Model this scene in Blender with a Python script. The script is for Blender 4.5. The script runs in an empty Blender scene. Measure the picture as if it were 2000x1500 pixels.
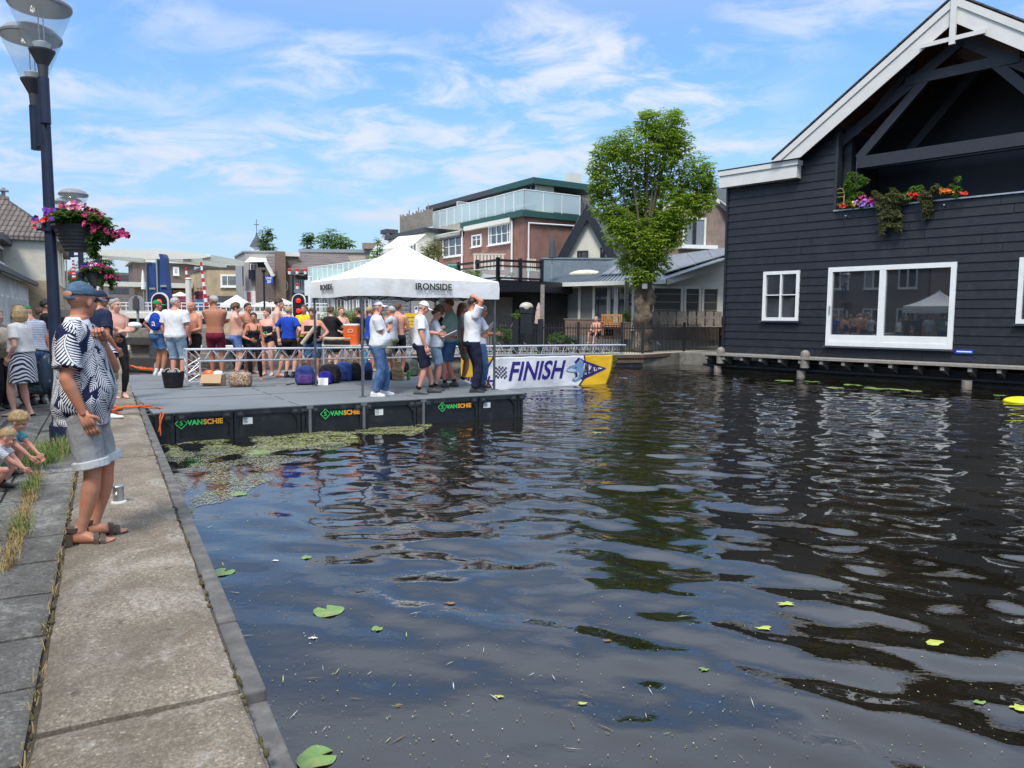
import bpy, bmesh, math, random
import numpy as np
from mathutils import Vector, Matrix, Euler, noise
R = math.radians; PI = math.pi
rng = random.Random(7)
# ---------------------------------------------------------------- camera, world, sun, exposure
sc = bpy.context.scene
F, PITCH, ROLL, CAMZ = 1450.0, R(5.05), 0.0066, 1.62
cd = bpy.data.cameras.new("camera"); cam = bpy.data.objects.new("camera", cd); sc.collection.objects.link(cam)
cd.sensor_width = 36; cd.lens = 36 * F / 2000; cd.clip_start = 0.05; cd.clip_end = 3000
fwd = Vector((0, math.cos(PITCH), -math.sin(PITCH))); r0 = Vector((1, 0, 0)); u0 = Vector((0, math.sin(PITCH), math.cos(PITCH)))
rt = r0 * math.cos(ROLL) + u0 * math.sin(ROLL); up = u0 * math.cos(ROLL) - r0 * math.sin(ROLL)
cam.matrix_world = Matrix(((rt.x, up.x, -fwd.x, 0), (rt.y, up.y, -fwd.y, 0), (rt.z, up.z, -fwd.z, CAMZ), (0, 0, 0, 1)))
sc.camera = cam
CP = Vector((0, 0, CAMZ))
SUN_EL, SUN_AZ = 55.0, 194.0        # azimuth clockwise from +Y (194 = behind the camera)
sun = bpy.data.lights.new("sun", 'SUN'); sun.energy = 2.0; sun.angle = R(15); sun.color = (1.0, 0.95, 0.88)
so = bpy.data.objects.new("sun", sun); sc.collection.objects.link(so)
sd = Vector((math.sin(R(SUN_AZ)) * math.cos(R(SUN_EL)), math.cos(R(SUN_AZ)) * math.cos(R(SUN_EL)), math.sin(R(SUN_EL))))
so.rotation_euler = sd.to_track_quat('Z', 'Y').to_euler()
w = bpy.data.worlds.new("World"); sc.world = w; w.use_nodes = True
N = w.node_tree; N.nodes.clear(); L = N.links
def wn(t, **k):
    n = N.nodes.new(t)
    for a, b in k.items(): setattr(n, a, b)
    return n
out = wn('ShaderNodeOutputWorld'); bg = wn('ShaderNodeBackground'); bg.inputs[1].default_value = 0.138
sky = wn('ShaderNodeTexSky', sky_type='NISHITA', sun_disc=False)
sky.sun_elevation = R(SUN_EL); sky.sun_rotation = R(SUN_AZ); sky.air_density = 1.0; sky.dust_density = 0.4; sky.ozone_density = 2.0
tc = wn('ShaderNodeTexCoord'); sp = wn('ShaderNodeSeparateXYZ'); L.new(tc.outputs['Generated'], sp.inputs[0])
zz = wn('ShaderNodeMath', operation='MAXIMUM'); L.new(sp.outputs[2], zz.inputs[0]); zz.inputs[1].default_value = 0.0
za = wn('ShaderNodeMath', operation='ADD'); L.new(zz.outputs[0], za.inputs[0]); za.inputs[1].default_value = 0.16
dx = wn('ShaderNodeMath', operation='DIVIDE'); dy = wn('ShaderNodeMath', operation='DIVIDE')
L.new(sp.outputs[0], dx.inputs[0]); L.new(za.outputs[0], dx.inputs[1]); L.new(sp.outputs[1], dy.inputs[0]); L.new(za.outputs[0], dy.inputs[1])
cb = wn('ShaderNodeCombineXYZ'); L.new(dx.outputs[0], cb.inputs[0]); L.new(dy.outputs[0], cb.inputs[1])
mp = wn('ShaderNodeMapping'); L.new(cb.outputs[0], mp.inputs[0]); mp.inputs['Rotation'].default_value = (0, 0, R(28)); mp.inputs['Scale'].default_value = (1.0, 1.25, 1); mp.inputs['Location'].default_value = (9.4, 0.3, 0)
n1 = wn('ShaderNodeTexNoise'); n1.inputs['Scale'].default_value = 0.85; n1.inputs['Detail'].default_value = 3; n1.inputs['Roughness'].default_value = .5
n2 = wn('ShaderNodeTexNoise'); n2.inputs['Scale'].default_value = 3.4; n2.inputs['Detail'].default_value = 10; n2.inputs['Roughness'].default_value = .62; n2.inputs['Distortion'].default_value = .5
L.new(mp.outputs[0], n1.inputs[0]); L.new(mp.outputs[0], n2.inputs[0])
def rmp(src, a, b, lo=0, hi=1):
    m = wn('ShaderNodeMapRange'); m.clamp = True; m.interpolation_type = 'SMOOTHSTEP'
    L.new(src, m.inputs[0]); m.inputs[1].default_value = a; m.inputs[2].default_value = b; m.inputs[3].default_value = lo; m.inputs[4].default_value = hi
    return m.outputs[0]
a1 = rmp(n1.outputs[0], .35, .58); a2 = rmp(n2.outputs[0], .38, .66)
mm = wn('ShaderNodeMath', operation='MULTIPLY'); L.new(a1, mm.inputs[0]); L.new(a2, mm.inputs[1])
ov = rmp(sp.outputs[2], .30, .52, 0, .75)                     # denser cloud overhead, outside the picture
hz = rmp(sp.outputs[2], -.02, .36, .55, .02)                  # thin veil towards the horizon
ad = wn('ShaderNodeMath', operation='MAXIMUM'); L.new(mm.outputs[0], ad.inputs[0]); L.new(ov, ad.inputs[1])
cl = wn('ShaderNodeMath', operation='MULTIPLY'); L.new(ad.outputs[0], cl.inputs[0]); cl.inputs[1].default_value = .86
def mx_(f, a, b, mode='MIX'):
    n = wn('ShaderNodeMix', data_type='RGBA', blend_type=mode)
    for k, v in ((0, f), (6, a), (7, b)):
        if isinstance(v, bpy.types.NodeSocket): L.new(v, n.inputs[k])
        else: n.inputs[k].default_value = v
    return n.outputs[2]
grad = rmp(sp.outputs[2], 0.0, .34)
blue = mx_(1.0, sky.outputs[0], mx_(grad, (.40, .50, .66, 1), (.61, .82, .99, 1)), 'MULTIPLY')
blue = mx_(hz, blue, (2.1, 2.75, 3.55, 1))
high = rmp(sp.outputs[2], .36, .55); lowc = mx_(grad, (2.7, 3.0, 3.45, 1), (3.5, 3.65, 3.95, 1))
class gm: outputs = [None, None, mx_(cl.outputs[0], blue, mx_(high, lowc, (6.0, 6.7, 7.8, 1)))]
L.new(gm.outputs[2], bg.inputs[0]); L.new(bg.outputs[0], out.inputs[0])
vs = sc.view_settings; vs.view_transform = 'Standard'; vs.look = 'None'; vs.exposure = 0.85; vs.gamma = 1; vs.use_curve_mapping = False
sc.cycles.use_denoising = True; sc.cycles.max_bounces = 6; sc.cycles.diffuse_bounces = 3; sc.cycles.glossy_bounces = 4
sc.cycles.transmission_bounces = 6; sc.cycles.transparent_max_bounces = 12; sc.cycles.caustics_reflective = False; sc.cycles.caustics_refractive = False
sc.cycles.sample_clamp_indirect = 6
# ---------------------------------------------------------------- pixel <-> place
def ray(px, py): return rt * ((px - 1000) / F) + up * ((750 - py) / F) + fwd
def ground(px, py, z=0.0):
    d = ray(px, py); t = (z - CAMZ) / d.z; return CP + d * t
def at(px, py, Y):
    d = ray(px, py); return CP + d * (Y / d.y)
def plan(px, Y, py=620): p = at(px, py, Y); return Vector((p.x, p.y, 0))
class Frame:
    """upright plane: origin o, x axis along the wall (left to right as seen), y axis into the wall, z up"""
    def __init__(s, a, b):
        s.o = Vector((a.x, a.y, 0)); v = Vector((b.x - a.x, b.y - a.y, 0)); s.len = v.length; s.x = v.normalized()
        s.y = Vector((-s.x.y, s.x.x, 0)); s.rz = math.atan2(s.x.y, s.x.x)
    def px(s, px, py, off=0.0):
        """pixel -> (u, z) on the plane at local y = off"""
        d = ray(px, py); q = s.o + s.y * off - CP; t = q.dot(s.y) / d.dot(s.y); p = CP + d * t
        return ((p - s.o).dot(s.x), p.z)
    def W(s, u, v, z): return s.o + s.x * u + s.y * v + Vector((0, 0, z))
    def loc(s, p):
        q = Vector(p) - s.o; return Vector((q.dot(s.x), q.dot(s.y), q.z))
# ---------------------------------------------------------------- objects
COL = sc.collection
def tag(o, label=None, cat=None, group=None, kind=None):
    if label: o['label'] = label
    if cat: o['category'] = cat
    if group: o['group'] = group
    if kind: o['kind'] = kind
    return o
def thing(name, label, cat, loc=(0, 0, 0), rz=0.0, group=None):
    o = bpy.data.objects.new(name, None); COL.objects.link(o); o.empty_display_size = .2
    o.location = loc; o.rotation_euler = (0, 0, rz); return tag(o, label, cat, group)
def copy_tree(o, parent=None):
    c = o.copy(); COL.objects.link(c)
    if parent is not None: c.parent = parent
    for ch in list(o.children): copy_tree(ch, c)
    return c
def ftree(fr, name, label, cat, group=None): return thing(name, label, cat, fr.o, fr.rz, group)
class MB:
    def __init__(s): s.v = []; s.f = []; s.m = []; s.uv = None
    def add(s, vs, fs, m=0):
        b = len(s.v); s.v.extend([tuple(v) for v in vs]); s.f.extend([tuple(i + b for i in f) for f in fs]); s.m.extend([m] * len(fs)); return s
    def box(s, x0, x1, y0, y1, z0, z1, m=0, M=None):
        vs = [Vector(p) for p in ((x0, y0, z0), (x1, y0, z0), (x1, y1, z0), (x0, y1, z0), (x0, y0, z1), (x1, y0, z1), (x1, y1, z1), (x0, y1, z1))]
        if M is not None: vs = [M @ v for v in vs]
        return s.add(vs, [(0, 3, 2, 1), (4, 5, 6, 7), (0, 1, 5, 4), (1, 2, 6, 5), (2, 3, 7, 6), (3, 0, 4, 7)], m)
    def bar(s, a, b, w, h, m=0, upv=(0, 0, 1)):
        a = Vector(a); b = Vector(b); d = (b - a).normalized(); upv = Vector(upv)
        if abs(d.dot(upv)) > .98: upv = Vector((1, 0, 0))
        sx = d.cross(upv).normalized(); sz = sx.cross(d)
        vs = []
        for p in (a, b):
            for i, j in ((-1, -1), (1, -1), (1, 1), (-1, 1)): vs.append(p + sx * (w / 2 * i) + sz * (h / 2 * j))
        return s.add(vs, [(0, 1, 2, 3), (7, 6, 5, 4), (0, 4, 5, 1), (1, 5, 6, 2), (2, 6, 7, 3), (3, 7, 4, 0)], m)
    def tube(s, pts, rad, n=8, m=0, caps=True):
        pts = [Vector(p) for p in pts]
        if not hasattr(rad, '__len__'): rad = [rad] * len(pts)
        vs = []; fs = []; prev = None
        for i, p in enumerate(pts):
            d = (pts[min(i + 1, len(pts) - 1)] - pts[max(i - 1, 0)]).normalized()
            if prev is None:
                a = Vector((0, 0, 1)) if abs(d.z) < .9 else Vector((1, 0, 0)); sx = d.cross(a).normalized()
            else: sx = (prev - d * prev.dot(d)).normalized()
            prev = sx; sy = d.cross(sx)
            r = rad[i]; rx, ry = r if hasattr(r, '__len__') else (r, r)
            for k in range(n):
                t = 2 * PI * k / n; vs.append(p + sx * (rx * math.cos(t)) + sy * (ry * math.sin(t)))
        for i in range(len(pts) - 1):
            for k in range(n):
                k2 = (k + 1) % n; fs.append((i * n + k, i * n + k2, (i + 1) * n + k2, (i + 1) * n + k))
        if caps: fs.append(tuple(range(n - 1, -1, -1))); fs.append(tuple((len(pts) - 1) * n + k for k in range(n)))
        return s.add(vs, fs, m)
    def ring(s, rings, m=0, n=None):
        """closed loft through a list of rings (each a list of points)"""
        n = len(rings[0]); vs = [p for r in rings for p in r]; fs = []
        for i in range(len(rings) - 1):
            for k in range(n):
                k2 = (k + 1) % n; fs.append((i * n + k, i * n + k2, (i + 1) * n + k2, (i + 1) * n + k))
        fs.append(tuple(range(n - 1, -1, -1))); fs.append(tuple((len(rings) - 1) * n + k for k in range(n)))
        return s.add(vs, fs, m)
    def lathe(s, prof, c=(0, 0, 0), n=20, m=0):
        c = Vector(c); vs = []; fs = []
        for r, z in prof:
            for k in range(n): t = 2 * PI * k / n; vs.append(c + Vector((r * math.cos(t), r * math.sin(t), z)))
        for i in range(len(prof) - 1):
            for k in range(n): k2 = (k + 1) % n; fs.append((i * n + k, i * n + k2, (i + 1) * n + k2, (i + 1) * n + k))
        return s.add(vs, fs, m)
    def ell(s, c, r, m=0, nu=12, nv=8, M=None, fn=None):
        c = Vector(c); vs = []; fs = []
        for j in range(nv + 1):
            ph = PI * j / nv
            for k in range(nu):
                t = 2 * PI * k / nu; q = Vector((math.sin(ph) * math.cos(t), math.sin(ph) * math.sin(t), math.cos(ph)))
                p = Vector((q.x * r[0], q.y * r[1], q.z * r[2]))
                if fn: p = fn(p, q)
                if M is not None: p = M @ p
                vs.append(c + p)
        for j in range(nv):
            for k in range(nu): k2 = (k + 1) % nu; fs.append((j * nu + k, (j + 1) * nu + k, (j + 1) * nu + k2, j * nu + k2))
        return s.add(vs, fs, m)
    def prism(s, poly, y0, y1, m=0, f=None):
        """polygon of (x, z) extruded from local y0 to y1; f maps a point"""
        n = len(poly); vs = [Vector((x, y0, z)) for x, z in poly] + [Vector((x, y1, z)) for x, z in poly]
        if f: vs = [f(v) for v in vs]
        return s.add(vs, [tuple(range(n)), tuple(range(2 * n - 1, n - 1, -1))] + [(i + n, (i + 1) % n + n, (i + 1) % n, i) for i in range(n)], m)
    def slab(s, poly, t, m=0):
        """3D polygon thickened by vector t"""
        n = len(poly); t = Vector(t); vs = [Vector(p) for p in poly]; vs += [p + t for p in vs]
        return s.add(vs, [tuple(range(n)), tuple(range(2 * n - 1, n - 1, -1))] + [(i + n, (i + 1) % n + n, (i + 1) % n, i) for i in range(n)], m)
    def join(s, o, M=None):
        vs = [M @ Vector(v) for v in o.v] if M is not None else o.v
        b = len(s.v); s.v.extend([tuple(v) for v in vs]); s.f.extend([tuple(i + b for i in f) for f in o.f]); s.m.extend(o.m); return s
    def mesh(s, name, mats, smooth=False):
        me = bpy.data.meshes.new(name); me.from_pydata(s.v, [], s.f)
        for mt in (mats if isinstance(mats, (list, tuple)) else [mats]): me.materials.append(mt)
        me.polygons.foreach_set('material_index', s.m)
        if smooth: me.polygons.foreach_set('use_smooth', [True] * len(s.f))
        me.update(); return me
    def build(s, name, mats, parent=None, smooth=False, fix=True, bevel=0):
        me = s.mesh(name, mats, smooth)
        if fix:
            bm = bmesh.new(); bm.from_mesh(me); bmesh.ops.recalc_face_normals(bm, faces=bm.faces[:]); bm.to_mesh(me); bm.free()
        o = bpy.data.objects.new(name, me); COL.objects.link(o)
        if parent is not None: o.parent = parent
        if bevel:
            b = o.modifiers.new('b', 'BEVEL'); b.width = bevel; b.segments = 2; b.limit_method = 'ANGLE'
        return o
def mb(): return MB()
def struct(o): o['kind'] = 'structure'; return o
# ---------------------------------------------------------------- materials
MATS = {}
class NT:
    def __init__(s, name):
        s.m = bpy.data.materials.new(name); s.m.use_nodes = True; s.t = s.m.node_tree; s.b = s.t.nodes['Principled BSDF']; s.o = s.t.nodes['Material Output']
    def n(s, t, ins=None, **k):
        n = s.t.nodes.new(t)
        for a, b in k.items(): setattr(n, a, b)
        for a, b in (ins or {}).items(): s.put(n.inputs[a], b)
        return n
    def put(s, sock, v):
        if isinstance(v, bpy.types.NodeSocket): s.t.links.new(v, sock)
        else: sock.default_value = v
    def math(s, op, a, b=0.0, c=0.0, clamp=False):
        n = s.n('ShaderNodeMath', operation=op, use_clamp=clamp); s.put(n.inputs[0], a); s.put(n.inputs[1], b); s.put(n.inputs[2], c); return n.outputs[0]
    def co(s, kind='Object', scale=(1, 1, 1), rot=(0, 0, 0), loc=(0, 0, 0)):
        c = s.n('ShaderNodeTexCoord'); m = s.n('ShaderNodeMapping'); s.put(m.inputs[0], c.outputs[kind]); m.inputs['Scale'].default_value = scale; m.inputs['Rotation'].default_value = rot; m.inputs['Location'].default_value = loc
        return m.outputs[0]
    def noise(s, vec, scale, detail=4, rough=.55, dist=0):
        n = s.n('ShaderNodeTexNoise'); s.put(n.inputs['Vector'], vec); n.inputs['Scale'].default_value = scale; n.inputs['Detail'].default_value = detail; n.inputs['Roughness'].default_value = rough; n.inputs['Distortion'].default_value = dist
        return n.outputs[0]
    def ramp(s, v, a, b, lo=0.0, hi=1.0, smooth=True):
        n = s.n('ShaderNodeMapRange'); n.clamp = True
        if smooth: n.interpolation_type = 'SMOOTHSTEP'
        s.put(n.inputs[0], v); s.put(n.inputs[1], a); s.put(n.inputs[2], b); s.put(n.inputs[3], lo); s.put(n.inputs[4], hi); return n.outputs[0]
    def mix(s, f, a, b, mode='MIX'):
        n = s.n('ShaderNodeMix', data_type='RGBA', blend_type=mode); s.put(n.inputs[0], f)
        s.put(n.inputs[6], a if isinstance(a, bpy.types.NodeSocket) else c4(a)); s.put(n.inputs[7], b if isinstance(b, bpy.types.NodeSocket) else c4(b)); return n.outputs[2]
    def bump(s, h, st=.3, d=.01):
        n = s.n('ShaderNodeBump'); s.put(n.inputs['Height'], h); n.inputs['Strength'].default_value = st; n.inputs['Distance'].default_value = d; s.put(s.b.inputs['Normal'], n.outputs[0]); return n
    def set(s, **k):
        for a, b in k.items():
            a = {'col': 'Base Color', 'rough': 'Roughness', 'metal': 'Metallic', 'ior': 'IOR', 'trans': 'Transmission Weight', 'alpha': 'Alpha', 'coat': 'Coat Weight', 'spec': 'Specular IOR Level'}.get(a, a)
            s.put(s.b.inputs[a], c4(b) if a == 'Base Color' and not isinstance(b, bpy.types.NodeSocket) else b)
        return s.m
def c4(c): return (c[0], c[1], c[2], 1.0) if len(c) == 3 else c
def mat(name, col, rough=.6, metal=0.0, var=.15, scale=6.0, bump=.15, bscale=60.0, d=.004, dirt=None, dscale=1.2, coord='Object', **k):
    """mottled surface: colour noise, fine bump, optional dirt blotches"""
    if name in MATS: return MATS[name]
    t = NT(name); v = t.co(coord)
    f = t.noise(v, scale, 5, .6)
    g = t.ramp(f, .25, .75, 1 - var, 1 + var, False)
    cc = t.n('ShaderNodeMix', data_type='RGBA', blend_type='MULTIPLY'); cc.inputs[0].default_value = 1; cc.inputs[6].default_value = c4(col)
    gc = t.n('ShaderNodeCombineColor'); [t.put(gc.inputs[i], g) for i in range(3)]; t.put(cc.inputs[7], gc.outputs[0]); c = cc.outputs[2]
    if dirt: c = t.mix(t.ramp(t.noise(v, dscale, 6, .65), .5, .72, 0, .75), c, dirt)
    t.set(col=c, rough=t.ramp(f, .3, .7, max(.02, rough - .06), min(1, rough + .08), False), metal=metal, **k)
    if bump: t.bump(t.noise(v, bscale, 4, .6), bump, d)
    MATS[name] = t.m; return t.m
def brick(name, c1, c2, mortar, w=.21, h=.065, rough=.85, ms=.012, var=.3, soldier=False, bumpd=.006):
    if name in MATS: return MATS[name]
    t = NT(name); c = t.n('ShaderNodeTexCoord'); s = t.n('ShaderNodeSeparateXYZ'); t.put(s.inputs[0], c.outputs['Object'])
    u = t.math('ADD', s.outputs[0], s.outputs[1]); cv = t.n('ShaderNodeCombineXYZ'); t.put(cv.inputs[0], u); t.put(cv.inputs[1], s.outputs[2])
    b = t.n('ShaderNodeTexBrick'); t.put(b.inputs['Vector'], cv.outputs[0]); b.inputs['Scale'].default_value = 1.0
    b.inputs['Brick Width'].default_value = w; b.inputs['Row Height'].default_value = h; b.inputs['Mortar Size'].default_value = ms; b.inputs['Bias'].default_value = 0
    b.inputs['Color1'].default_value = c4(c1); b.inputs['Color2'].default_value = c4(c2); b.inputs['Mortar'].default_value = c4(mortar); b.inputs['Mortar Smooth'].default_value = .2
    nz = t.noise(c.outputs['Object'], .9, 6, .65); g = t.ramp(nz, .3, .7, 1 - var, 1 + var * .6, False)
    gc = t.n('ShaderNodeCombineColor'); [t.put(gc.inputs[i], g) for i in range(3)]
    col = t.mix(1.0, b.outputs[0], gc.outputs[0], 'MULTIPLY')
    t.set(col=col, rough=rough); t.bump(t.math('SUBTRACT', 1.0, b.outputs['Fac']), .6, bumpd); MATS[name] = t.m; return t.m
def paint(name, col, rough=.4, **k): return mat(name, col, rough, var=.06, scale=3, bump=.04, bscale=25, **k)
def glass(name='window_glass', col=(.03, .035, .04), rough=.02, spec=1.0):
    """window pane: dark room behind, mirror-like surface"""
    if name in MATS: return MATS[name]
    t = NT(name); v = t.co('Object'); t.bump(t.noise(v, .8, 2), .02, .01)
    t.set(col=t.mix(t.noise(v, .6, 2), (col[0] * .5, col[1] * .5, col[2] * .5), col), rough=rough, ior=1.9, spec=spec); MATS[name] = t.m; return t.m
def clear(name, col=(.9, .95, 1), a=.2, rough=.05):
    """see-through pane that keeps its reflections"""
    if name in MATS: return MATS[name]
    t = NT(name); tr = t.n('ShaderNodeBsdfTransparent'); tr.inputs[0].default_value = c4(col); mx = t.n('ShaderNodeMixShader'); mx.inputs[0].default_value = a
    t.set(col=col, rough=rough, ior=1.5); t.put(mx.inputs[1], tr.outputs[0]); t.put(mx.inputs[2], t.b.outputs[0]); t.put(t.o.inputs[0], mx.outputs[0]); MATS[name] = t.m; return t.m
def tiles(name, c1, c2, w=.25, h=.3, axis=0):
    """pantile roof pattern in the roof's own x / slope coordinates (object x and z)"""
    if name in MATS: return MATS[name]
    t = NT(name); c = t.n('ShaderNodeTexCoord'); s = t.n('ShaderNodeSeparateXYZ'); t.put(s.inputs[0], c.outputs['Object'])
    u = t.math('ADD', s.outputs[0], s.outputs[1]) if axis == 0 else s.outputs[axis - 1]
    cv = t.n('ShaderNodeCombineXYZ'); t.put(cv.inputs[0], u); t.put(cv.inputs[1], s.outputs[2])
    b = t.n('ShaderNodeTexBrick', offset=0.0); t.put(b.inputs['Vector'], cv.outputs[0]); b.inputs['Scale'].default_value = 1; b.inputs['Brick Width'].default_value = w; b.inputs['Row Height'].default_value = h; b.inputs['Mortar Size'].default_value = .03; b.inputs['Mortar Smooth'].default_value = .6
    b.inputs['Color1'].default_value = c4(c1); b.inputs['Color2'].default_value = c4(c2); b.inputs['Mortar'].default_value = c4([x * .35 for x in c1])
    wv = t.math('SINE', t.math('MULTIPLY', u, 2 * PI / w)); rowf = t.math('FRACT', t.math('DIVIDE', s.outputs[2], h))
    hh = t.math('ADD', t.math('MULTIPLY', wv, .5), t.math('MULTIPLY', t.math('SUBTRACT', 1.0, rowf), .8))
    t.set(col=t.mix(t.ramp(t.noise(c.outputs['Object'], 1.3, 6), .4, .75, 0, .5), b.outputs[0], [x * .6 + .03 for x in c2]), rough=.75); t.bump(hh, .8, .03); MATS[name] = t.m; return t.m
def text_mb(txt, size, m=0, shear=0.0, ext=.003, bold=0.0, align='CENTER', spacing=1.0):
    cu = bpy.data.curves.new('lettering', 'FONT'); cu.body = txt; cu.size = size; cu.extrude = ext; cu.shear = shear; cu.offset = bold; cu.align_x = align; cu.align_y = 'CENTER'; cu.space_character = spacing; cu.resolution_u = 4
    o = bpy.data.objects.new('lettering', cu); COL.objects.link(o); dg = bpy.context.evaluated_depsgraph_get(); me = bpy.data.meshes.new_from_object(o.evaluated_get(dg))
    b = MB(); b.add([v.co.copy() for v in me.vertices], [tuple(p.vertices) for p in me.polygons], m)
    bpy.data.objects.remove(o); bpy.data.curves.remove(cu); bpy.data.meshes.remove(me); return b
# text lies in x (right), y (up); STAND turns it upright in the x-z plane facing -y
STAND = Matrix(((1, 0, 0, 0), (0, 0, -1, 0), (0, 1, 0, 0), (0, 0, 0, 1)))
# common materials
WHITE = paint('white_paint', (.78, .78, .75), .4); CREAM = mat('cream_render', (.62, .58, .47), .85, var=.08, scale=2, dirt=(.42, .39, .31), dscale=.7)
BLACKP = paint('black_paint', (.012, .013, .016), .4); NAVY = paint('navy_paint', (.012, .02, .05), .35); STEEL = mat('steel', (.55, .56, .57), .35, 1.0, var=.1)
ALU = mat('aluminium', (.62, .63, .65), .5, .6, var=.08); DGREY = mat('dark_grey', (.06, .06, .065), .6); GREYP = paint('grey_paint', (.28, .29, .30), .5)
WOOD_OLD = mat('weathered_wood', (.24, .21, .175), .85, var=.35, scale=9, bump=.4, bscale=30, dirt=(.10, .09, .075), dscale=2)
WOOD_DARK = mat('dark_timber', (.05, .045, .042), .8, var=.3, scale=8, bump=.4, bscale=25)
RED = paint('red_paint', (.55, .02, .02), .35); BLUEP = paint('blue_paint', (.015, .06, .42), .4); YELLOW = paint('yellow_paint', (.80, .50, .02), .45)
GLASS = glass(); GLASS2 = glass('window_glass_curtained', (.22, .23, .22), .05, .6)
FROST = clear('frosted_glass', (.70, .80, .80), .5, .25); CLEARG = clear('clear_glass', (.92, .97, .97), .14, .03)
# ================================================================ SETTING: ground, banks, water
WZ = -0.55
A = Vector((-.48, .877, 0)); Q = Frame(Vector((.657, 0, 0)), Vector((.657, 0, 0)) + A)       # along the quay; y = inland
def conc(name, c1, c2, spec=.5, pits=1.0, sc_=70):
    t = NT(name); v = t.co('Object'); a = t.noise(v, 2.2, 8, .7); b = t.noise(v, sc_ * .6, 5, .8); st = t.noise(v, 1.1, 5, .6, 1.5)
    def vor(k):
        vo = t.n('ShaderNodeTexVoronoi'); t.put(vo.inputs['Vector'], v); vo.inputs['Scale'].default_value = k; pe = t.n('ShaderNodeSeparateColor'); t.put(pe.inputs[0], vo.outputs['Color']); return vo.outputs['Distance'], pe.outputs[0]
    d1, r1 = vor(sc_ * 1.5); d2, r2 = vor(sc_ * .7); d3, r3 = vor(2.4)
    col = t.mix(t.ramp(a, .3, .7), c1, c2); col = t.mix(t.ramp(r1, .0, 1.0, 0, .52), col, [x * .38 for x in c1]); col = t.mix(t.math('MULTIPLY', t.ramp(r2, .72, .9), t.ramp(d2, .45, .25, 0, .7)), col, [min(1, x * 1.5) for x in c2])
    col = t.mix(t.ramp(b, .42, .66, 0, .6), col, [x * .35 for x in c1])
    lich = t.math('MULTIPLY', t.ramp(st, .52, .60), t.ramp(t.noise(v, 30, 6, .75), .42, .56)); col = t.mix(t.math('MULTIPLY', lich, .8 * spec), col, (.55, .52, .45))
    col = t.mix(t.math('MULTIPLY', t.ramp(t.math('ADD', d3, t.math('MULTIPLY', t.noise(v, 14, 5, .7), .16)), .19, .11), .85 * spec), col, (.52, .50, .44))
    col = t.mix(t.ramp(t.noise(v, .8, 8, .72), .44, .64, 0, .72), col, [x * .5 for x in c1]); col = t.mix(t.ramp(t.noise(v, 6.5, 4, .6), .63, .72, 0, .7), col, [x * .28 for x in c1])
    t.set(col=col, rough=.9); t.bump(t.math('ADD', t.math('MULTIPLY', r1, .5), t.math('ADD', b, t.math('MULTIPLY', a, .6))), .75 * pits, .008); return t.m
COPING = conc('aggregate_concrete', (.25, .20, .14), (.41, .345, .26)); SLABM = conc('old_slab_concrete', (.17, .16, .135), (.29, .275, .24), .6, 1.0, 55)
TRIM = mat('slate_trim', (.115, .108, .098), .8, var=.45, scale=7, bump=.5, bscale=70, dirt=(.21, .20, .175), dscale=3.5)
def paving():
    t = NT('clinker_paving'); v = t.co('Object'); b = t.n('ShaderNodeTexBrick'); t.put(b.inputs['Vector'], v); b.inputs['Scale'].default_value = 1
    b.inputs['Brick Width'].default_value = .22; b.inputs['Row Height'].default_value = .11; b.inputs['Mortar Size'].default_value = .006
    b.inputs['Color1'].default_value = (.16, .13, .11, 1); b.inputs['Color2'].default_value = (.22, .19, .165, 1); b.inputs['Mortar'].default_value = (.07, .065, .05, 1)
    c = t.mix(t.ramp(t.noise(v, .8, 6, .65), .4, .7, 0, .6), b.outputs[0], (.26, .24, .20)); t.set(col=c, rough=.85); t.bump(b.outputs['Fac'], -.4, .01); return t.m
PAVE = paving()
MUD = mat('canal_mud', (.03, .027, .02), .9); DIRT = mat('joint_dirt', (.10, .085, .06), .95, var=.4, scale=12, bump=.8, bscale=40)
b = mb(); b.add([(-900, -300, -3), (900, -300, -3), (900, 1500, -3), (-900, 1500, -3)], [(0, 1, 2, 3)]); struct(b.build('ground', MUD))
QR = thing('quay', None, None, Q.o, Q.rz); QR['kind'] = 'structure'
b = mb(); b.box(-12, 75, .10, .875, -3, -.05, 0); b.box(75, 75.1, .2, .9, -2, -1, 0)
struct(b.build('quay_foundation', SLABM, QR))
# coping blocks, each with its own slight offset and worn edges
def block(u0, u1, v0, v1, z0, z1, rad=.03, seed=0, nx=None):
    b = mb(); nx = nx or max(3, int((u1 - u0) / .12)); nv = 9; rr = random.Random(seed); vs = []; fs = []
    for i in range(nx + 1):
        for j in range(nv + 1):
            u = u0 + (u1 - u0) * i / nx; v = v0 + (v1 - v0) * j / nv; z = z1
            e = min(u - u0, u1 - u, v - v0, v1 - v); 
            if e < 1e-6: z -= rad
            z += .006 * noise.noise(Vector((u * 2, v * 2, seed))) ; du = .006 * noise.noise(Vector((u * 6, v * 3, 5 + seed))); vs.append((u + du, v + du, z))
    for i in range(nx):
        for j in range(nv): a = i * (nv + 1) + j; fs.append((a, a + nv + 1, a + nv + 2, a + 1))
    b.add(vs, fs); n = len(vs)
    rim = [i * (nv + 1) for i in range(nx + 1)] + [nx * (nv + 1) + j for j in range(1, nv + 1)] + [i * (nv + 1) + nv for i in range(nx - 1, -1, -1)] + [j for j in range(nv - 1, 0, -1)]
    lo = [(vs[k][0], vs[k][1], z0) for k in rim]; m = len(rim); base = len(b.v); b.v.extend(lo)
    for i in range(m): j = (i + 1) % m; b.f.append((rim[i], rim[j], base + j, base + i)); b.m.append(0)
    return b
def qloc(px, py, z=0): return Q.loc(ground(px, py, z))
uj = qloc(300, 1375).x
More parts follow.
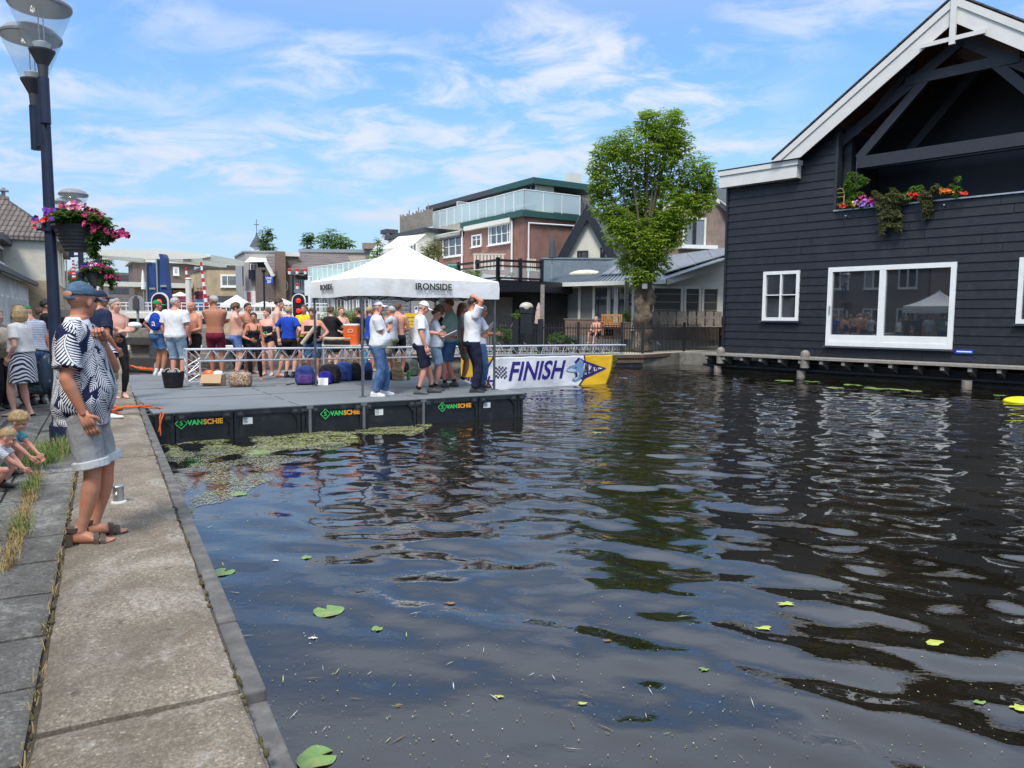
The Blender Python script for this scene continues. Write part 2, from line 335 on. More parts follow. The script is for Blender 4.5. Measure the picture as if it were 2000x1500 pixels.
us = [uj - 8.2, uj - 4.1, uj, uj + 6.3] + [uj + 6.3 + 4.4 * k for k in range(1, 16)]
for k in range(len(us) - 1):
    o = block(us[k] + .012, us[k + 1] - .012, .115, .875, -.3, -.012 if us[k] < uj - .1 else 0.0, .022, k).build('coping_block', COPING, QR); struct(o)
ut = [uj - 6.1, uj - 3.0, uj - .02, qloc(460, 1200).x, qloc(330, 925).x] + [qloc(330, 925).x + 2.45 * k for k in range(1, 27)]
b = mb()
for k in range(len(ut) - 1): b.box(ut[k] + .006, ut[k + 1] - .006, 0, .10, -.75, -.035 + (.004 if k % 2 else 0) - (.05 if ut[k + 1] < uj else 0))
o = b.build('edge_trim', TRIM, QR, bevel=.012); struct(o)
# paving slabs beside the coping, two uneven rows sloping down a little, then brick paving
b = mb(); u = -3.0; k = 0
while u < 40:
    du = .62 + .10 * rng.random(); x = .905
    for wv in (.56, .50):
        b.join(block(u + .01 + .1 * (x > 1.2), u + du - .012 + .1 * (x > 1.2), x + .008, x + wv - .015, -.25, -.055 + .014 * rng.random(), .012, 40 + k, 4)); x += wv; k += 1
    u += du
struct(b.build('kerb_slabs', SLABM, QR))
b = mb(); b.box(-14, 75, .87, 2.02, -3, -.085); struct(b.build('joint_earth', DIRT, QR))
b = mb(); b.box(-14, 75, 2.02, 60, -3, -.05); struct(b.build('pavement', PAVE, QR))
# ---- far bank
bank = [(-26, 62), (-18.5, 50), (-12, 40), (-4.5, 33.2), (4.52, 33.6), (6.0, 34.1), (8.2, 36.3), (9.4, 35.5), (18, 24.2), (40, -8), (260, -8), (260, 400), (-200, 400), (-60, 110)]
GRAVEL = mat('bank_paving', (.20, .18, .16), .9, var=.3, scale=3); BANKW = mat('bank_concrete', (.20, .185, .155), .85, var=.3, scale=3, dirt=(.07, .075, .05), dscale=2, bump=.5, bscale=14)
b = mb(); b.slab([(x, y, 0) for x, y in bank], (0, 0, -3), 0); struct(b.build('far_bank', [BANKW]))
b = mb(); b.slab([(x, y, -.09) for x, y in [(-40, 76), (-26, 62), (-60, 110), (-120, 140), (-200, 76)]], (0, 0, -2), 0); struct(b.build('far_ground', [GRAVEL]))
b = mb(); b.slab([(x, y, -.02) for x, y in [(-41, 76), (-200, 76), (-200, 420), (-59, 112)]][::-1], (0, 0, -2.6), 0); struct(b.build('land_beyond_bridge', [GRAVEL]))
# ---- water: one sheet with real waves, finer close to the quay
def water_mat():
    t = NT('canal_water'); v = t.co('Object'); n = t.noise(v, .5, 5, .6)
    col = t.mix(t.ramp(n, .35, .65), (.0075, .0062, .0035), (.014, .0115, .007))
    t.set(col=col, rough=.015, ior=1.68, spec=.5); a = t.noise(t.co('Object', (1, 1.6, 1), (0, 0, .5)), 5.5, 3, .5); c = t.noise(v, 19, 2, .5)
    t.bump(t.math('ADD', a, t.math('MULTIPLY', c, .12)), .10, .02); return t.m
WHG = {}
def wh(x, y):
    """height of the water surface at a place"""
    h = WHG['h']; i = int(math.log(max(1.41, math.hypot(x, y)) / 1.4) / .0050); j = int((math.atan2(x, y) - R(-56)) / R(.15)); return WZ + float(h[min(max(i, 0), h.shape[0] - 1), min(max(j, 0), h.shape[1] - 1)])
def make_water():
    r = 1.4 * np.exp(np.arange(0, 900) * .0050); th = R(-56) + np.arange(0, 760) * R(.15)
    RR, TT = np.meshgrid(r, th, indexing='ij'); X = RR * np.sin(TT); Y = RR * np.cos(TT)
    # distort the domain so that crests wander
    g = np.random.RandomState(5)
    def field(n, l0, l1, dirs, spread):
        H = np.zeros_like(X)
        for i in range(n):
            l = l0 * (l1 / l0) ** g.rand(); d = dirs + spread * g.randn(); k = 2 * PI / l; ph = g.rand() * 2 * PI
            px_ = X + .25 * np.sin(.9 * Y + i) ; py_ = Y + .25 * np.sin(.8 * X + 2 * i)
            H += l * np.sin(k * (px_ * np.sin(d) + py_ * np.cos(d)) + ph)
        return H / math.sqrt(n)
    env1 = .55 + .45 * np.sin(.55 * X + .4 * Y + 1.0) * np.sin(.35 * Y - .5 * X); 
    ex = (X - (.657 - .547 * Y)) * .877                      # metres from the quay edge
    near = 1 / (1 + np.exp(-(ex - 1.3) / .5)); far = 1 / (1 + np.exp(-(RR - 9) / 2.0))
    H = .0125 * field(18, .5, 1.5, R(25), .55) * (.40 + .60 * near) * (1 - .25 * far) * (.75 + .5 / (1 + np.exp(-(X - .8) / 1.0)))
    H += .0138 * field(22, .24, .62, R(25), .7) * near * (.46 + .60 * far) * (.5 + env1)
    H += .0062 * field(20, .14, .34, R(10), 1.1) * far * near * env1
    d0 = np.hypot(X + 1.6, Y - 9.5); H += .005 * np.sin(2 * PI * d0 / .6) * np.exp(-((d0 - 1.5) / 2.0) ** 2)   # rings spreading from below the platform
    H *= 1 - .8 * np.exp(-((X + 3.3) / 1.7) ** 2 - ((Y - 9.6) / 2.4) ** 2)
    calm = np.exp(-np.maximum(0, RR - 30) / 30); H *= calm
    WHG['h'] = H; Z = WZ + H; nv = X.size; co = np.stack([X, Y, Z], -1).reshape(-1, 3).astype(np.float32)
    a, c = X.shape; I = np.arange(nv).reshape(a, c); q = np.stack([I[:-1, :-1], I[:-1, 1:], I[1:, 1:], I[1:, :-1]], -1).reshape(-1, 4)
    keep = ((ex > -.3) & (RR < 125)).reshape(-1)[q].any(1); q = q[keep]
    used = np.unique(q); mp_ = np.zeros(nv, np.int64); mp_[used] = np.arange(len(used)); co = co[used]; q = mp_[q]
    me = bpy.data.meshes.new('water'); me.vertices.add(len(co)); me.vertices.foreach_set('co', co.ravel()); me.loops.add(q.size); me.loops.foreach_set('vertex_index', q.ravel().astype(np.int32))
    me.polygons.add(len(q)); me.polygons.foreach_set('loop_start', np.arange(0, q.size, 4, dtype=np.int32)); me.polygons.foreach_set('loop_total', np.full(len(q), 4, np.int32)); me.polygons.foreach_set('use_smooth', np.ones(len(q), bool))
    me.update(calc_edges=True); me.materials.append(water_mat()); o = bpy.data.objects.new('water', me); COL.objects.link(o)
    return struct(o)
make_water()
# the same canal outside the picture
b = mb(); b.add([(1.0, -60, WZ), (90, -60, WZ), (90, 8, WZ), (1.15, .8, WZ), (.9, .3, WZ)], [(0, 1, 2, 3, 4)])
# ================================================================ BLACK TIMBER HOUSE on the far bank
BOARD = mat('black_boards', (.0085, .0095, .0135), .5, var=.4, scale=5, bump=.3, bscale=50, dirt=(.022, .023, .027), dscale=1.3)
BEAMB = mat('black_beams', (.022, .024, .030), .5, var=.2, scale=10, bump=.2, bscale=40); UNDER = mat('roof_underside_wood', (.22, .085, .04), .7, var=.3, scale=6)
OFFW = paint('offwhite_trim', (.66, .64, .58), .45); DECKW = mat('grey_deck_planks', (.27, .245, .21), .8, var=.25, scale=10, bump=.3, bscale=30)
def fl(p): return Vector((p[0], p[1], 0))
g1 = ground(1400, 722, WZ); g2 = ground(1893, 762, WZ)
gm_ = (g1 + g2) / 2; g1, g2 = [gm_ + Matrix.Rotation(R(11), 3, 'Z') @ (g_ - gm_) for g_ in (g1, g2)]; HF0 = Frame(g1, g2); sh = HF0.y * .75                                  # wall stands .75 m behind the piles
pa = HF0.o + sh; pb = pa + HF0.x * 10
H = Frame(pa, pb); a0 = H.px(1418, 500)[0]; H = Frame(H.W(a0, 0, 0), H.W(a0 + 1, 0, 0))
P = lambda x, y, o=0.0: H.px(x, y, o)
house = ftree(H, 'timber_house', 'black boarded canal house with white trim and an open roof loggia', 'house')
zb = P(1414, 688)[1]; UL = P(2000, 600)[0]; UR = UL + 5.5
u_log0, z_log = P(1632, 410); zl2 = P(1890, 388)[1]; z_log = (z_log + zl2) / 2
apex = P(1866, -6, -.55); eave = P(1508, 316, -.55); e0 = P(1418, 340); e1 = P(1564, 318)
sl = (apex[1] - eave[1]) / (apex[0] - eave[0])
def roofz(u): return eave[1] + sl * (u - eave[0]) if u < apex[0] else apex[1] - sl * (u - apex[0])
def topz(u): return (e0[1] - .12 if u < e1[0] - .05 else roofz(u) - .1)
wins = []  # (u0,u1,z0,z1)
def winrect(x0, y0, x1, y1):
    (ua, za), (ub, zb_) = P(x0, (y0)), P(x1, y1); return ua, ub, zb_, za
w1a = P(1494, 531); w1b = P(1564, 528); w1c = P(1489, 626)[1]; W1 = (w1a[0] - .02, w1b[0], w1c, (w1a[1] + w1b[1]) / 2)
w2a = P(1620, 525); w2b = P(1871, 509); w2c = P(1613, 674)[1]; W2 = (w2a[0], w2b[0], (w2c + P(1861, 683)[1]) / 2, (w2a[1] + w2b[1]) / 2)
w3 = P(1993, 503); w3b = P(1986, 632); W3 = (w3[0], w3[0] + 1.9, w3b[1], w3[1])
LOG = (u_log0, UR - .8, z_log, 99)
holes = [W1, W2, W3, LOG]
# lapped boards with real openings
b = mb(); exp_ = .305; z = zb; k = 0
while z < apex[1]:
    z1 = z + exp_; k += 1
    cuts = sorted([h for h in holes if h[2] < z1 - .02 and h[3] > z + .02])
    if z1 < e0[1]: x0, x1 = 0, UR
    elif z1 > roofz(e1[0]) - .1:
        x0 = eave[0] + (z1 + .1 - eave[1]) / sl; x1 = 2 * apex[0] - x0
    else: x0, x1 = e1[0] - .3, UR
    x1 = min(x1, UR); spans = []; c = x0
    for h in cuts:
        if h[0] > c: spans.append((c, min(h[0], x1)))
        c = max(c, h[1])
    if c < x1: spans.append((c, x1))
    spans = [(a_, b_, z, z1 + .015) for a_, b_ in spans]
    for h in cuts:                                                  # cut boards at sills and heads
        if z < h[2] - .01: spans.append((max(h[0], x0), min(h[1], x1), z, h[2]))
        if h[3] < z1 - .01: spans.append((max(h[0], x0), min(h[1], x1), h[3], z1 + .015))
    sp2 = []
    for a_, b_, c_, d_ in spans:                                    # butt joints between board lengths
        while b_ - a_ > 4.6: q_ = a_ + rng.uniform(2.2, 4.2); sp2.append((a_, q_ - .006, c_, d_)); a_ = q_ + .006
        sp2.append((a_, b_, c_, d_))
    for s0, s1, zz0, zt in sp2:
        if s1 - s0 < .03: continue
        jit = .006 * rng.random()
        b.add([(s0, -.045 - jit, zz0), (s1, -.045 - jit, zz0), (s1, -.012, zt), (s0, -.012, zt), (s0, .02, zz0), (s1, .02, zz0), (s1, .02, zt), (s0, .02, zt)],
              [(0, 1, 2, 3), (4, 7, 6, 5), (0, 4, 5, 1), (3, 2, 6, 7), (0, 3, 7, 4), (1, 5, 6, 2)])
    z = z1
b.build('wall_boards', BOARD, house)
b = mb()                                                            # side wall, back, floor slab, inner dark room
b.box(-.0, .25, .021, 9, zb, e0[1] - .1); b.box(UR - .25, UR, .021, 9, zb, e0[1]); b.box(.25, UR - .25, 8.8, 9, zb, 9.5)
b.box(.25, UR - .25, .3, 8.8, z_log - .75, z_log - .5); b.box(.25, UR - .25, .3, 8.8, zb, zb + .1)
b.box(LOG[0] - .3, LOG[0] - .03, .03, 4.0, z_log - .4, roofz(LOG[0] - .2) - .45); b.box(LOG[0], UR - .3, 3.9, 4.1, z_log - .4, apex[1] - 1.0)
b.build('inner_wall', BEAMB, house)
# barge boards, eaves, gable ornament
def wbar(name, pts, w, y0, y1, m): return
b = mb(); d = Vector((1, 0, sl)).normalized(); nrm = Vector((-d.z, 0, d.x)); ed = Vector((eave[0], 0, eave[1])); ap = Vector((apex[0], 0, apex[1]))
Wd = .62
def rafter(p0, p1, w, y0, y1, m=0, flip=False):
    p0 = Vector(p0); p1 = Vector(p1); dn = Vector((0, 0, -1))
    return [p0 + Vector((0, y0, 0)), p1 + Vector((0, y0, 0)), p1 + dn * w + Vector((0, y0, 0)), p0 + dn * w + Vector((0, y0, 0))], Vector((0, y1 - y0, 0))
far = Vector((2 * apex[0] - ed.x, 0, ed.z)); Wv = .80
for p0, p1 in ((ed, ap), (ap, far)):
    for w_, y_, t_ in ((Wv, -.55, .05), (.26, -.60, .048)):
        lo = p0 if p0.z < p1.z else p1; sg = 1 if p0 is ed else -1
        b.slab([lo + Vector((0, y_, 0)), ap + Vector((0, y_, 0)), ap + Vector((0, y_, -w_)), lo + Vector((sg * w_ / sl, y_, 0))], (0, t_, 0))
b.build('barge_board', OFFW, house)
b = mb(); b.slab([(-.18, -.40, e0[1]), (e1[0] + .05, -.40, e0[1]), (e1[0] + .05, -.40, e0[1] - .62), (-.18, -.40, e0[1] - .62)], (0, .36, 0)); b.box(-.22, e1[0] + .10, -.45, -.02, e0[1] - .14, e0[1] + .05)
b.build('eaves_board', OFFW, house)
k1 = P(1864, 0, -.5); oz0 = P(1865, 86, -.6)[1]
b = mb(); b.box(apex[0] - .09, apex[0] + .09, -.66, -.56, oz0, apex[1] - .02); zt_ = P(1810, 92, -.55); zt = zt_[1]; dxx = (apex[1] - Wv - zt) / sl + .12
b.box(apex[0] - dxx, apex[0] + dxx, -.64, -.58, zt - .02, zt + .12); b.build('gable_ornament', OFFW, house)
ROOFT = tiles('dark_pantiles', (.04, .042, .05), (.06, .062, .07), axis=2)
b = mb()
for sgn, q0, q1 in ((1, ed, ap), (1, ap, far)):
    b.slab([q0 + Vector((0, -.62, .12)), q1 + Vector((0, -.62, .12)), q1 + Vector((0, 9, .12)), q0 + Vector((0, 9, .12))], (0, 0, -.06), 0)
    b.slab([q0 + Vector((0, -.50, .05)), q1 + Vector((0, -.50, .05)), q1 + Vector((0, 9, .05)), q0 + Vector((0, 9, .05))], (0, 0, -.08), 1)
    for t in (.16, .33, .5, .67, .84):
        c = q0.lerp(q1, t); b.box(c.x - .06, c.x + .06, -.49, 8.9, c.z - .28, c.z - .06, 1)
b.box(-.25, e1[0], -.46, 8.9, e0[1] + .052, e0[1] + .10, 0)
b.build('roof', [ROOFT, UNDER], house)
# loggia timber frame
def pz(x, y, off): q = P(x, y, off); return Vector((q[0], off, q[1]))
b = mb(); of = .35
b.bar(pz(1680, 318, of) + Vector((-.1, 0, 0)), pz(2000, 268, of) + Vector((6, 0, 0)) + Vector((0, 0, 0)) if False else Vector((UR - .4, of, pz(1680, 318, of).z)), .22, .42)
zc = pz(1790, 155, of).z
b.bar((apex[0] - (apex[1] - zc - .9) / sl, of, zc), (apex[0] + (apex[1] - zc - .9) / sl, of, zc), .22, .34)
for s_ in (1, -1):
    m = lambda v: Vector((apex[0] + s_ * (v.x - apex[0]), v.y, v.z))
    b.bar(m(pz(1678, 310, of)), m(pz(1815, 148, of)), .18, .30); b.bar(m(Vector((eave[0] + 1.4, of + .02, roofz(eave[0] + 1.4) - 1.1))), m(Vector((apex[0], of + .02, apex[1] - 1.15))), .16, .34)
    b.bar(m(pz(1672, 262, of)), m(pz(1790, 120, of)), .15, .20) if s_ == 1 else None
b.bar((LOG[0] + .15, of + .3, z_log), (LOG[0] + .15, of + .3, roofz(LOG[0] + .15) - .6), .28, .28); b.box(LOG[0] - .06, LOG[0] + .04, -.07, .3, z_log - .05, roofz(LOG[0]) - .85)
b.bar((LOG[0] + 1.2, 2.6, z_log + 1.9), (apex[0], 2.6, apex[1] - 1.4), .16, .28); b.box(LOG[0], UR - .4, 2.4, 2.6, z_log + 1.85, z_log + 2.05)
b.build('loggia_frame', BEAMB, house)
b = mb(); b.box(LOG[0] - .05, UR, -.10, .10, z_log - .03, z_log + .02); b.build('loggia_sill', mat('zinc', (.45, .47, .50), .4, .6), house)
# windows
def window(house, r, mull=(), bars=(), fw=.09, name='window', fm=None, sill=True, y=0.0, gm=None, depth=.12, pw=.05, head=.0):
    u0, u1, z0, z1 = r; fm = fm or WHITE; b = mb()
    b.box(u0, u1, y - .03, y + depth, z0, z0 + fw); b.box(u0, u1, y - .03, y + depth, z1 - fw, z1); b.box(u0, u0 + fw, y - .03, y + depth, z0 + fw, z1 - fw); b.box(u1 - fw, u1, y - .03, y + depth, z0 + fw, z1 - fw)
    for t in mull: c = u0 + (u1 - u0) * t; b.box(c - pw, c + pw, y - .025, y + depth - .01, z0 + fw, z1 - fw)
    for t in bars: c = z0 + (z1 - z0) * t; b.box(u0 + fw, u1 - fw, y - .015, y + depth - .02, c - pw * .5, c + pw * .5)
    f = b.build(name, fm, house); g = mb(); g.box(u0 + fw * .5, u1 - fw * .5, y + depth * .55, y + depth * .55 + .02, z0 + fw * .5, z1 - fw * .5); g.build('pane', gm or GLASS, f)
    if sill: s = mb(); s.box(u0 - .06, u1 + .06, y - .14, y - .032, z0 - .06, z0 - .005); s.build('sill', fm if sill is True else sill, f)
    return f
SILLD = paint('dark_sill', (.05, .055, .07), .5)
window(house, W1, (.5,), (.52,), .13, y=-.06, sill=SILLD, pw=.035)
f = window(house, W2, (.455,), (), .17, name='sliding_door', y=-.06, sill=SILLD, pw=.11)
b = mb(); b.box(W2[0] + .17, W2[1] - .17, -.075, .0, W2[2] + .17, W2[2] + .42); b.build('door_panel', WHITE, f)
b = mb(); b.box(W2[0] + .10, W2[0] + .13, -.13, -.09, W2[2] + 1.2, W2[2] + 1.5); b.build('handle', STEEL, f)
window(house, W3, (.5,), (), .14, y=-.06, sill=SILLD)
q0 = P(1867, 681); b = mb(); b.box(q0[0], q0[0] + .55, -.075, -.055, q0[1] - .16, q0[1] - .02, 0); b.box(q0[0] + .05, q0[0] + .5, -.08, -.075, q0[1] - .11, q0[1] - .07, 1); b.build('name_plate', [BLUEP, WHITE], house)
for x, y in ((1655, 424), (1846, 403)):
    q = P(x, y); b = mb(); b.tube([(q[0], -.04, q[1]), (q[0] + .05, -.28, q[1] + .02)], .025, 6); b.build('flag_holder', STEEL, house)
b = mb(); b.box(-.03, .07, -.075, -.02, zb, e0[1] - .5); b.build('corner_board', BOARD, house)
# deck on brackets over the water, with dark fascia and piles
deck = ftree(H, 'house_deck', 'grey plank ledge on brackets along the foot of the black house', 'deck')
b = mb(); b.box(-.35, UR, -1.05, -.05, zb - .10, zb - .02); b.build('planks', DECKW, deck)
b = mb(); k = 0; u = -.25
while u < UR: b.add([(u, -1.0, zb - .10), (u + .12, -1.0, zb - .10), (u + .12, -1.0, zb - .25), (u, -1.0, zb - .25), (u, -.3, zb - .10), (u + .12, -.3, zb - .10), (u + .12, -.3, zb - .55), (u, -.3, zb - .55)], [(0, 1, 2, 3), (4, 7, 6, 5), (0, 4, 5, 1), (3, 2, 6, 7), (0, 3, 7, 4), (1, 5, 6, 2)]) ; u += .82
b.build('bracket', DECKW, deck)
b = mb(); zf = P(1400, 712, -.9)[1]
b.box(-.5, UR, -.42, -.3, zb - .62, zb - .28); b.box(-.5, UR, -.72, -.42, WZ + .22, WZ + .30); b.box(-.5, UR, -.45, -.40, WZ + .3, zb - .62); b.build('fascia', BLACKP, deck)
b = mb(); b.box(-.5, UR, -.2, .2, -3, zb - .3); b.build('wall_below', BANKW, deck)
for x in (1404, 1567, 1892):
    u = H.px(x, 700, -.75)[0]; b = mb(); b.tube([(u, -.80, -2.5), (u, -.80, WZ + .24)], .16, 12); b.build('pile', WOOD_OLD, deck)
for i, x in enumerate((1407, 1572)):
    u = H.px(x, 690, -.9)[0]; b = mb(); b.lathe([(.17, -.4), (.17, .12), (.15, .20), (.08, .26), (.0, .28)], (0, 0, 0), 14)
    o = b.build('mooring_post', WOOD_OLD, None, smooth=False); o.location = H.W(u, -.98 if False else -.87, zb - .02); tag(o, ['round topped wooden mooring post at the left corner of the house deck', 'ochre topped mooring post standing on the house deck under the small window'][i], 'mooring post', 'mooring posts on the house deck')
# ================================================================ FLOATING PLATFORM, TENT, TRUSS, BANNER
pf = ground(300, 808, -.03); pr = ground(1020, 768, -.03); PF = Frame(pf, pr); PL = PF.len; PZ = -.03
GRP = mat('pontoon_deck', (.17, .185, .19), .62, var=.12, scale=1.6, bump=.35, bscale=220, d=.003, dirt=(.115, .125, .13), dscale=1.0)
PLAS = mat('black_plastic', (.010, .011, .014), .45, var=.3, scale=7, bump=.15, bscale=30, dirt=(.045, .045, .045), dscale=3)
GALV = mat('galvanised', (.22, .225, .23), .5, .7, var=.2)
ponton = ftree(PF, 'floating_platform', 'black plastic floating pontoon with a grey deck moored along the quay', 'platform')
D_ = 9.6
b = mb(); b.box(.0, PL, .0, D_, PZ - .05, PZ); b.build('deck', GRP, ponton)
b = mb()                                                            # seams between the deck mats
for x in (.335, .67): 
    for y in range(0, 9): b.box(PL * x - .012, PL * x + .012, y * 1.05 + .1, y * 1.05 + .8, PZ, PZ + .004)
for y in (2.4, 4.8, 7.2): b.box(.1, PL - .1, y - .01, y + .01, PZ, PZ + .004)
b.box(1.0, 3.1, 4.25, 4.33, PZ, PZ + .006)
b.build('deck_seam', DGREY, ponton)
xs = [PF.px(x, 800)[0] for x in (300, 335, 455, 590, 612, 708, 822, 838, 930, 1005, 1020)]
xs[0] = 0; xs[-1] = PL
# module shells along the front: recessed panels, ribs, handles
b = mb(); b.box(0, PL, .03, D_ - .03, -.9, PZ - .052)
def panel(x0, x1):
    b.box(x0 + .01, x1 - .01, -.012, .03, -.85, PZ - .10); b.box(x0 + .01, x1 - .01, -.05, .03, PZ - .10, PZ - .012)
    b.box(x0 + .01, x0 + .07, -.05, -.012, -.85, PZ - .10); b.box(x1 - .07, x1 - .01, -.05, -.012, -.85, PZ - .10); b.box(x0 + .07, x1 - .07, -.045, -.012, -.85, WZ + .07)
    b.slab([(x0 + .07, -.045, PZ - .10), (x0 + .2, -.045, PZ - .10), (x0 + .07, -.045, PZ - .24)], (0, .033, 0)); b.slab([(x1 - .07, -.045, PZ - .10), (x1 - .07, -.045, PZ - .24), (x1 - .2, -.045, PZ - .10)], (0, .033, 0))
edges = [0, .37, PL * .215, PL * .43, PL * .47, PL * .62, PL * .755, PL * .80, PL * .90, PL - .13, PL]
e = [PF.px(x, 810)[0] for x in (455, 603, 708, 824, 932)]
e = [0, .32] + [e[0], e[1] - .16, e[1], e[2], e[3] - .14, e[3], e[4], PL - .16, PL]
for i in range(len(e) - 1): panel(e[i], e[i + 1])
for x in e[1:-1]:
    b.box(x - .19, x - .03, -.072, -.0505, PZ - .13, PZ - .02); b.box(x + .03, x + .19, -.072, -.0505, PZ - .13, PZ - .02)
for k in range(10):                                                 # left side toward the quay
    y = k * .96; b.box(-.05, .0, y + .03, y + .93, -.8, PZ - .1); b.box(-.10, -.0, y + .1, y + .3, PZ - .16, PZ - .03); b.box(-.10, -.0, y + .62, y + .82, PZ - .16, PZ - .03)
b.build('float_module', PLAS, ponton)
for x in [q_ for v_ in e[1:-1] for q_ in (v_ - .15, v_ + .07)]:
    b = mb(); b.box(x, x + .08, -.076, -.0725, PZ - .10, PZ - .05); b.build('handle_slot', DGREY, ponton)
for x in (e[4], e[5], e[7]): b = mb(); b.box(x - .025, x + .025, -.09, -.0505, -.75, PZ - .02); b.box(x - .06, x + .06, -.095, -.05, PZ - .06, PZ + .006); b.build('coupling_rail', GALV, ponton)
for k in range(9): b = mb(); b.box(-.16, -.02, k * 1.0 + .9, k * 1.0 + .93, PZ - .05, PZ - .02); b.build('coupling_rail', GALV, ponton)
LG = paint('logo_green', (.05, .55, .12), .5); LO = paint('logo_orange', (.85, .35, .02), .5); LBL = paint('label_white', (.75, .75, .73), .5)
def vanschie(xc, zc, s):
    b = mb(); t1 = text_mb('VAN', s, 0, bold=.0045, align='RIGHT', ext=.002); t2 = text_mb('SCHIE', s, 1, bold=.0045, align='LEFT', ext=.002)
    M = Matrix.Translation((xc, -.056, zc)) @ STAND
    b.join(t1, M @ Matrix.Translation((0, 0, 0))); b.join(t2, M @ Matrix.Translation((.008, 0, 0)))
    dxc = -s * 2.85; r = s * .78; pts = [(dxc, r), (dxc + r, 0), (dxc, -r), (dxc - r, 0)]
    for i in range(4):
        p, q = pts[i], pts[(i + 1) % 4]; b.bar(M @ Vector((p[0], p[1], 0)), M @ Vector((q[0], q[1], 0)), .012, .006, 0, (0, 1, 0))
    b.join(text_mb('S', s * .95, 0, ext=.002, bold=.002), M @ Matrix.Translation((dxc, 0, 0))); b.build('lettering', [LG, LO], ponton, fix=False)
def lb(x, z, w_=.2, h=.14):
    b = mb(); b.box(x, x + w_, -.018, -.014, z, z + h, 0)
    for i in range(4): b.box(x + .015, x + .015 + w_ * (.35 + .1 * (i % 2)), -.0195, -.0182, z + .02 + i * .027, z + .03 + i * .027, 1)
    b.build('module_label', [LBL, DGREY], ponton)
for (x, y) in ((402, 824), (675, 806), (897, 793)):
    u, z = PF.px(x, y, -.05); vanschie(u - .05, z, .122)
for (x, y) in ((464, 822), (724, 805), (937, 791)):
    u, z = PF.px(x, y, -.015); lb(u + .09, z - .07, .17, .12)
# orange mooring line from the platform corner over the coping
ORR = mat('orange_rope', (.75, .14, .02), .7, bump=.5, bscale=200)
b = mb(); p0 = PF.W(.12, -.02, PZ + .03); p1 = ground(222, 806, .05)
for k in range(3):
    pts = [p0.lerp(p1, i / 10) + Vector((.03 * math.sin(i + k * 2), .04 * (k - 1), .05 + .05 * math.sin(PI * i / 10) + .015 * math.sin(i * 1.7 + k))) for i in range(11)]; b.tube(pts, .013, 6)
for k in range(5): a = k * 1.2; b.tube([p1 + Vector((.07 * math.cos(a + i * .7), .07 * math.sin(a + i * .7), -.03 + .02 * k + .01 * i)) for i in range(10)], .014, 6)
b.tube([p0, p0 + Vector((.0, -.07, -.10)), p0 + Vector((.01, -.08, -.40))], .012, 6); b.tube([p0 + Vector((.05, 0, 0)), p0 + Vector((.03, -.07, -.12)), p0 + Vector((-.02, -.08, -.33))], .012, 6)
tag(b.build('mooring_rope', ORR), 'orange mooring rope knotted over the quay edge at the near platform corner', 'rope')
b = mb(); p1 = ground(252, 716, .03); p2 = ground(300, 725, PZ + .02)
for k in range(3): b.tube([p1.lerp(p2, i / 12) + Vector((.1 * math.sin(i * 1.3 + k), .15 * math.cos(i * 1.9 + k), .02 + .01 * k)) for i in range(13)], .018, 6)
tag(b.build('mooring_rope', ORR), 'tangled orange rope at the far platform corner by the timber fender', 'rope')
# ---- pop-up tent
c1 = ground(706, 776, PZ); c2 = ground(971, 761, PZ); c3 = ground(628, 733, PZ)
TF = Frame(c1, c2); TL = TF.len; TD = 2.95
TENTC = mat('tent_canvas', (.80, .80, .79), .75, var=.05, scale=1.5, bump=.25, bscale=7, d=.03, dirt=(.60, .55, .44), dscale=1.1)
tent = ftree(TF, 'pop_up_tent', 'white pop-up tent with dirty valance and dark lettering on the platform', 'tent')
zv0 = TF.px(840, 581)[1]; zv1 = TF.px(840, 549)[1]; zv1 = zv0 + .40
TD = max(2.5, TF.loc(c3).y if TF.loc(c3).y < 6 else 3.0)
zap = at(775, 476, TF.W(TL / 2, TD / 2, 0).y).z
def canopy():
    b = mb(); n = 12; cx, cy = TL / 2, TD / 2; rings = []
    per = []
    m_ = 10
    for i in range(m_): per.append((i / m_, 0.0))
    for i in range(m_): per.append((1.0, i / m_))
    for i in range(m_): per.append((1 - i / m_, 1.0))
    for i in range(m_): per.append((0.0, 1 - i / m_))
    rr = random.Random(3)
    for j in range(n + 1):
        t = j / n; s = 1 - t; z = zv1 + (zap - zv1) * (t ** 1.75 * .62 + t * .38); ring = []
        for (x, y) in per:
            X = cx + (x * TL - cx) * s * (1 + .0) ; Y = cy + (y * TD - cy) * s
            corner = min(abs(x), abs(1 - x)) + min(abs(y), abs(1 - y)); sag = -.10 * math.sin(PI * min(1, corner / .5) / 2) * math.sin(PI * t) ** .8
            ring.append((X, Y, z + sag + .006 * noise.noise(Vector((X * 3, Y * 3, 0)))))
        rings.append(ring)
    dr = [[(cx + (x * TL - cx) * 1.012, cy + (y * TD - cy) * 1.012, zv1 - .02) for x, y in per]]
    lo = [(cx + (x * TL - cx) * (1.015 + .004 * math.sin(20 * x + 13 * y)), cy + (y * TD - cy) * (1.015 + .004 * math.sin(17 * x + 9 * y)), zv0 - .05 * (1 - min(1, 6 * (min(abs(x), abs(1 - x)) + min(abs(y), abs(1 - y))))) * 0 + .012 * math.sin(12 * x + 8 * y)) for x, y in per]
    mid = [(cx + (x * TL - cx) * 1.02, cy + (y * TD - cy) * 1.02, zv1 - .18) for x, y in per]
    inn = [(cx + (X - cx) * .99, cy + (Y - cy) * .99, Z) for X, Y, Z in lo]; inn2 = [(cx + (X - cx) * .985, cy + (Y - cy) * .985, Z - .03) for X, Y, Z in [r for r in dr[0]]]
    und = [[(cx + (X - cx) * .99, cy + (Y - cy) * .99, Z - .012) for X, Y, Z in r] for r in rings]
    b.ring(rings[::-1] + dr + [mid, lo, inn, inn2] + und); return b
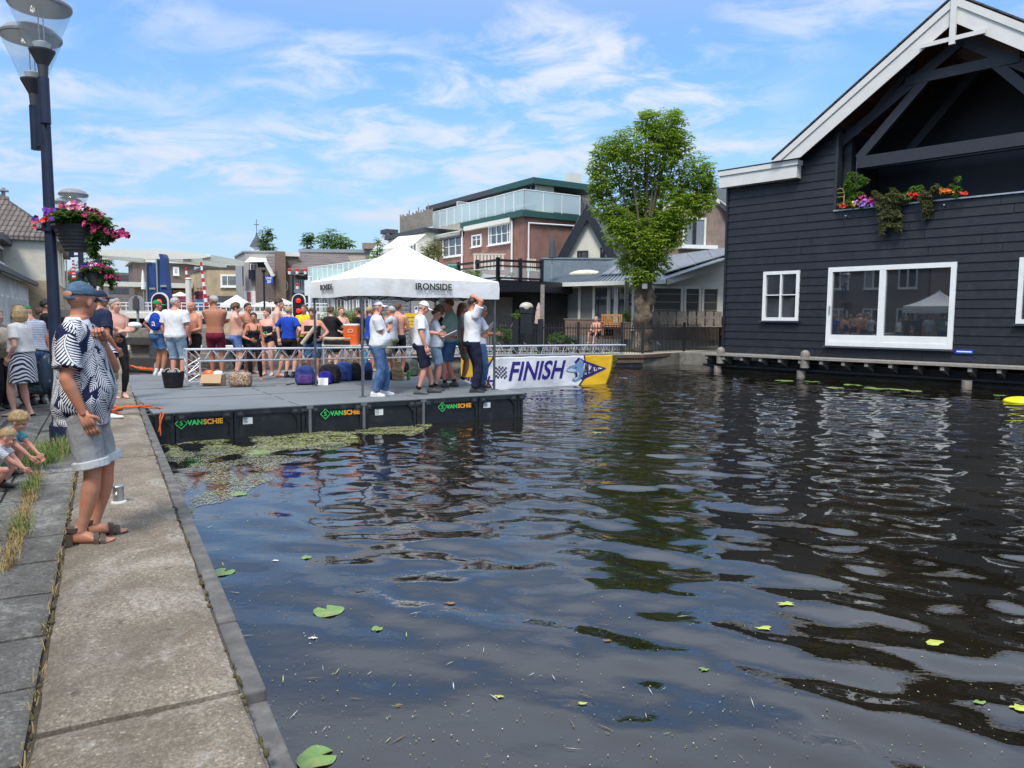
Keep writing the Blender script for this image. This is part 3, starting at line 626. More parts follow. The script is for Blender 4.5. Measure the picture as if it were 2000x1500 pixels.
o = canopy().build('canopy', TENTC, tent, smooth=True); o.data.set_sharp_from_angle(angle=R(28))
b = mb(); b.tube([(TL / 2, TD / 2, zap - .1), (TL / 2, TD / 2, zap + .03)], .05, 8); b.build('peak_cap', TENTC, tent)
TLEG = mat('tent_leg', (.16, .17, .18), .4, .6); LEG = [(0, 0), (TL, 0), (TL, TD), (0, TD)]
for (x, y) in LEG:
    xx, yy = min(max(x, .05), TL - .05), min(max(y, .05), TD - .05); b = mb(); b.box(xx - .02, xx + .02, yy - .02, yy + .02, PZ + .01, zv1 - .05); b.box(xx - .07, xx + .07, yy - .05, yy + .05, PZ + .002, PZ + .012); b.box(xx - .03, xx + .03, yy - .03, yy + .03, 1.05, 1.13); b.build('leg', TLEG, tent)
b = mb(); zs0, zs1 = zv0 - .03, zv1 - .10
for i, (p, q) in enumerate([(LEG[0], LEG[1]), (LEG[1], LEG[2]), (LEG[3], LEG[2]), (LEG[0], LEG[3])]):
    for k in range(4):
        a = Vector((p[0], p[1], 0)).lerp(Vector((q[0], q[1], 0)), k / 4); c = Vector((p[0], p[1], 0)).lerp(Vector((q[0], q[1], 0)), (k + 1) / 4); cc = Vector((TL / 2, TD / 2, 0)); a = a.lerp(cc, .03); c = c.lerp(cc, .03)
        b.bar(a + Vector((0, 0, zs0)), c + Vector((0, 0, zs1)), .012, .025); b.bar(a + Vector((0, 0.015, zs1)), c + Vector((0, .015, zs0)), .012, .025)
for p in LEG: b.bar((p[0], p[1], zs0 + .2), (TL / 2, TD / 2, zap - .5), .014, .028)
for p in ((TL / 2, 0), (TL / 2, TD), (0, TD / 2), (TL, TD / 2)): b.bar((p[0], p[1] + .01, zs0 + .05), (TL / 2, TD / 2, zap - .55), .014, .028)
b.tube([(TL / 2, TD / 2, zap - .7), (TL / 2, TD / 2, zap - .1)], .02, 6); b.build('scissor_frame', DGREY, tent)
INK = paint('dark_ink', (.03, .03, .03), .6); u, z = TF.px(844, 561)
b = mb(); b.join(text_mb('IRONSIDE', .195, 0, bold=.005, ext=.003, spacing=1.04), Matrix.Translation((u, -.078, z + .0)) @ STAND)
b.build('lettering', INK, tent, fix=False)
b = mb(); b.join(text_mb('IRONSIDE', .17, 0, bold=.005, ext=.003, spacing=1.04), Matrix.Translation((-.075, TD * .60, z + .0)) @ Matrix.Rotation(-PI / 2, 4, 'Z') @ STAND)
b.build('lettering', INK, tent, fix=False)
# ---- aluminium truss across the platform and the water
tA = ground(366, 753, PZ); tA = at(366, 753, tA.y); zt0 = at(366, 683, tA.y).z; tBd = 25.4; tB = at(1222, 683, tBd)
KF = Frame(Vector((tA.x, tA.y, 0)), Vector((tB.x, tB.y, 0))); KL = KF.len; zl = zt0; zr = at(1222, 674, tBd).z; TH = .29
def kz(u): return zl + (zr - zl) * u / KL
truss = ftree(KF, 'truss_beam', 'long aluminium lattice truss standing on the platform and reaching over the water', 'truss')
b = mb()
for (v, dz) in ((0, 0), (.25, 0), (.125, -TH)):
    b.tube([(0 if dz == 0 else .22, v, kz(0) + dz), (KL, v, kz(KL) + dz)], .025, 8)
b.build('chord', ALU, truss)
b = mb(); n = int(KL / .42)
for i in range(n):
    u0, u1, um = .2 + i * .42, .2 + (i + 1) * .42, .2 + (i + .5) * .42
    if u1 > KL: break
    for v in (0, .25):
        b.tube([(u0, v, kz(u0)), (um, .125, kz(um) - TH)], .009, 5); b.tube([(um, .125, kz(um) - TH), (u1, v, kz(u1))], .009, 5)
    b.tube([(u0, 0, kz(u0)), (u1, .25, kz(u1))], .008, 5)
b.build('lattice', ALU, truss)
b = mb()                                                            # foot frame at the left and joint frames
for u in (0.0, 3.36, 3.95):
    w_ = .30 if u == 0 else .0
    for (du, v) in ((0, 0), (w_, .02), (0, .25)) if u == 0 else ((0, 0), (0, .25)): b.tube([(u + du, v, PZ), (u + du, v, kz(u) - (TH if du else 0))], .024, 8)
for k in range(3):
    z = PZ + .08 + k * .19; b.tube([(0, 0, z), (.30, .02, z)], .01, 5); b.tube([(0, 0, z), (.30, .02, z + .19)], .01, 5); b.tube([(0, 0, z + .19), (.30, .02, z)], .008, 5); b.tube([(0, 0, z), (0, .25, z + .19)], .009, 5)
b.tube([(0, 0, kz(0)), (0, .25, kz(0))], .024, 8); b.tube([(0, 0, kz(0)), (.3, .02, kz(0) - TH)], .012, 5); b.tube([(0, 0, kz(0) - TH - .3), (.3, .02, kz(0) - TH)], .012, 5)
b.build('truss_foot', ALU, truss)
b = mb()
for k in range(9):
    u = 8 + k * .95; b.tube([(u, .02, kz(u) + .0), (u - .1, .1, kz(u) + .12)], .007, 5)
b.build('cable_tie', paint('black_tie', (.3, .3, .3)), truss)
# ---- FINISH banner hanging from the truss down to the water
uL = KF.px(900, 700)[0]; uR = KF.px(1196, 700)[0]; zbn = WZ - .03
def bsurf(u, z):  # gently creased cloth
    t = (kz(u) - TH - .03 - z) / 1.0
    return -.02 + .035 * math.sin(u * 1.7 + t * 2.0) * t + .02 * math.sin(u * 5.1 - t * 3) * t + .012 * noise.noise(Vector((u * 3, z * 4, 1)))
def banner():
    b = mb(); nu, nz = 90, 26; vs = []; fs = []; ms = []
    for i in range(nu + 1):
        for j in range(nz + 1):
            s = i / nu; t = j / nz; top = kz(uL) - TH - .03; u = uL + (uR - uL) * s; zt = kz(u) - TH - .03 - .012 * abs(math.sin(s * PI * 7)); z = zt + (zbn - zt) * t; u -= .28 * t * t * (s ** 3); vs.append((u, bsurf(u, z), z))
    for i in range(nu):
        for j in range(nz):
            a = i * (nz + 1) + j; fs.append((a, a + 1, a + nz + 2, a + nz + 1)); c = (vs[a][0] + vs[a + nz + 2][0]) / 2; h = (j + .5) / nz
            k1 = uA + uD * abs(h - .52) * 2 - 0; k2 = uB - .05 + (-uD2 * h if h < .55 else -uD2 * .55 + 0); m_ = 0
            kl = uA - uD + uD * 2 * abs(h - .5); kr = uC + (.22 * h if h < .62 else .22 * .62 - (h - .62) * .95)
            m_ = 1 if (c < kl or c > kr) else 0
            ms.append(m_)
    b.v = [tuple(v) for v in vs]; b.f = fs; b.m = ms; return b
uA = KF.px(962, 700)[0]; uC = KF.px(1140, 700)[0]; uD = .32; uD2 = .3; uB = uC
BW = mat('banner_white', (.74, .74, .76), .6, var=.04, scale=2, bump=.3, bscale=5, d=.03, dirt=(.62, .62, .63), dscale=1.5); BY = mat('banner_yellow', (.82, .48, .015), .55, var=.08, scale=2, bump=.3, bscale=5, d=.03)
BN = paint('banner_navy', (.028, .016, .20), .5); BD = paint('banner_dark', (.03, .01, .06), .5)
ban = ftree(KF, 'finish_banner', 'white and yellow FINISH banner hanging from the truss into the water', 'banner')
o = banner().build('cloth', [BW, BY], ban, smooth=True, fix=False); sm = o.modifiers.new('s', 'SOLIDIFY'); sm.thickness = .004
def drape(bb, off=.012):
    bb.v = [(x, bsurf(x, z) - off + (y - 0), z) for x, y, z in bb.v]; return bb
def up_text(t, s, u, z, **k):
    a = mb(); a.join(text_mb(t, s, 0, ext=.0, **k), Matrix.Translation((u, 0, z)) @ STAND)
    return a
def dense(b_, cuts=3):
    me = b_.mesh('t', [BN, BW, BY, BD]); bm = bmesh.new(); bm.from_mesh(me); bmesh.ops.triangulate(bm, faces=bm.faces[:]); bmesh.ops.subdivide_edges(bm, edges=[e for e in bm.edges if e.calc_length() > .12], cuts=cuts, use_grid_fill=True)
    bm.verts.ensure_lookup_table(); r_ = mb(); r_.v = [tuple(v.co) for v in bm.verts]; r_.f = [tuple(v.index for v in f.verts) for f in bm.faces]; r_.m = [f.material_index for f in bm.faces]; bm.free(); bpy.data.meshes.remove(me); return r_
uf, zf_ = KF.px(1044, 724)
u1, z1 = KF.px(988, 737); u2, z2 = KF.px(1101, 714)
t_ = text_mb('FINISH', 1.0, 0, ext=0, shear=.28, bold=.022); wx = max(v[0] for v in t_.v) - min(v[0] for v in t_.v); hx = max(v[1] for v in t_.v) - min(v[1] for v in t_.v)
S_ = Matrix.Diagonal(((u2 - u1) / wx, .60 / hx, 1, 1)); a = mb(); a.join(t_, Matrix.Translation(((u1 + u2) / 2, 0, (z1 + z2) / 2)) @ STAND @ S_); drape(dense(a)).build('lettering', BN, ban, fix=False)
t_ = text_mb('FINISH', .40, 0, ext=0, shear=.28, bold=.01); a = mb(); a.join(t_, Matrix.Translation((uL + .55, 0, -.28)) @ STAND); drape(dense(a)).build('lettering', BN, ban, fix=False)
def bp(poly, m=0): bb = mb(); bb.add([(x, 0, z) for x, z in poly], [tuple(range(len(poly)))], m); return bb
a = mb()                                                            # dark chevron edges
def stroke(pts, w_, m=3):
    for i in range(len(pts) - 1):
        p, q = Vector((pts[i][0], 0, pts[i][1])), Vector((pts[i + 1][0], 0, pts[i + 1][1])); n_ = int((q - p).length / .1) + 1; d_ = (q - p).normalized(); nn = Vector((-d_.z, 0, d_.x)) * w_ / 2
        for k in range(n_): s0 = p.lerp(q, k / n_); s1 = p.lerp(q, (k + 1) / n_); a.add([s0 - nn, s1 - nn, s1 + nn, s0 + nn], [(0, 1, 2, 3)], m)
zT = kz(uA) - TH - .04; zB = zbn; zm = (zT + zB) / 2
stroke([(uA, zT), (uA - uD, zm), (uA, zB)], .05); zr_ = kz(uC) - TH - .04; zc_ = zr_ + (zB - zr_) * .62
stroke([(uC, zr_), (uC + .14, zc_)], .05); stroke([(uC + .14, zc_), (uC - .22, zB)], .05)
for i in range(7):                                                  # chequered flag
    for j in range(6):
        if (i + j) % 2: x, z = KF.px(966, 726)[0] + i * .06, KF.px(966, 727)[1] - .20 + j * .06 + .02 * math.sin(i * .7); a.add([(x, 0, z), (x + .06, 0, z), (x + .066, 0, z + .06), (x + .006, 0, z + .06)], [(0, 1, 2, 3)], 3)
drape(a).build('chequered_flag', [BN, BW, BY, BD], ban, fix=False)
# club emblem: blue shark head in front of a pennant
sx, sz = KF.px(1104, 724); ex, ez = KF.px(1183, 718); Ls = ex - sx
def em(pts): return [(sx + Ls * p[0], (sz + (ez - sz) * p[0]) + Ls * p[1] * .62) for p in pts]
SB = [paint('shark_blue', (.16, .30, .48), .5), paint('shark_pale', (.50, .62, .72), .5), BN, BW, BY, BD]
layers = [([(.36, .33), (.45, .27), (1.0, -.02), (.42, -.32), (.30, -.26)], 2), ([(.44, .19), (.90, -.01), (.46, -.17), (.42, .0)], 3), ([(.42, .30), (.30, .38), (.20, .24), (.30, .16)], 2),
          ([(0, .02), (.10, .13), (.24, .18), (.34, .33), (.41, .26), (.43, .0), (.41, -.22), (.36, -.28), (.24, -.36), (.15, -.30), (.24, -.17), (.22, -.06), (.08, -.04)], 0),
          ([(.0, .02), (.08, -.03), (.22, -.05), (.25, -.01), (.15, .06)], 1), ([(.19, -.24), (.27, -.14), (.28, -.05), (.33, -.12), (.30, -.26), (.24, -.31)], 1), ([(.20, -.08), (.27, -.08), (.29, -.20), (.23, -.25), (.24, -.15)], 5), ([(.20, .08), (.26, .09), (.25, .06)], 5)]
for k, (pl, m_) in enumerate(layers):
    bb = dense(bp(em(pl), m_), 2); 
    drape(bb, .010 + .0035 * k).build('emblem', SB, ban, fix=False)
for tx, s_, px_, pz_, sh_ in (('BZ', .36, .54, .02, .2), ('& PC', .17, .70, .01, .2)):
    p = em([(px_, pz_)])[0]; drape(up_text(tx, s_, p[0], p[1], shear=sh_, bold=.008), .045).build('lettering', BD, ban, fix=False)
# ================================================================ BUILDINGS BEHIND THE CANAL
DA = Vector((.546, -.838, 0)); DB = Vector((.838, .546, 0))
def face(pr_, Yr, pl_=None, d=DA, ln=10):
    """frame of a canal-side face: from its far left end to its near right corner"""
    c = plan(pr_, Yr); d = Vector(d).normalized()
    if pl_ is not None:
        k = (pl_ - 1000) / F; ln = (c.x - k * c.y) / (d.x - k * d.y)
    return Frame(c - d * ln, c)
def pxr(fr, px, py, u):
    """pixel -> (v, z) on the side plane at local x = u"""
    d = ray(px, py); q = fr.o + fr.x * u - CP; t = q.dot(fr.x) / d.dot(fr.x); p = CP + d * t
    return ((p - fr.o).dot(fr.y), p.z)
def rect(fr, x0, y0, x1, y1, off=0.0):
    a = fr.px(x0, y0, off); c = fr.px(x1, y1, off); m = fr.px(x0, y1, off)[1]; return (a[0], c[0], (m + c[1]) / 2, (a[1] + fr.px(x1, y0, off)[1]) / 2) if False else (a[0], c[0], c[1], a[1])
BRED = brick('red_brick', (.235, .07, .042), (.30, .105, .065), (.27, .21, .17)); BBRN = brick('brown_brick', (.20, .12, .085), (.27, .17, .12), (.28, .25, .21)); BYEL = brick('yellow_brick', (.42, .30, .14), (.50, .36, .18), (.40, .35, .27))
BGRY = brick('grey_brown_brick', (.15, .125, .105), (.20, .165, .14), (.24, .22, .2), .21, .06); BDRK = brick('dark_brick', (.12, .075, .06), (.16, .10, .08), (.2, .18, .15))
GREEN = paint('dark_green_paint', (.02, .075, .06), .4); STUC = mat('grey_stucco', (.36, .34, .30), .9, var=.12, scale=2, dirt=(.25, .235, .2), dscale=1); ZINC = mat('zinc_sheet', (.20, .245, .27), .5, .3, var=.12, scale=1.5); CREAMP = paint('cream_paint', (.66, .64, .55), .5)
TILEG = tiles('grey_pantiles', (.11, .095, .09), (.16, .14, .135)); TILED = tiles('slate_tiles', (.07, .08, .095), (.10, .11, .125)); TILER = tiles('brown_pantiles', (.13, .10, .085), (.20, .16, .14))
ASPH = mat('flat_roof_felt', (.07, .07, .07), .9)
BL = Matrix.Identity(4)
def win(h, fr, x0, y0, x1, y1, mull=(), bars=(), fw=.08, fm=None, gm=None, off=0.0, **k):
    return window(h, rect(fr, x0, y0, x1, y1, off), mull, bars, fw, fm=fm or WHITE, y=off - .075, gm=gm or GLASS, depth=.075, pw=k.pop('pw', .035), **k)
def rail(h, fr, pts, hgt, n, m=None, pm=None, name='balcony_rail', tilt=0):
    """glass balustrade through local (u, v, z) points: posts, top rail, one pane per bay"""
    b = mb(); g = mb()
    for (p, q, k) in zip(pts[:-1], pts[1:], n):
        p = Vector(p); q = Vector(q); b.bar(p + Vector((0, 0, hgt)), q + Vector((0, 0, hgt)), .06, .05)
        for i in range(k + 1): c = p.lerp(q, i / k); b.bar(c, c + Vector((0, 0, hgt)), .05, .05)
        for i in range(k):
            a, c = p.lerp(q, (i + .04) / k), p.lerp(q, (i + .96) / k); nn = (c - a).cross(Vector((0, 0, 1))).normalized() * .008
            g.slab([a + Vector((0, 0, .08)) - nn, c + Vector((0, 0, .08)) - nn, c + Vector((0, 0, hgt - .03)) - nn, a + Vector((0, 0, hgt - .03)) - nn], nn * 2)
    f = b.build(name, m or WHITE, h); g.build('glass_panel', pm or FROST, f); return f
# ---- big brick apartment house with green fascias
E = face(1022, 50, 833); Ln = E.len; eh = ftree(E, 'apartment_house', 'red brick canal apartment house with green fascias and frosted glass balconies', 'house')
zt_ = E.px(1018, 414)[1]; ub = E.px(907, 430)[0]; DE = 11.5
b = mb(); b.box(ub, Ln, 0, DE, 0, zt_ - .35, 0); b.build('wall', BRED, eh)
b = mb(); b.box(0, ub - .003, .02, DE - .5, 0, zt_ - .9, 0); b.build('wall', BRED, eh)
b = mb(); b.box(ub - .1, Ln + .25, -.3, DE, zt_ - .35, zt_ + .05); b.build('fascia', GREEN, eh)
b = mb(); b.box(-.2, ub - .105, -.3, DE, zt_ - .95, zt_ - .55); b.build('fascia', DGREY, eh)
sbk = 2.0; q = pxr(E, 1050, 352, Ln - 1.2); uT = E.px(1050, 352, sbk)[0]; zU = E.px(1050, 352, sbk)[1]; u0_ = E.px(850, 402, sbk)[0]
vE = pxr(E, 1082, 380, uT)[0]; b = mb(); b.box(u0_, uT, sbk, vE, zt_ + .05, zU - .3); b.build('upper_wall', CREAM, eh)
b = mb(); b.box(u0_ - .4, E.px(978, 380, sbk)[0], sbk - .7, sbk + 4, zU - .34, zU + .05); b.build('roof_edge', DGREY, eh)
b = mb(); b.box(E.px(978, 380, sbk)[0], uT + .5, sbk - .7, pxr(E, 1165, 375, uT)[0], zU - .34, zU + .07); b.build('roof_edge', GREEN, eh)
for (x0, y0, x1, y1, mu) in ((982, 377, 1005, 398, (.5,)), (1008, 368, 1049, 389, (.25, .5, .75)), (935, 390, 958, 405, (.5,)), (906, 398, 930, 410, (.5,))):
    win(eh, E, x0, y0, x1, y1 + 8, mu, off=sbk, fw=.1)
rail(eh, E, [(E.px(846, 443, -.1)[0], -.1, zt_ + .06), (Ln + .1, -.1, zt_ + .06), (Ln + .1, 4.6, zt_ + .06)], 1.35, [11, 3])
rail(eh, E, [(E.px(936, 400, 1.9)[0], -.05, zt_ + .07), (E.px(936, 400, 1.9)[0], 1.9, zt_ + .07)], 1.7, [1], name='privacy_screen')
win(eh, E, 956, 442, 998.5, 474, (.12, .38, .62, .88), (.5,), .1, sill=True); win(eh, E, 923, 460, 941.5, 481, (.5,), (.6,), .1)
r_ = rect(E, 805 * .24 + 720, 330 + 460 * .24, 1180 * .24 + 720, 330 + 400 * .24)
for (x0, x1, y) in ((913, 1003, 424), (837, 905, 449)):
    a, z = E.px(x0, y + (x1 - x0) * .19); c, z2 = E.px(x1, y); b = mb(); b.box(a, c, -.34 if x0 > 900 else -.3, -.02, z2 - .36, z2 - .05); b.build('awning_box', CREAMP, eh)
win(eh, E, 866, 459, 905, 500, (.33, .66), (.45,), .16, sill=False)
b = mb(); uu = E.px(1003, 418)[0]; b.tube([(uu, -.12, 3.2), (uu, -.12, zt_ - .5)], .07, 8); b.build('drainpipe', WHITE, eh)
uu = E.px(905, 440)[0]; b = mb(); b.tube([(uu, -.12, 3.2), (uu, -.12, zt_ - .5)], .07, 8); b.build('drainpipe', WHITE, eh)
b = mb(); b.tube([(Ln + .12, .3, 2.8), (Ln + .12, .3, zt_ - .75), (Ln + .12, 7.4, zt_ - .6)], .07, 8); b.build('drainpipe', WHITE, eh)
pL = [E.loc(at(x, y, Y)) for x, y, Y in ((1078, 366, 54), (1146, 374, 58), (1166, 425, 58), (1081, 420, 53.4))]
b = mb(); b.slab(pL, (0, .35, -.1)); b.build('mansard_roof', TILEG, eh)
b = mb(); p0, p1 = E.loc(at(1079, 364, 53.6)), E.loc(at(1150, 373, 58)); b.bar(p0, p1, .3, .25); b.build('ridge_tiles', TILEG, eh)
p = E.loc(at(1120, 349, 55)); b = mb(); b.box(p.x - .3, p.x + .3, p.y - .5, p.y + .5, p.z - .6, p.z + .35); b.lathe([(.0, 0), (.2, 0), (.2, .02), (0, .02)], (p.x, p.y, p.z + .36), 10); b.build('air_conditioner', CREAMP, eh)
b = mb(); [b.slab([(p.x - 4 - i * 1.2, p.y - 2, zU + .1), (p.x - 3.2 - i * 1.2, p.y - 2, zU + .1), (p.x - 3.2 - i * 1.2, p.y - 1.4, zU + .45), (p.x - 4 - i * 1.2, p.y - 1.4, zU + .45)], (0, .03, .03)) for i in range(3)]; b.build('solar_panel', GLASS, eh)
# wooden roof fence and white house with awning to its left
E2 = face(833, 60, 760); e2 = ftree(E2, 'white_house', 'white canal house with a big pulled-out awning and a picket roof terrace', 'house')
zt2 = E2.px(812, 458)[1]; b = mb(); b.box(0, E2.len, 0, 8, 0, zt2); b.build('wall', CREAM, e2); b = mb(); b.box(-.2, E2.len + .2, -.3, 8, zt2, zt2 + .35); b.build('fascia', DGREY, e2)
b = mb(); ua, ubb = E2.px(782, 450)[0], E2.px(845, 440)[0]
k = 0; u = ua
while u < ubb: hh_ = 1.35 + .25 * rng.random() + (.25 if k % 8 == 0 else 0); b.box(u, u + .14, -.05, -.01, zt2 + .35, zt2 + .3 + hh_); u += .22; k += 1
b.box(ua, ubb, -.01, .04, zt2 + .7, zt2 + .8); b.box(ua, ubb, -.01, .04, zt2 + 1.3, zt2 + 1.4); b.build('picket_fence', WOOD_OLD, e2)
pL = [E2.loc(at(x, y, Y)) for x, y, Y in ((778, 462, 59), (832, 457, 58), (808, 477, 54), (748, 485, 55))]; b = mb(); b.slab(pL, (0, 0, -.08)); b.build('awning', CREAMP, e2)
win(e2, E2, 802, 470, 815, 496, (.5,))
E3 = Frame(plan(722, 74), plan(760, 70)); e3 = ftree(E3, 'gabled_house', 'small white gabled house with dark roof trim left of the tent peak', 'house')
g_ = [E3.px(x, y) for x, y in ((722, 500), (728, 495), (748, 458), (757, 458), (778, 492), (778, 500))]
b = mb(); b.prism([(g_[0][0], 0), (g_[0][0], g_[1][1]), g_[2], g_[3], (g_[4][0], g_[4][1]), (g_[5][0], 0)], 0, 1.5); b.build('wall', WHITE, e3)
b = mb(); b.bar((g_[3][0] - .1, -.05, g_[3][1] + .1), (g_[4][0] + .3, -.05, g_[4][1]), .3, .25, 0, (0, 1, 0)); b.box(g_[2][0] - .15, g_[3][0] + .15, -.2, 1, g_[2][1] + .02, g_[2][1] + .4); b.build('gable_trim', DGREY, e3)
pL = [E3.loc(at(x, y, Y)) for x, y, Y in ((757, 459, 70), (800, 462, 74), (800, 492, 74), (778, 492, 70))]; b = mb(); b.slab(pL, (0, .2, 0)); b.build('roof', TILER, e3)
# ---- black roof terrace
T1 = face(972, 41, 830); te = ftree(T1, 'roof_terrace', 'black railed roof terrace with glass bays beside the zinc wall', 'terrace')
ztr = T1.px(972, 508)[1]; zfl = T1.px(972, 546)[1]; zun = T1.px(972, 556)[1]; TLn = T1.len
cr = T1.loc(at(1058, 505, 42.5)); 
b = mb(); b.slab([(0, 0, zfl), (TLn, 0, zfl), (cr.x, cr.y, zfl), (cr.x - 2, cr.y + 6, zfl), (0, 8, zfl)], (0, 0, zun - zfl - .35)); b.build('deck', BLACKP, te)
b = mb(); b.slab([(.5, 2.5, zun - .3), (TLn - .4, 2.5, zun - .3), (cr.x - 1.0, cr.y + 1.2, zun - .3), (cr.x - 2, cr.y + 6, zun - .3), (0, 8, zun - .3)], (0, 0, -4)); b.build('wall', mat('shadow_dark_boards', (.012, .012, .014), .8), te)  # near-black colour carries the shade under the terrace
b = mb(); g = mb()
for p, q, k in (((0, 0), (TLn, 0), 4), ((TLn, 0), (cr.x, cr.y), 2)):
    p = Vector((p[0], p[1], zfl)); q = Vector((q[0], q[1], zfl)); hT = ztr - zfl
    b.bar(p + Vector((0, 0, hT)), q + Vector((0, 0, hT)), .16, .12); b.bar(p + Vector((0, 0, hT * .72)), q + Vector((0, 0, hT * .72)), .06, .08); b.bar(p + Vector((0, 0, .1)), q + Vector((0, 0, .1)), .08, .1)
    for i in range(k + 1): c = p.lerp(q, i / k); b.bar(c, c + Vector((0, 0, hT + .15)), .17, .17)
    nn = (q - p).cross(Vector((0, 0, 1))).normalized() * .006; g.slab([p + Vector((0, 0, .15)), q + Vector((0, 0, .15)), q + Vector((0, 0, hT * .68)), p + Vector((0, 0, hT * .68))], nn)
f = b.build('railing', BLACKP, te); g.build('glass_panel', CLEARG, f)
# garden wall under the terrace
GW = Frame(plan(880, 44), plan(1060, 44.5)); gw = ftree(GW, 'garden_wall', 'grey brown brick garden wall behind the black fence', 'wall')
b = mb(); b.box(0, GW.len, 0, .25, 0, GW.px(1000, 583)[1]); b.box(-.02, GW.len, -.03, .28, GW.px(1000, 583)[1], GW.px(1000, 583)[1] + .08); b.build('bricks', BGRY, gw)
b = mb(); u = GW.px(953, 600)[0]; b.box(u, u + .35, -.1, -.032, 0, GW.px(1000, 575)[1]); b.build('pillar', BANKW, gw)
# zinc clad wall
ZW = Frame(plan(1058, 48.9), plan(1215, 48.9)); zw = ftree(ZW, 'zinc_wall', 'blue grey zinc clad parapet wall between terrace and low roof', 'wall'); z0, z1 = ZW.px(1058, 560)[1], ZW.px(1058, 506)[1]
b = mb(); b.box(0, ZW.len, 0, .3, .2, z1)
k = 0; u = .05
while u < ZW.len: b.box(u, u + .03, -.03, -.001, .2, z1 - .01); u += .62
b.box(-.05, ZW.len + .05, -.06, .36, z1 + .002, z1 + .1); b.build('cladding', ZINC, zw)
# cream gable with broad black barge boards
G = Frame(plan(1092, 50.8), plan(1205, 49.4)); gh = ftree(G, 'gabled_house', 'cream rendered gable house with broad black barge boards', 'house')
ga, gb = G.px(1147, 408), G.px(1092, 506); sg = (ga[1] - gb[1]) / (ga[0] - gb[0]); 
b = mb(); b.prism([(gb[0], 0), (gb[0], gb[1]), ga, (2 * ga[0] - gb[0], gb[1]), (2 * ga[0] - gb[0], 0)], 0, 9); b.build('wall', CREAM, gh)
b = mb(); ap_ = G.px(1147, 400, -.4)
for s_ in (1, -1):
    b.slab([(ap_[0], -.42, ap_[1]), (ap_[0] - s_ * 4.1, -.42, ap_[1] - 4.1 * sg), (ap_[0] - s_ * 4.1 + s_ * .62, -.42, ap_[1] - 4.1 * sg - .1), (ap_[0], -.42, ap_[1] - .95)], (0, .12, 0))
b.build('barge_board', BLACKP, gh)
b = mb()
for s_ in (1, -1): b.slab([(ap_[0], -.45, ap_[1] + .04), (ap_[0] - s_ * 4.15, -.45, ap_[1] + .04 - 4.15 * sg), (ap_[0] - s_ * 4.15, 9, ap_[1] + .04 - 4.15 * sg), (ap_[0], 9, ap_[1] + .04)], (0, 0, .1))
b.build('roof', TILED, gh)
win(gh, G, 1128, 490, 1149, 509, (.35,), fm=BLACKP); win(gh, G, 1173, 484, 1180, 509, fm=BLACKP)
# brick house behind the tree
J = Frame(plan(1305, 52), plan(1425, 53)); jh = ftree(J, 'brick_house', 'brown brick house with grey tiled roof behind the tree and black house', 'house')
j0, j1, j2 = J.px(1318, 405), J.px(1368, 374), J.px(1430, 418)
b = mb(); b.prism([(j0[0] - 3, 0), (j0[0] - 3, j0[1] - 1.2), (j0[0], j0[1]), j1, j2, (j2[0], 0)], 0, 8); b.build('wall', BBRN, jh)
b = mb(); b.bar((j1[0], -.1, j1[1] + .1), (j2[0], -.1, j2[1] + .1), .25, .35, 0, (0, 1, 0)); b.bar((j1[0], -.1, j1[1] + .1), (j0[0] - 3, -.1, j0[1] - 1.0), .25, .35, 0, (0, 1, 0)); b.build('verge', CREAMP, jh)
pL = [J.loc(at(x, y, Y)) for x, y, Y in ((1378, 366, 53), (1440, 362, 62), (1440, 420, 52.5), (1430, 414, 52))]; b = mb(); b.slab(pL, (0, .1, -.3)); b.build('roof', TILED, jh)
win(jh, J, 1333, 424, 1377, 484, (.5,), (), .14, fm=CREAMP, gm=GLASS2); b = mb(); r_ = rect(J, 1337, 430, 1373, 481); b.box((r_[0] + r_[1]) / 2 - .12, (r_[0] + r_[1]) / 2 + .12, -.14, -.11, r_[2], r_[3]); b.build('window_post', BLACKP, jh)
a = J.px(1323, 492); c = J.px(1393, 483); b = mb(); b.box(a[0], c[0], -.7, -.002, a[1] + .2, a[1] + .45); b.box(c[0] - .1, c[0] + 3, -.6, -.002, a[1] - .15, a[1] + .12); b.build('cornice', WHITE, jh)
# ---- low garden house: zinc roof, white fascia, glazed front
I1 = Frame(plan(1024, 46), plan(1296, 40)); ih = ftree(I1, 'garden_house', 'low house with striped zinc roof, white fascia and cream window frames', 'house'); IL = I1.len
zI = I1.px(1236, 556)[1]; zI2 = I1.px(1236, 549)[1]; V0 = 1.0                            # wall 1 m behind the eaves
uw = lambda x: I1.px(x, 600, V0)[0]; rI = lambda x0, y0, x1, y1: rect(I1, x0, y0, x1, y1, V0)
b = mb(); b.box(uw(1056), uw(1081), V0, V0 + .3, 0, zI + .1); b.build('brick_pier', BGRY, ih)
b = mb(); b.box(uw(1081), uw(1275), V0 + .12, V0 + 6, 0, zI + .3); b.build('wall', mat('grey_boards', (.20, .19, .17), .8, var=.2, scale=8), ih)
SX = 1020; 
for (x0, x1, mu, gm_, nm) in ((1081, 1133, (.30,), GLASS2, 'french_door'), (1158, 1190, (), GLASS, 'french_door'), (1188, 1203, (), GLASS, 'window'), (1203, 1238, (), GLASS, 'window')):
    r_ = rect(I1, x0, 563, x1, 646, V0); r_ = (r_[0], r_[1], .95, zI + .1); window(ih, r_, mu, (), .16, name=nm, fm=CREAMP, y=V0, gm=gm_, depth=.08, pw=.09, sill=False)
pe = [I1.px(1024, 557), I1.px(1298, 546)]
b = mb(); b.box(-.1, IL + .1, -.06, .0, zI, zI2 + .04); b.build('fascia', OFFW, ih)
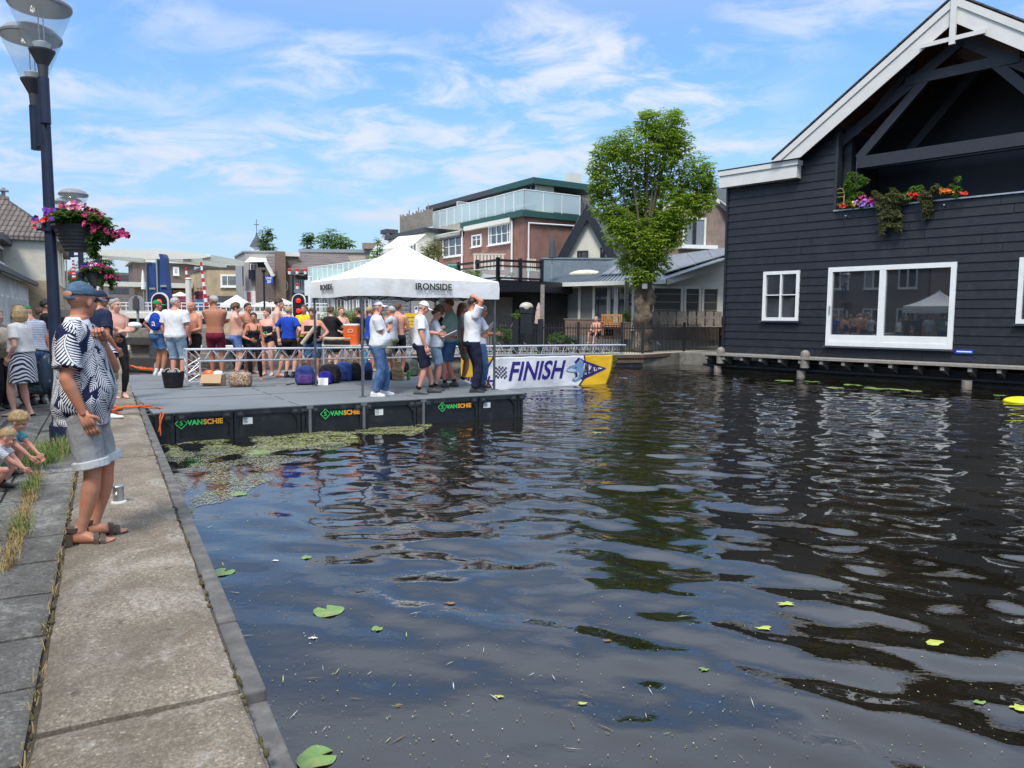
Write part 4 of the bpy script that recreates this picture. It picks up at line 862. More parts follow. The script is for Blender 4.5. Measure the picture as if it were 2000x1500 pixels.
# right part with the rising verge
I2 = Frame(plan(1262, 40.2), plan(1422, 41.2)); off_ = I1.loc(I2.o)
def toI1(bb): 
    M = Matrix.Translation((off_.x, off_.y, 0)) @ Matrix.Rotation(I2.rz - I1.rz, 4, 'Z'); bb.v = [tuple(M @ Vector(v)) for v in bb.v]; return bb
q = lambda x, y, o=0: I2.px(x, y, o)
v1, v2 = q(1300, 553), q(1424, 505)
b = mb(); b.prism([(q(1275, 600)[0], 0), (q(1275, 600)[0], q(1275, 557)[1]), (v1[0], v1[1]), (v2[0], v2[1]), (v2[0], 0)], .15, 5); toI1(b).build('gable_wall', CREAMP, ih)
b = mb(); b.slab([(q(1296, 546)[0], -.5, q(1296, 546, -.5)[1]), (q(1424, 503)[0], -.5, q(1424, 503, -.5)[1]), (q(1424, 503)[0], -.5, q(1424, 516, -.5)[1]), (q(1296, 546)[0], -.5, q(1300, 556, -.5)[1])], (0, .08, 0)); toI1(b).build('verge_board', OFFW, ih)
for (x0, x1) in ((1274, 1334), (1337, 1369), (1372, 1405)):
    r_ = rect(I2, x0, 559, x1, 622); b = mb(); fw = .13; y = .04; u0, u1, z0, z1 = r_; z0 = I2.px(1330, 621)[1]; z1 = I2.px(1330, 559)[1]
    for bx in ((u0, u1, y - .03, y + .1, z0, z0 + fw), (u0, u1, y - .03, y + .1, z1 - fw, z1), (u0, u0 + fw, y - .03, y + .1, z0 + fw, z1 - fw), (u1 - fw, u1, y - .03, y + .1, z0 + fw, z1 - fw)): b.box(*bx)
    f = toI1(b).build('window', CREAMP, ih); g = mb(); g.box(u0 + .05, u1 - .05, y + .06, y + .08, z0 + .05, z1 - .05, 0)
    toI1(g).build('pane', glass('window_glass_blind', (.13, .125, .105), .05, .9), f); g = mb()
    for k in range(1, 4): z = z0 + (z1 - z0) * k / 4; g.box(u0 + fw, u1 - fw, y + .045, y + .058, z - .02, z + .02)
    toI1(g).build('blind_fold', mat('blind_cloth', (.28, .27, .23), .8), f)
b = mb(); b.box(q(1274, 600)[0], v2[0], -.1, .14, .5, I2.px(1330, 627)[1]); toI1(b).build('planter_base', BDRK, ih)
# roof surface with standing seams and solar panels
R0, R1, R2, R3, R4, R5 = [I1.loc(at(x, y, Y)) for x, y, Y in ((1023, 556, 46), (1297, 546, 40), (1426, 502, 39.6), (1426, 486, 46), (1250, 507, 48.4), (1200, 509, 48.4))]
b = mb()
for tri in ((R0, R1, R4, R5), (R1, R2, R3, R4)): b.slab(tri, (0, 0, -.06))
for k in range(1, 34): t = k / 34; a, c = R0.lerp(R1, t), R5.lerp(R4, t); b.bar(a + Vector((0, 0, .04)), c + Vector((0, 0, .04)), .05, .07)
b.build('roof', ZINC, ih)
b = mb()
for k in range(5):
    t0, t1 = .52 + k * .09, .60 + k * .09; s0, s1 = .22, .62; L_ = lambda t, s: R0.lerp(R1, t).lerp(R5.lerp(R4, t), s) + Vector((0, 0, .16)); b.slab([L_(t0, s0), L_(t1, s0), L_(t1, s1), L_(t0, s1)], (0, 0, -.05))
L_ = lambda t, s: R1.lerp(R4, t).lerp(R2.lerp(R3, t), s) + Vector((0, 0, .16))
for k in range(4): b.slab([L_(.12, .05 + k * .235), L_(.12, .28 + k * .235), L_(.9, .28 + k * .235), L_(.9, .05 + k * .235)], (0, 0, -.05))
b.build('solar_panel', mat('solar_panel', (.20, .22, .25), .3, .1, var=.1), ih)
p = I1.loc(at(1143, 536, 46)); b = mb(); b.ell(p, (1.1, .8, .28), nu=16, nv=8); b.build('roof_dome', CREAM, ih, smooth=True)
for x in (1059, 1223):
    p = plan(x, 38.6); t_, l_ = (['weathered grey wooden post at the left end of the low house', 'weathered grey wooden post in front of the glazed doors beside the tree'][x > 1100], 0)
    b = mb(); b.box(-.1, .1, -.1, .1, 0, at(x, 543 if x > 1100 else 556, 38.6).z); o = b.build('wooden_post', WOOD_OLD); o.location = (p.x, p.y, .0); tag(o, t_, 'post', 'wooden posts before the garden house')
# ---- buildings at the left behind the platform
C1 = face(762, 48, 604, d=(.60, -.80, 0)); ch = ftree(C1, 'canal_restaurant', 'white ground floor building with a long glass balustraded roof terrace', 'building')
zc1 = C1.px(700, 538)[1]; b = mb(); b.box(0, C1.len + 2.4, .3, 9, 0, zc1 - .5); b.build('wall', STUC, ch); b = mb(); b.box(-.3, C1.len + 2.4, -.2, 9, zc1 - 1.2, zc1); b.build('fascia', WHITE, ch)
rail(ch, C1, [(0, 3, zc1), (0, 0, zc1), (C1.len + 2.3, 0, zc1)], C1.px(700, 510)[1] - zc1, [1, 17], pm=clear('tinted_glass', (.80, .9, .88), .35, .1))
for i in range(8): win(ch, C1, 606 + i * 24, 574, 628 + i * 24, 632, (.3, .62), fm=WHITE, gm=GLASS2 if i % 2 else GLASS, off=.3, fw=.12, sill=False)
u, z = C1.px(632, 553, -.2); b = mb(); b.join(text_mb('Huus', .75, 0, bold=.02, ext=.01), Matrix.Translation((u, -.22, z)) @ STAND); b.join(text_mb('investments', .42, 0, ext=.01), Matrix.Translation((u + 2.7, -.22, z)) @ STAND); b.build('lettering', INK, ch, fix=False)
C2 = Frame(plan(504, 65), plan(626, 67)); c2h = ftree(C2, 'brick_building', 'brown brick building with grey tiled roof, oval window and tall chimney', 'building')
cz = C2.px(560, 515)[1]; b = mb(); b.box(0, C2.len, 0, 8, 0, cz - .4); b.box(C2.px(556, 500)[0], C2.px(584, 500)[0], .5, 8, cz - .4, C2.px(570, 500)[1]); b.build('wall', BDRK, c2h)
b = mb(); b.box(C2.px(556, 500)[0] - .1, C2.px(586, 500)[0], .3, 8, C2.px(570, 500)[1], C2.px(570, 493)[1]); b.build('roof_band', CREAMP, c2h)
pL = [C2.loc(at(x, y, Y)) for x, y, Y in ((584, 494, 70), (678, 497, 72), (690, 523, 67), (566, 528, 64.5))]; b = mb(); b.slab(pL, (0, 0, -.3)); b.build('roof', TILER, c2h)
pL = [C2.loc(at(x, y, Y)) for x, y, Y in ((520, 499, 67), (536, 499, 67), (538, 530, 64.5), (522, 530, 64.5))]; b = mb(); b.slab(pL, (0, 0, -.3)); b.build('roof', TILER, c2h)
b = mb(); b.bar(C2.loc(at(519, 512, 64.3)), C2.loc(at(534, 540, 64.3)), .3, .25); b.build('verge', CREAMP, c2h)
x0, x1 = C2.px(538, 500, -.6)[0], C2.px(557.5, 500, -.6)[0]; b = mb(); b.box(x0, x1, -.6, .4, 0, C2.px(548, 491, -.6)[1]); b.build('chimney', mat('rusty_brown_render', (.19, .13, .095), .9, dirt=(.25, .14, .07), dscale=.6), c2h)
b = mb(); a = C2.px(555, 558); b.ell((a[0], -.02, a[1]), (.35, .08, .55), nu=16, nv=10); f = b.build('oval_window', WHITE, c2h, smooth=True); b = mb(); b.ell((a[0], -.08, a[1]), (.25, .05, .43), nu=16, nv=10); b.build('pane', GLASS2, f)
a, c = C2.px(570, 548, -.8), C2.px(603, 567, -.8); b = mb(); b.box(a[0], c[0] + 1.2, -.9, -.002, c[1] - .25, c[1]); 
for k in range(14): b.box(a[0] + k * .19, a[0] + k * .19 + .13, -.88, -.85, c[1], a[1] + .1)
b.build('balcony', ZINC, c2h)
B1 = Frame(plan(481, 68), plan(540, 68)); bh_ = ftree(B1, 'stucco_building', 'grey stucco building with a recessed balcony and dark blue balustrade', 'building')
bz = B1.px(500, 493)[1]; cL = B1.loc(plan(462, 74)); b = mb(); b.slab([(0, 0, bz), (B1.len, 0, bz), (B1.len, 9, bz), (cL.x, 9, bz), (cL.x, cL.y, bz)], (0, 0, -bz)); b.build('wall', STUC, bh_)
b = mb(); b.slab([(-.1, -.1, bz + .15), (B1.len, -.1, bz + .15), (B1.len, 9, bz + .15), (cL.x - .1, 9, bz + .15), (cL.x - .1, cL.y, bz + .15)], (0, 0, -.148)); b.build('roof_edge', GREYP, bh_)
r_ = rect(B1, 487, 513, 520, 545); b = mb(); b.box(r_[0], r_[1], -.03, -.002, r_[2], r_[3]); b.build('balcony_shade_panel', DGREY, bh_); win(bh_, B1, 489, 515, 504, 530, (.5,), off=-.03)  # dark panel on the flat wall stands in for the shaded recess
r_ = rect(B1, 485, 527, 521, 545, -.5); b = mb(); b.box(r_[0], r_[1], -.5, -.45, r_[2], r_[3]); b.box(r_[0], r_[1], -.45, -.031, r_[2], r_[2] + .15); b.build('balustrade', NAVY, bh_)
pL = [B1.loc(at(x, y, Y)) for x, y, Y in ((488, 502, 68), (522, 505, 68), (522, 510, 66), (478, 511, 66))]; b = mb(); b.slab(pL, (0, 0, -.06)); b.build('awning', WHITE, bh_)
a, c = B1.px(477, 568, -.05), B1.px(500, 592, -.05); b = mb(); b.box(a[0], c[0], -.06, -.002, c[1], a[1], 1); b.box(a[0] + .25, a[0] + .6, -.065, -.061, c[1] + .1, a[1] - .1, 0); b.build('poster', [paint('poster_red', (.55, .12, .10)), WHITE], bh_)
p = B1.loc(at(469, 530, 67)); b = mb(); b.box(p.x - .3, p.x + .3, p.y - .3, p.y, p.z - 1.3, p.z + 1); b.build('side_box', GREYP, bh_)
A1 = Frame(plan(406, 74), plan(470, 74)); ah = ftree(A1, 'yellow_brick_building', 'yellow brick flat roofed building with one wide white window', 'building')
az = A1.px(430, 525)[1]; cL = A1.loc(plan(374, 84)); b = mb(); b.slab([(0, 0, az), (A1.len, 0, az), (A1.len, 12, az), (cL.x, cL.y, az)], (0, 0, -az)); b.build('wall', BYEL, ah)
b = mb(); b.slab([(-.1, -.1, az + .3), (A1.len, -.1, az + .3), (A1.len, 12, az + .3), (cL.x - .1, cL.y, az + .3)], (0, 0, -.298)); b.build('roof_edge', DGREY, ah)
win(ah, A1, 431, 536, 466, 561, (.4,), fw=.18, gm=GLASS2); pq = [A1.loc(at(x, 545, 70)) for x in (384, 398)]

b = mb(); b.box(0, A1.len, -.12, -.002, A1.px(430, 585)[1] - 2, A1.px(430, 578)[1]); b.build('shop_front', DGREY, ah)
D1 = Frame(plan(265, 84), plan(480, 90)); dh = ftree(D1, 'brick_terrace', 'long red brown brick flat roofed block with small white windows beyond the bridge', 'building')
dz = D1.px(330, 514)[1]; b = mb(); b.box(0, D1.len, 0, 10, 0, dz); b.build('wall', BDRK, dh); b = mb(); b.box(-.4, D1.len, -.4, 10, dz + .002, dz + .35); b.build('roof_edge', CREAMP, dh)
for x0, x1 in ((337.5, 350), (379, 390.5), (440, 450)): win(dh, D1, x0, 521, x1, 538, (.5,), (.62,), .2)
b = mb(); a = D1.px(252, 553)[0]; b.box(a - 4, D1.px(362, 553)[0], -6, -.01, D1.px(300, 556)[1] - .5, D1.px(300, 556)[1]); b.build('canopy_roof', CREAMP, dh)
b = mb(); b.box(D1.px(262, 560)[0], D1.px(285, 560)[0], -5, -.01, 0, D1.px(300, 557)[1] - .5); b.box(D1.px(330, 560)[0], D1.px(375, 560)[0], -4, -.01, 0, D1.px(300, 557)[1] - .6); b.build('ground_floor', BYEL, dh)
K1 = Frame(plan(175, 95), plan(262, 97)); kh = ftree(K1, 'dark_house', 'dark grey house with a tiled roof behind the smaller flower basket', 'house'); kz_ = K1.px(220, 532)[1]
b = mb(); b.box(-6, K1.len, 0, 8, 0, kz_); b.build('wall', BGRY, kh); b = mb(); b.box(-6, K1.len * .6, -.3, 8, kz_ - .6, kz_); b.slab([(K1.len * .45, -.3, kz_ - .3), (K1.len, -.3, kz_ - .3), (K1.len, 0, kz_ - 2.8), (K1.len * .45, 0, kz_ - 2.8)], (0, .3, 0)); b.build('roof', TILED, kh)
M1 = Frame(plan(590, 80), plan(725, 80)); mh = ftree(M1, 'beige_building', 'long beige flat roofed building behind the tiled roof', 'building'); mz = M1.px(650, 487)[1]
b = mb(); b.box(0, M1.len, 0, 10, 0, mz - .35); b.build('wall', mat('beige_panels', (.42, .37, .29), .85), mh); b = mb(); b.box(-.2, M1.len, -.2, 10, mz - .348, mz); b.build('roof_edge', GREYP, mh)
b = mb(); a = M1.px(722, 478)[0]; b.box(a - .6, a + .9, -1, 1, mz, M1.px(722, 476)[1]); b.build('chimney', BBRN, mh)
# church spire
p = plan(505, 190); cs = thing('church_spire', 'slender slate church spire rising behind the dark poplar', 'church', (p.x, p.y, 0)); s0, s1, s2 = at(505, 492, 190).z, at(505, 480, 190).z, at(505, 452, 190).z
b = mb(); b.box(-1.1, 1.1, -1.1, 1.1, 0, s1); b.build('tower', WHITE, cs); b = mb(); b.lathe([(1.9, s1 - .2), (1.0, s1 + 1.4), (.35, s2 - 1.2), (.05, s2)], n=8); b.build('spire', TILED, cs); b = mb(); b.tube([(0, 0, s2 - .2), (0, 0, s2 + 3)], .08, 5); b.box(-.7, .7, -.05, .05, s2 + 1.6, s2 + 1.75); b.build('cross', DGREY, cs)
# ---- left bank row along the street
VB = 4.3
def lface(u0, u1, v=VB):
    """frame on the left bank, street side seen from the water: local x from near to far would mirror, so run far -> near"""
    return Frame(Q.W(u0, v, 0), Q.W(u1, v, 0))
uF = 38; c_ = plan(58, 42); u58 = Q.loc(c_).x; v58 = Q.loc(c_).y
L2 = lface(-14, u58, v58); lh = ftree(L2, 'white_brick_house', 'low white painted brick house with a dark pantile roof and dormer', 'house'); LN = L2.len
def lpx(fr, px, py): return fr.px(px, py)
ze = L2.px(57, 556)[1]; ze0 = L2.px(20, 536)[1]; WBR = brick('white_brick', (.62, .62, .60), (.70, .70, .68), (.5, .5, .48), .21, .07)
b = mb(); b.box(41, LN, 0, 7, 0, ze); b.build('wall', WBR, lh)
b = mb(); b.slab([(41, -.35, ze), (LN + .1, -.35, ze), (LN + .1, 3.6, ze + 2.2), (41, 3.6, ze + 2.2)], (0, 0, .18)); b.box(41, LN + .1, 3.6, 7, ze, ze + 2.2); b.build('roof', TILED, lh)
b = mb(); b.box(41, LN + .12, -.5, -.34, ze - .1, ze + .08); b.build('gutter', DGREY, lh)
for k in range(7):
    u = LN - 1.6 - k * 1.9; window(lh, (u - .8, u, ze - 2.2, ze - .9), (.5,), (), .09, y=-.075, depth=.075, gm=GLASS)
d0, d1 = L2.px(0, 500, 1.2)[0], L2.px(36, 510, 1.2)[0]; dzb, dzt = L2.px(36, 528, 1.2)[1], L2.px(36, 492, 1.2)[1]
b = mb(); b.box(d0 - 3, d1, 1.2, 4.2, ze + .5, dzt - .35); b.build('dormer_wall', WBR, lh); b = mb(); b.box(d0 - 3.3, d1 + .2, .7, 4.3, dzt - .35, dzt); b.build('dormer_roof', DGREY, lh)
window(lh, (d0 - 2, d1 - .3, dzb - .2, dzt - .5), (.33, .66), (), .12, y=1.12, depth=.075)
cc = Q.loc(plan(90, 56)); L1 = lface(u58 + .6, cc.x, v58 - 1.2); l1 = ftree(L1, 'cream_house', 'tall cream plastered house with pantile roof and brick chimney at the left edge', 'house')
z1_ = L1.px(85, 440)[1]; b = mb(); b.box(0, L1.len, 0, 8, 3.6, z1_); b.build('wall', CREAM, l1)
b = mb(); b.box(0, L1.len, .05, 8, 0, 3.6); b.build('lower_wall', BYEL, l1)
b = mb(); b.slab([(-.3, -.4, z1_), (L1.len + .3, -.4, z1_), (L1.len - 1.5, 4, z1_ + 3.4), (1.2, 4, z1_ + 3.4)], (0, 0, .15)); b.box(-.3, L1.len + .3, -.4, 8, z1_ - .25, z1_ - .002, 0); b.slab([(-.3, -.4, z1_), (1.2, 4, z1_ + 3.4), (1.2, 4.2, z1_ + 3.4), (-.3, 8, z1_)], (0.05, 0, .1)); b.build('roof', TILER, l1)
p = L1.loc(at(18, 400, L1.W(1, 1, 0).y)); b = mb(); b.box(p.x - .3, p.x + .3, p.y, p.y + .5, z1_, at(18, 385, L1.W(1, 1, 0).y).z); f = b.build('chimney', BBRN, l1); b = mb(); zq = at(18, 385, L1.W(1, 1, 0).y).z; b.tube([(p.x, p.y + .25, zq), (p.x, p.y + .25, zq + .5)], .1, 8); b.box(p.x - .25, p.x + .25, p.y, p.y + .5, zq + .3, zq + .38); b.build('chimney_pot', GREYP, f)
b = mb(); uu = L1.len * .55; b.tube([(uu, -.12, 3.7), (uu, -.12, z1_ - .3)], .06, 8); b.tube([(L1.len - .2, -.12, 0), (L1.len - .2, -.12, z1_ - .3)], .05, 8); b.build('drainpipe', CREAMP, l1)
# the rest of the row, beside and behind the camera (seen mirrored in windows and water)
for (u0, u1, hgt, m_, nm, lab) in ((-13, -6.5, 6.4, BBRN, 'row_house', 'brown brick row house beside the near quay'), (-6.4, 1.5, 7.4, BRED, 'row_house', 'red brick row house beside the near quay'), (1.6, 10, 6.8, BDRK, 'row_house', 'dark brick row house beside the near quay'), (10.1, 18, 7.6, BBRN, 'row_house', 'tall brown brick row house beside the near quay'), (18.1, 26.6, 7.0, BDRK, 'row_house', 'long dark brick row house beside the near quay')):
    fr = lface(u0, u1, 5.0); o = ftree(fr, nm, lab, 'house', 'row houses along the near quay'); b = mb(); b.box(0, fr.len, 0, 8, -.1, hgt); b.build('wall', m_, o); b = mb(); b.slab([(-.1, -.3, hgt), (fr.len + .1, -.3, hgt), (fr.len + .1, 4, hgt + 2.6), (-.1, 4, hgt + 2.6)], (0, 0, .15)); b.build('roof', TILEG, o)
    for k in range(int(fr.len / 2.2)):
        for z0 in (.9, 3.9): window(o, (.7 + k * 2.2, 1.9 + k * 2.2, z0, z0 + 1.6), (.5,), (), .09, y=-.075, depth=.075)
# ================================================================ TREES AND PLANTS
def leafmat(name, c1, c2, sc_=1.2):
    t = NT(name); v = t.co('Object'); n = t.noise(v, sc_, 3, .6); g = t.n('ShaderNodeObjectInfo'); vo = t.n('ShaderNodeTexVoronoi'); t.put(vo.inputs['Vector'], v); vo.inputs['Scale'].default_value = 7; se = t.n('ShaderNodeSeparateColor'); t.put(se.inputs[0], vo.outputs['Color'])
    col = t.mix(t.math('ADD', t.math('MULTIPLY', n, .7), t.math('MULTIPLY', se.outputs[0], .4), clamp=True), c1, c2)
    t.set(col=col, rough=.5, spec=.35); tl = t.n('ShaderNodeBsdfTranslucent'); t.put(tl.inputs[0], t.mix(.5, col, (.25, .4, .03))); mx = t.n('ShaderNodeMixShader'); mx.inputs[0].default_value = .42
    t.put(mx.inputs[1], t.b.outputs[0]); t.put(mx.inputs[2], tl.outputs[0]); t.put(t.o.inputs[0], mx.outputs[0]); return t.m
LEAF = leafmat('ash_leaves', (.14, .25, .025), (.38, .50, .06)); LEAFD = leafmat('dark_leaves', (.018, .06, .014), (.05, .13, .03)); LEAFM = leafmat('mid_leaves', (.06, .13, .02), (.14, .26, .05)); LEAFY = leafmat('yellow_green_leaves', (.12, .20, .02), (.28, .38, .05)); LEAFB = leafmat('brown_green_leaves', (.10, .10, .045), (.19, .18, .09), 3)
def leaves(b, c, r, n, size, rr, m=0, droop=.5, asp=.35, per=4):
    """n sprigs of narrow leaflets in an ellipsoid shell around c"""
    for _ in range(n):
        d = Vector((rr.gauss(0, 1), rr.gauss(0, 1), rr.gauss(0, 1))).normalized(); k = rr.random() ** .45
        p = Vector(c) + Vector((d.x * r[0], d.y * r[1], d.z * r[2])) * k
        out = (d + Vector((0, 0, .2))).normalized(); a0 = rr.random() * 6.3
        for j in range(per):
            a = a0 + j * 2 * PI / per + rr.random() * .6; t_ = Vector((math.cos(a), math.sin(a), -droop * (.3 + rr.random()))) + out * .5; t_.normalize(); sd_ = t_.cross(Vector((rr.random() - .5, rr.random() - .5, 1))).normalized() * (size * asp * .5); L_ = size * (.7 + .6 * rr.random())
            b.add([p, p + t_ * L_ * .5 + sd_, p + t_ * L_ + Vector((0, 0, -.15 * L_)), p + t_ * L_ * .5 - sd_], [(0, 1, 2, 3)], m)
BARK = mat('bark', (.10, .075, .05), .9, var=.4, scale=7, bump=1.0, bscale=16, d=.03, dirt=(.26, .22, .15), dscale=3)
def tree(name, label, px_, Y, clumps, lm, size=.22, dens=1.0, trunk=None, zbase=0, group=None, cat='tree', seed=1, per=4, z_trunk=None, tr=.2):
    p = plan(px_, Y); rr = random.Random(seed); root = thing(name, label, cat, (p.x, p.y, zbase), 0, group); b = mb(); k = Y / F
    cs = []
    for (x, y, r) in clumps:
        off = (rr.random() - .5) * 2 * r * k * .9; c = at(x, y, Y + off) - Vector((p.x, p.y, zbase)); rad = r * k; cs.append((c, rad))
        leaves(b, c, (rad, rad, rad), int(42 * dens * (rad / size) ** 2 * .30 + 10), size, rr, per=per)
    b.build('crown', lm, root, fix=False)
    tb = mb(); top = z_trunk if z_trunk is not None else (.3 if cat in ('shrub', 'hedge', 'plant') else min(c.z - r * .3 for c, r in cs) + .5)
    if trunk: trunk(tb, root)
    else: tb.tube([(0, 0, 0), (.03, 0, top * .5), (0, .03, top)], [tr, tr * .8, tr * .6], 8)
    for c, r in cs: tb.tube([(0, 0, max(.3, top - .3)), c * .5 + Vector((0, 0, top * .5)) if False else Vector((c.x * .4, c.y * .4, (c.z + top) * .5)), c], [tr * .45, tr * .28, tr * .1], 6)
    tb.build('trunk', BARK, root, smooth=True); return root
def gnarled(tb, root):
    zt = 3.9; rings = []; n = 28
    for j in range(34):
        t = j / 33; z = zt * t; base = .50 - .06 * t + .25 * max(0, .15 - t) / .15 * .6; rg = []
        for k in range(n):
            a = 2 * PI * k / n; d = Vector((math.cos(a), math.sin(a), 0)); lump = noise.noise(Vector((d.x * 1.4, d.y * 1.4, z * 1.6))) * .20 + abs(noise.noise(Vector((d.x * 4, d.y * 4, z * 3.5)))) * .22; 
            r_ = base * .82 + lump; rg.append((d.x * r_, d.y * r_, z))
        rings.append(rg)
    tb.ring(rings[::-1])
CL = [(1305, 248, 36), (1268, 240, 26), (1225, 285, 36), (1285, 290, 46), (1328, 280, 28), (1188, 300, 34), (1360, 332, 36), (1178, 350, 30), (1235, 345, 40), (1300, 352, 42), (1378, 358, 24), (1368, 398, 26), (1190, 400, 36), (1255, 410, 46), (1318, 410, 42), (1212, 455, 34), (1268, 470, 46), (1312, 460, 26), (1232, 505, 30), (1284, 508, 28), (1258, 530, 24), (1246, 395, 30), (1335, 380, 30), (1210, 430, 28), (1300, 440, 34), (1385, 380, 14), (1163, 330, 16), (1166, 375, 16), (1318, 225, 12), (1262, 222, 10)]
tree('ash_tree', 'tall pollarded tree with bright green leaves and a knobbly trunk on the terrace', 1256, 36.5, CL + [(1243, 546, 15), (1264, 542, 16)], LEAF, .23, 1.65, gnarled, seed=3, z_trunk=3.7, tr=.22)
p = at(1254, 560, 36.5); b = mb(); b.box(-.12, .12, -.75, -.66, -.12, .12); o = b.build('nest_box', GREYP); o.location = (p.x - .0, p.y, p.z); tag(o, 'small grey box fixed high on the knobbly trunk', 'box')
PW = 150
tree('poplar_tree', 'narrow dark green poplar beside the church spire', 522, 140, [(522, 450, 10), (521, 462, 13), (520, 476, 16), (524, 488, 15), (518, 492, 14)], LEAFD, .9, .8, seed=5)
tree('round_tree', 'small dark tree left of the broad light green tree', 602, 110, [(597, 462, 7), (606, 460, 7), (602, 472, 11), (600, 482, 11)], LEAFD, .7, .8, seed=6)
tree('round_tree', 'broad light green tree top above the beige roof', 650, 115, [(632, 466, 15), (650, 462, 17), (665, 470, 15), (680, 475, 11), (640, 480, 16), (672, 484, 12), (655, 482, 16)], LEAFM, .8, .8, seed=7)
tree('bushy_tree', 'green tree behind the flower baskets on the left', 190, 70, [(155, 545, 22), (172, 520, 16), (185, 500, 16), (200, 520, 20), (150, 562, 18), (215, 540, 18), (205, 505, 12)], LEAFD, .5, .7, seed=8)
tree('garden_shrub', 'loose brown green shrub in front of the white conservatory doors', 842, 49, [(835, 486, 14), (850, 480, 15), (860, 492, 12), (830, 498, 12), (848, 496, 12)], LEAFB, .22, .8, seed=9, cat='shrub', zbase=2)
tree('garden_shrub', 'bright green shrub rising over the right side of the tent roof', 925, 39.5, [(915, 545, 12), (930, 540, 11), (905, 550, 9), (938, 550, 9)], LEAFY, .16, .9, seed=10, cat='shrub')
tree('garden_shrub', 'yellow green shrub above the garden wall right of the tent', 1005, 45.5, [(1000, 574, 8), (1012, 572, 8), (1020, 578, 7)], LEAFY, .2, .9, seed=11, cat='shrub')
tree('garden_shrub', 'small climbing shrub in front of the white gabled house', 738, 60, [(735, 492, 9), (742, 482, 9), (730, 500, 10), (745, 498, 8), (738, 470, 5)], LEAFM, .3, .35, seed=12, cat='shrub', zbase=2)
tree('garden_hedge', 'bright green hedge seen between the swimmers left of the tent leg', 672, 40, [(645, 610, 14), (665, 612, 15), (690, 615, 16), (705, 625, 14), (640, 625, 14), (680, 630, 16), (725, 625, 12), (650, 645, 18), (680, 648, 18), (710, 645, 18)], LEAFY, .2, .8, seed=13, cat='hedge')
tree('garden_shrub', 'light green bush behind the fence left of the gas barbecue', 990, 40, [(980, 648, 14), (995, 655, 14), (1008, 615, 8), (970, 655, 10)], LEAFM, .14, .9, seed=14, cat='shrub')
tree('garden_shrub', 'low green bush behind the fence under the french doors', 1100, 38.5, [(1090, 658, 12), (1110, 660, 12), (1078, 662, 9), (1125, 664, 9)], LEAFM, .13, .9, seed=15, cat='shrub')
tree('potted_shrub', 'dense green potted shrub beside the knobbly tree trunk', 1222, 37.5, [(1222, 612, 8), (1226, 620, 8)], LEAFD, .12, 1.0, seed=16, cat='plant')
tree('terrace_plant', 'leafy plant behind the glass of the black roof terrace near its corner', 925, 43, [(918, 530, 8), (935, 534, 7), (1000, 534, 6), (905, 534, 6)], LEAFM, .15, .6, seed=17, cat='plant', zbase=2.6)
tree('water_plant', 'tuft of green weeds growing from the quay wall beside the banner', 1197, 33.2, [(1197, 706, 5), (1200, 701, 4)], LEAFM, .1, 1.2, seed=18, cat='plant', zbase=WZ)
tree('street_tree', 'yellow green bush behind the crowd at the left edge', 37, 33, [(38, 600, 9), (36, 615, 10), (44, 610, 7)], LEAFY, .2, .7, seed=19, cat='shrub')
# plants in the loggia of the black house
def hang(name, label, clumps, lm, size, seed, trail=None, cat='plant', off=-.12, dens=.42, flowers=None):
    rr = random.Random(seed); c0 = H.px(clumps[0][0], clumps[0][1], off); root = thing(name, label, cat, H.W(c0[0], off, c0[1]), H.rz); b = mb()
    for (x, y, r) in clumps:
        u, z = H.px(x, y, off); rad = r * .0185; [leaves(b, (u - c0[0] + rr.gauss(0, rad * .5), (rr.random() - .5) * .2, z - c0[1] + rr.gauss(0, rad * .6)), (rad * .5, min(rad * .5, .15), rad * .6), int(6 * dens * r), size * 1.15, rr, per=4, droop=.9) for _ in range(6)]
    b.build('leaves', lm, root, fix=False)
    if flowers:
        for col, pts in flowers:
            b = mb()
            for (x, y, r, n) in pts:
                for _ in range(n): u, z = H.px(x + rr.gauss(0, r), y + rr.gauss(0, r * .4), off - .15); blossom(b, (u - c0[0], -.1 - .12 * rr.random(), z - c0[1]), .055, rr)
            b.build('flowers', col, root, fix=False)
    return root
def blossom(b, c, r, rr, m=0):
    c = Vector(c); n = Vector((rr.random() - .5, -1 + .6 * rr.random(), rr.random() - .2)).normalized(); a = n.cross(Vector((0, 0, 1))).normalized(); d = n.cross(a); vs = [c - n * r * .2]; k = 10
    for i in range(k): t = 2 * PI * i / k; q = r * (1.0 if i % 2 == 0 else .72); vs.append(c + a * (q * math.cos(t)) + d * (q * math.sin(t)) + n * r * .25)
    b.add(vs, [(0, 1 + i, 1 + (i + 1) % k) for i in range(k)], m)
MAG = paint('magenta_petals', (.42, .02, .14), .6); PUR = paint('purple_petals', (.12, .02, .30), .6); PINK = paint('pink_petals', (.72, .16, .33), .6); FRED = paint('red_petals', (.62, .03, .02), .6); FWH = paint('white_petals', (.75, .72, .75), .6); FOR = paint('orange_petals', (.80, .20, .02), .6); LILA = paint('lilac_petals', (.35, .18, .55), .6); WINE = paint('wine_petals', (.25, .01, .06), .6)
hang('hanging_plant', 'long brown green plant trailing from the middle of the loggia sill', [(1737, 385, 14), (1722, 400, 9), (1737, 405, 10), (1752, 402, 9), (1726, 420, 8), (1742, 422, 9), (1756, 420, 6), (1724, 438, 6), (1740, 440, 6), (1754, 438, 5), (1725, 450, 4), (1755, 448, 3), (1757, 385, 8), (1715, 383, 8)], LEAFB, .09, 21, off=-.25)
hang('hanging_plant', 'shorter grey green plant trailing from the right part of the loggia sill', [(1812, 378, 10), (1812, 392, 7), (1810, 405, 6), (1808, 418, 4), (1828, 372, 8), (1800, 385, 6)], LEAFB, .09, 22, off=-.25)
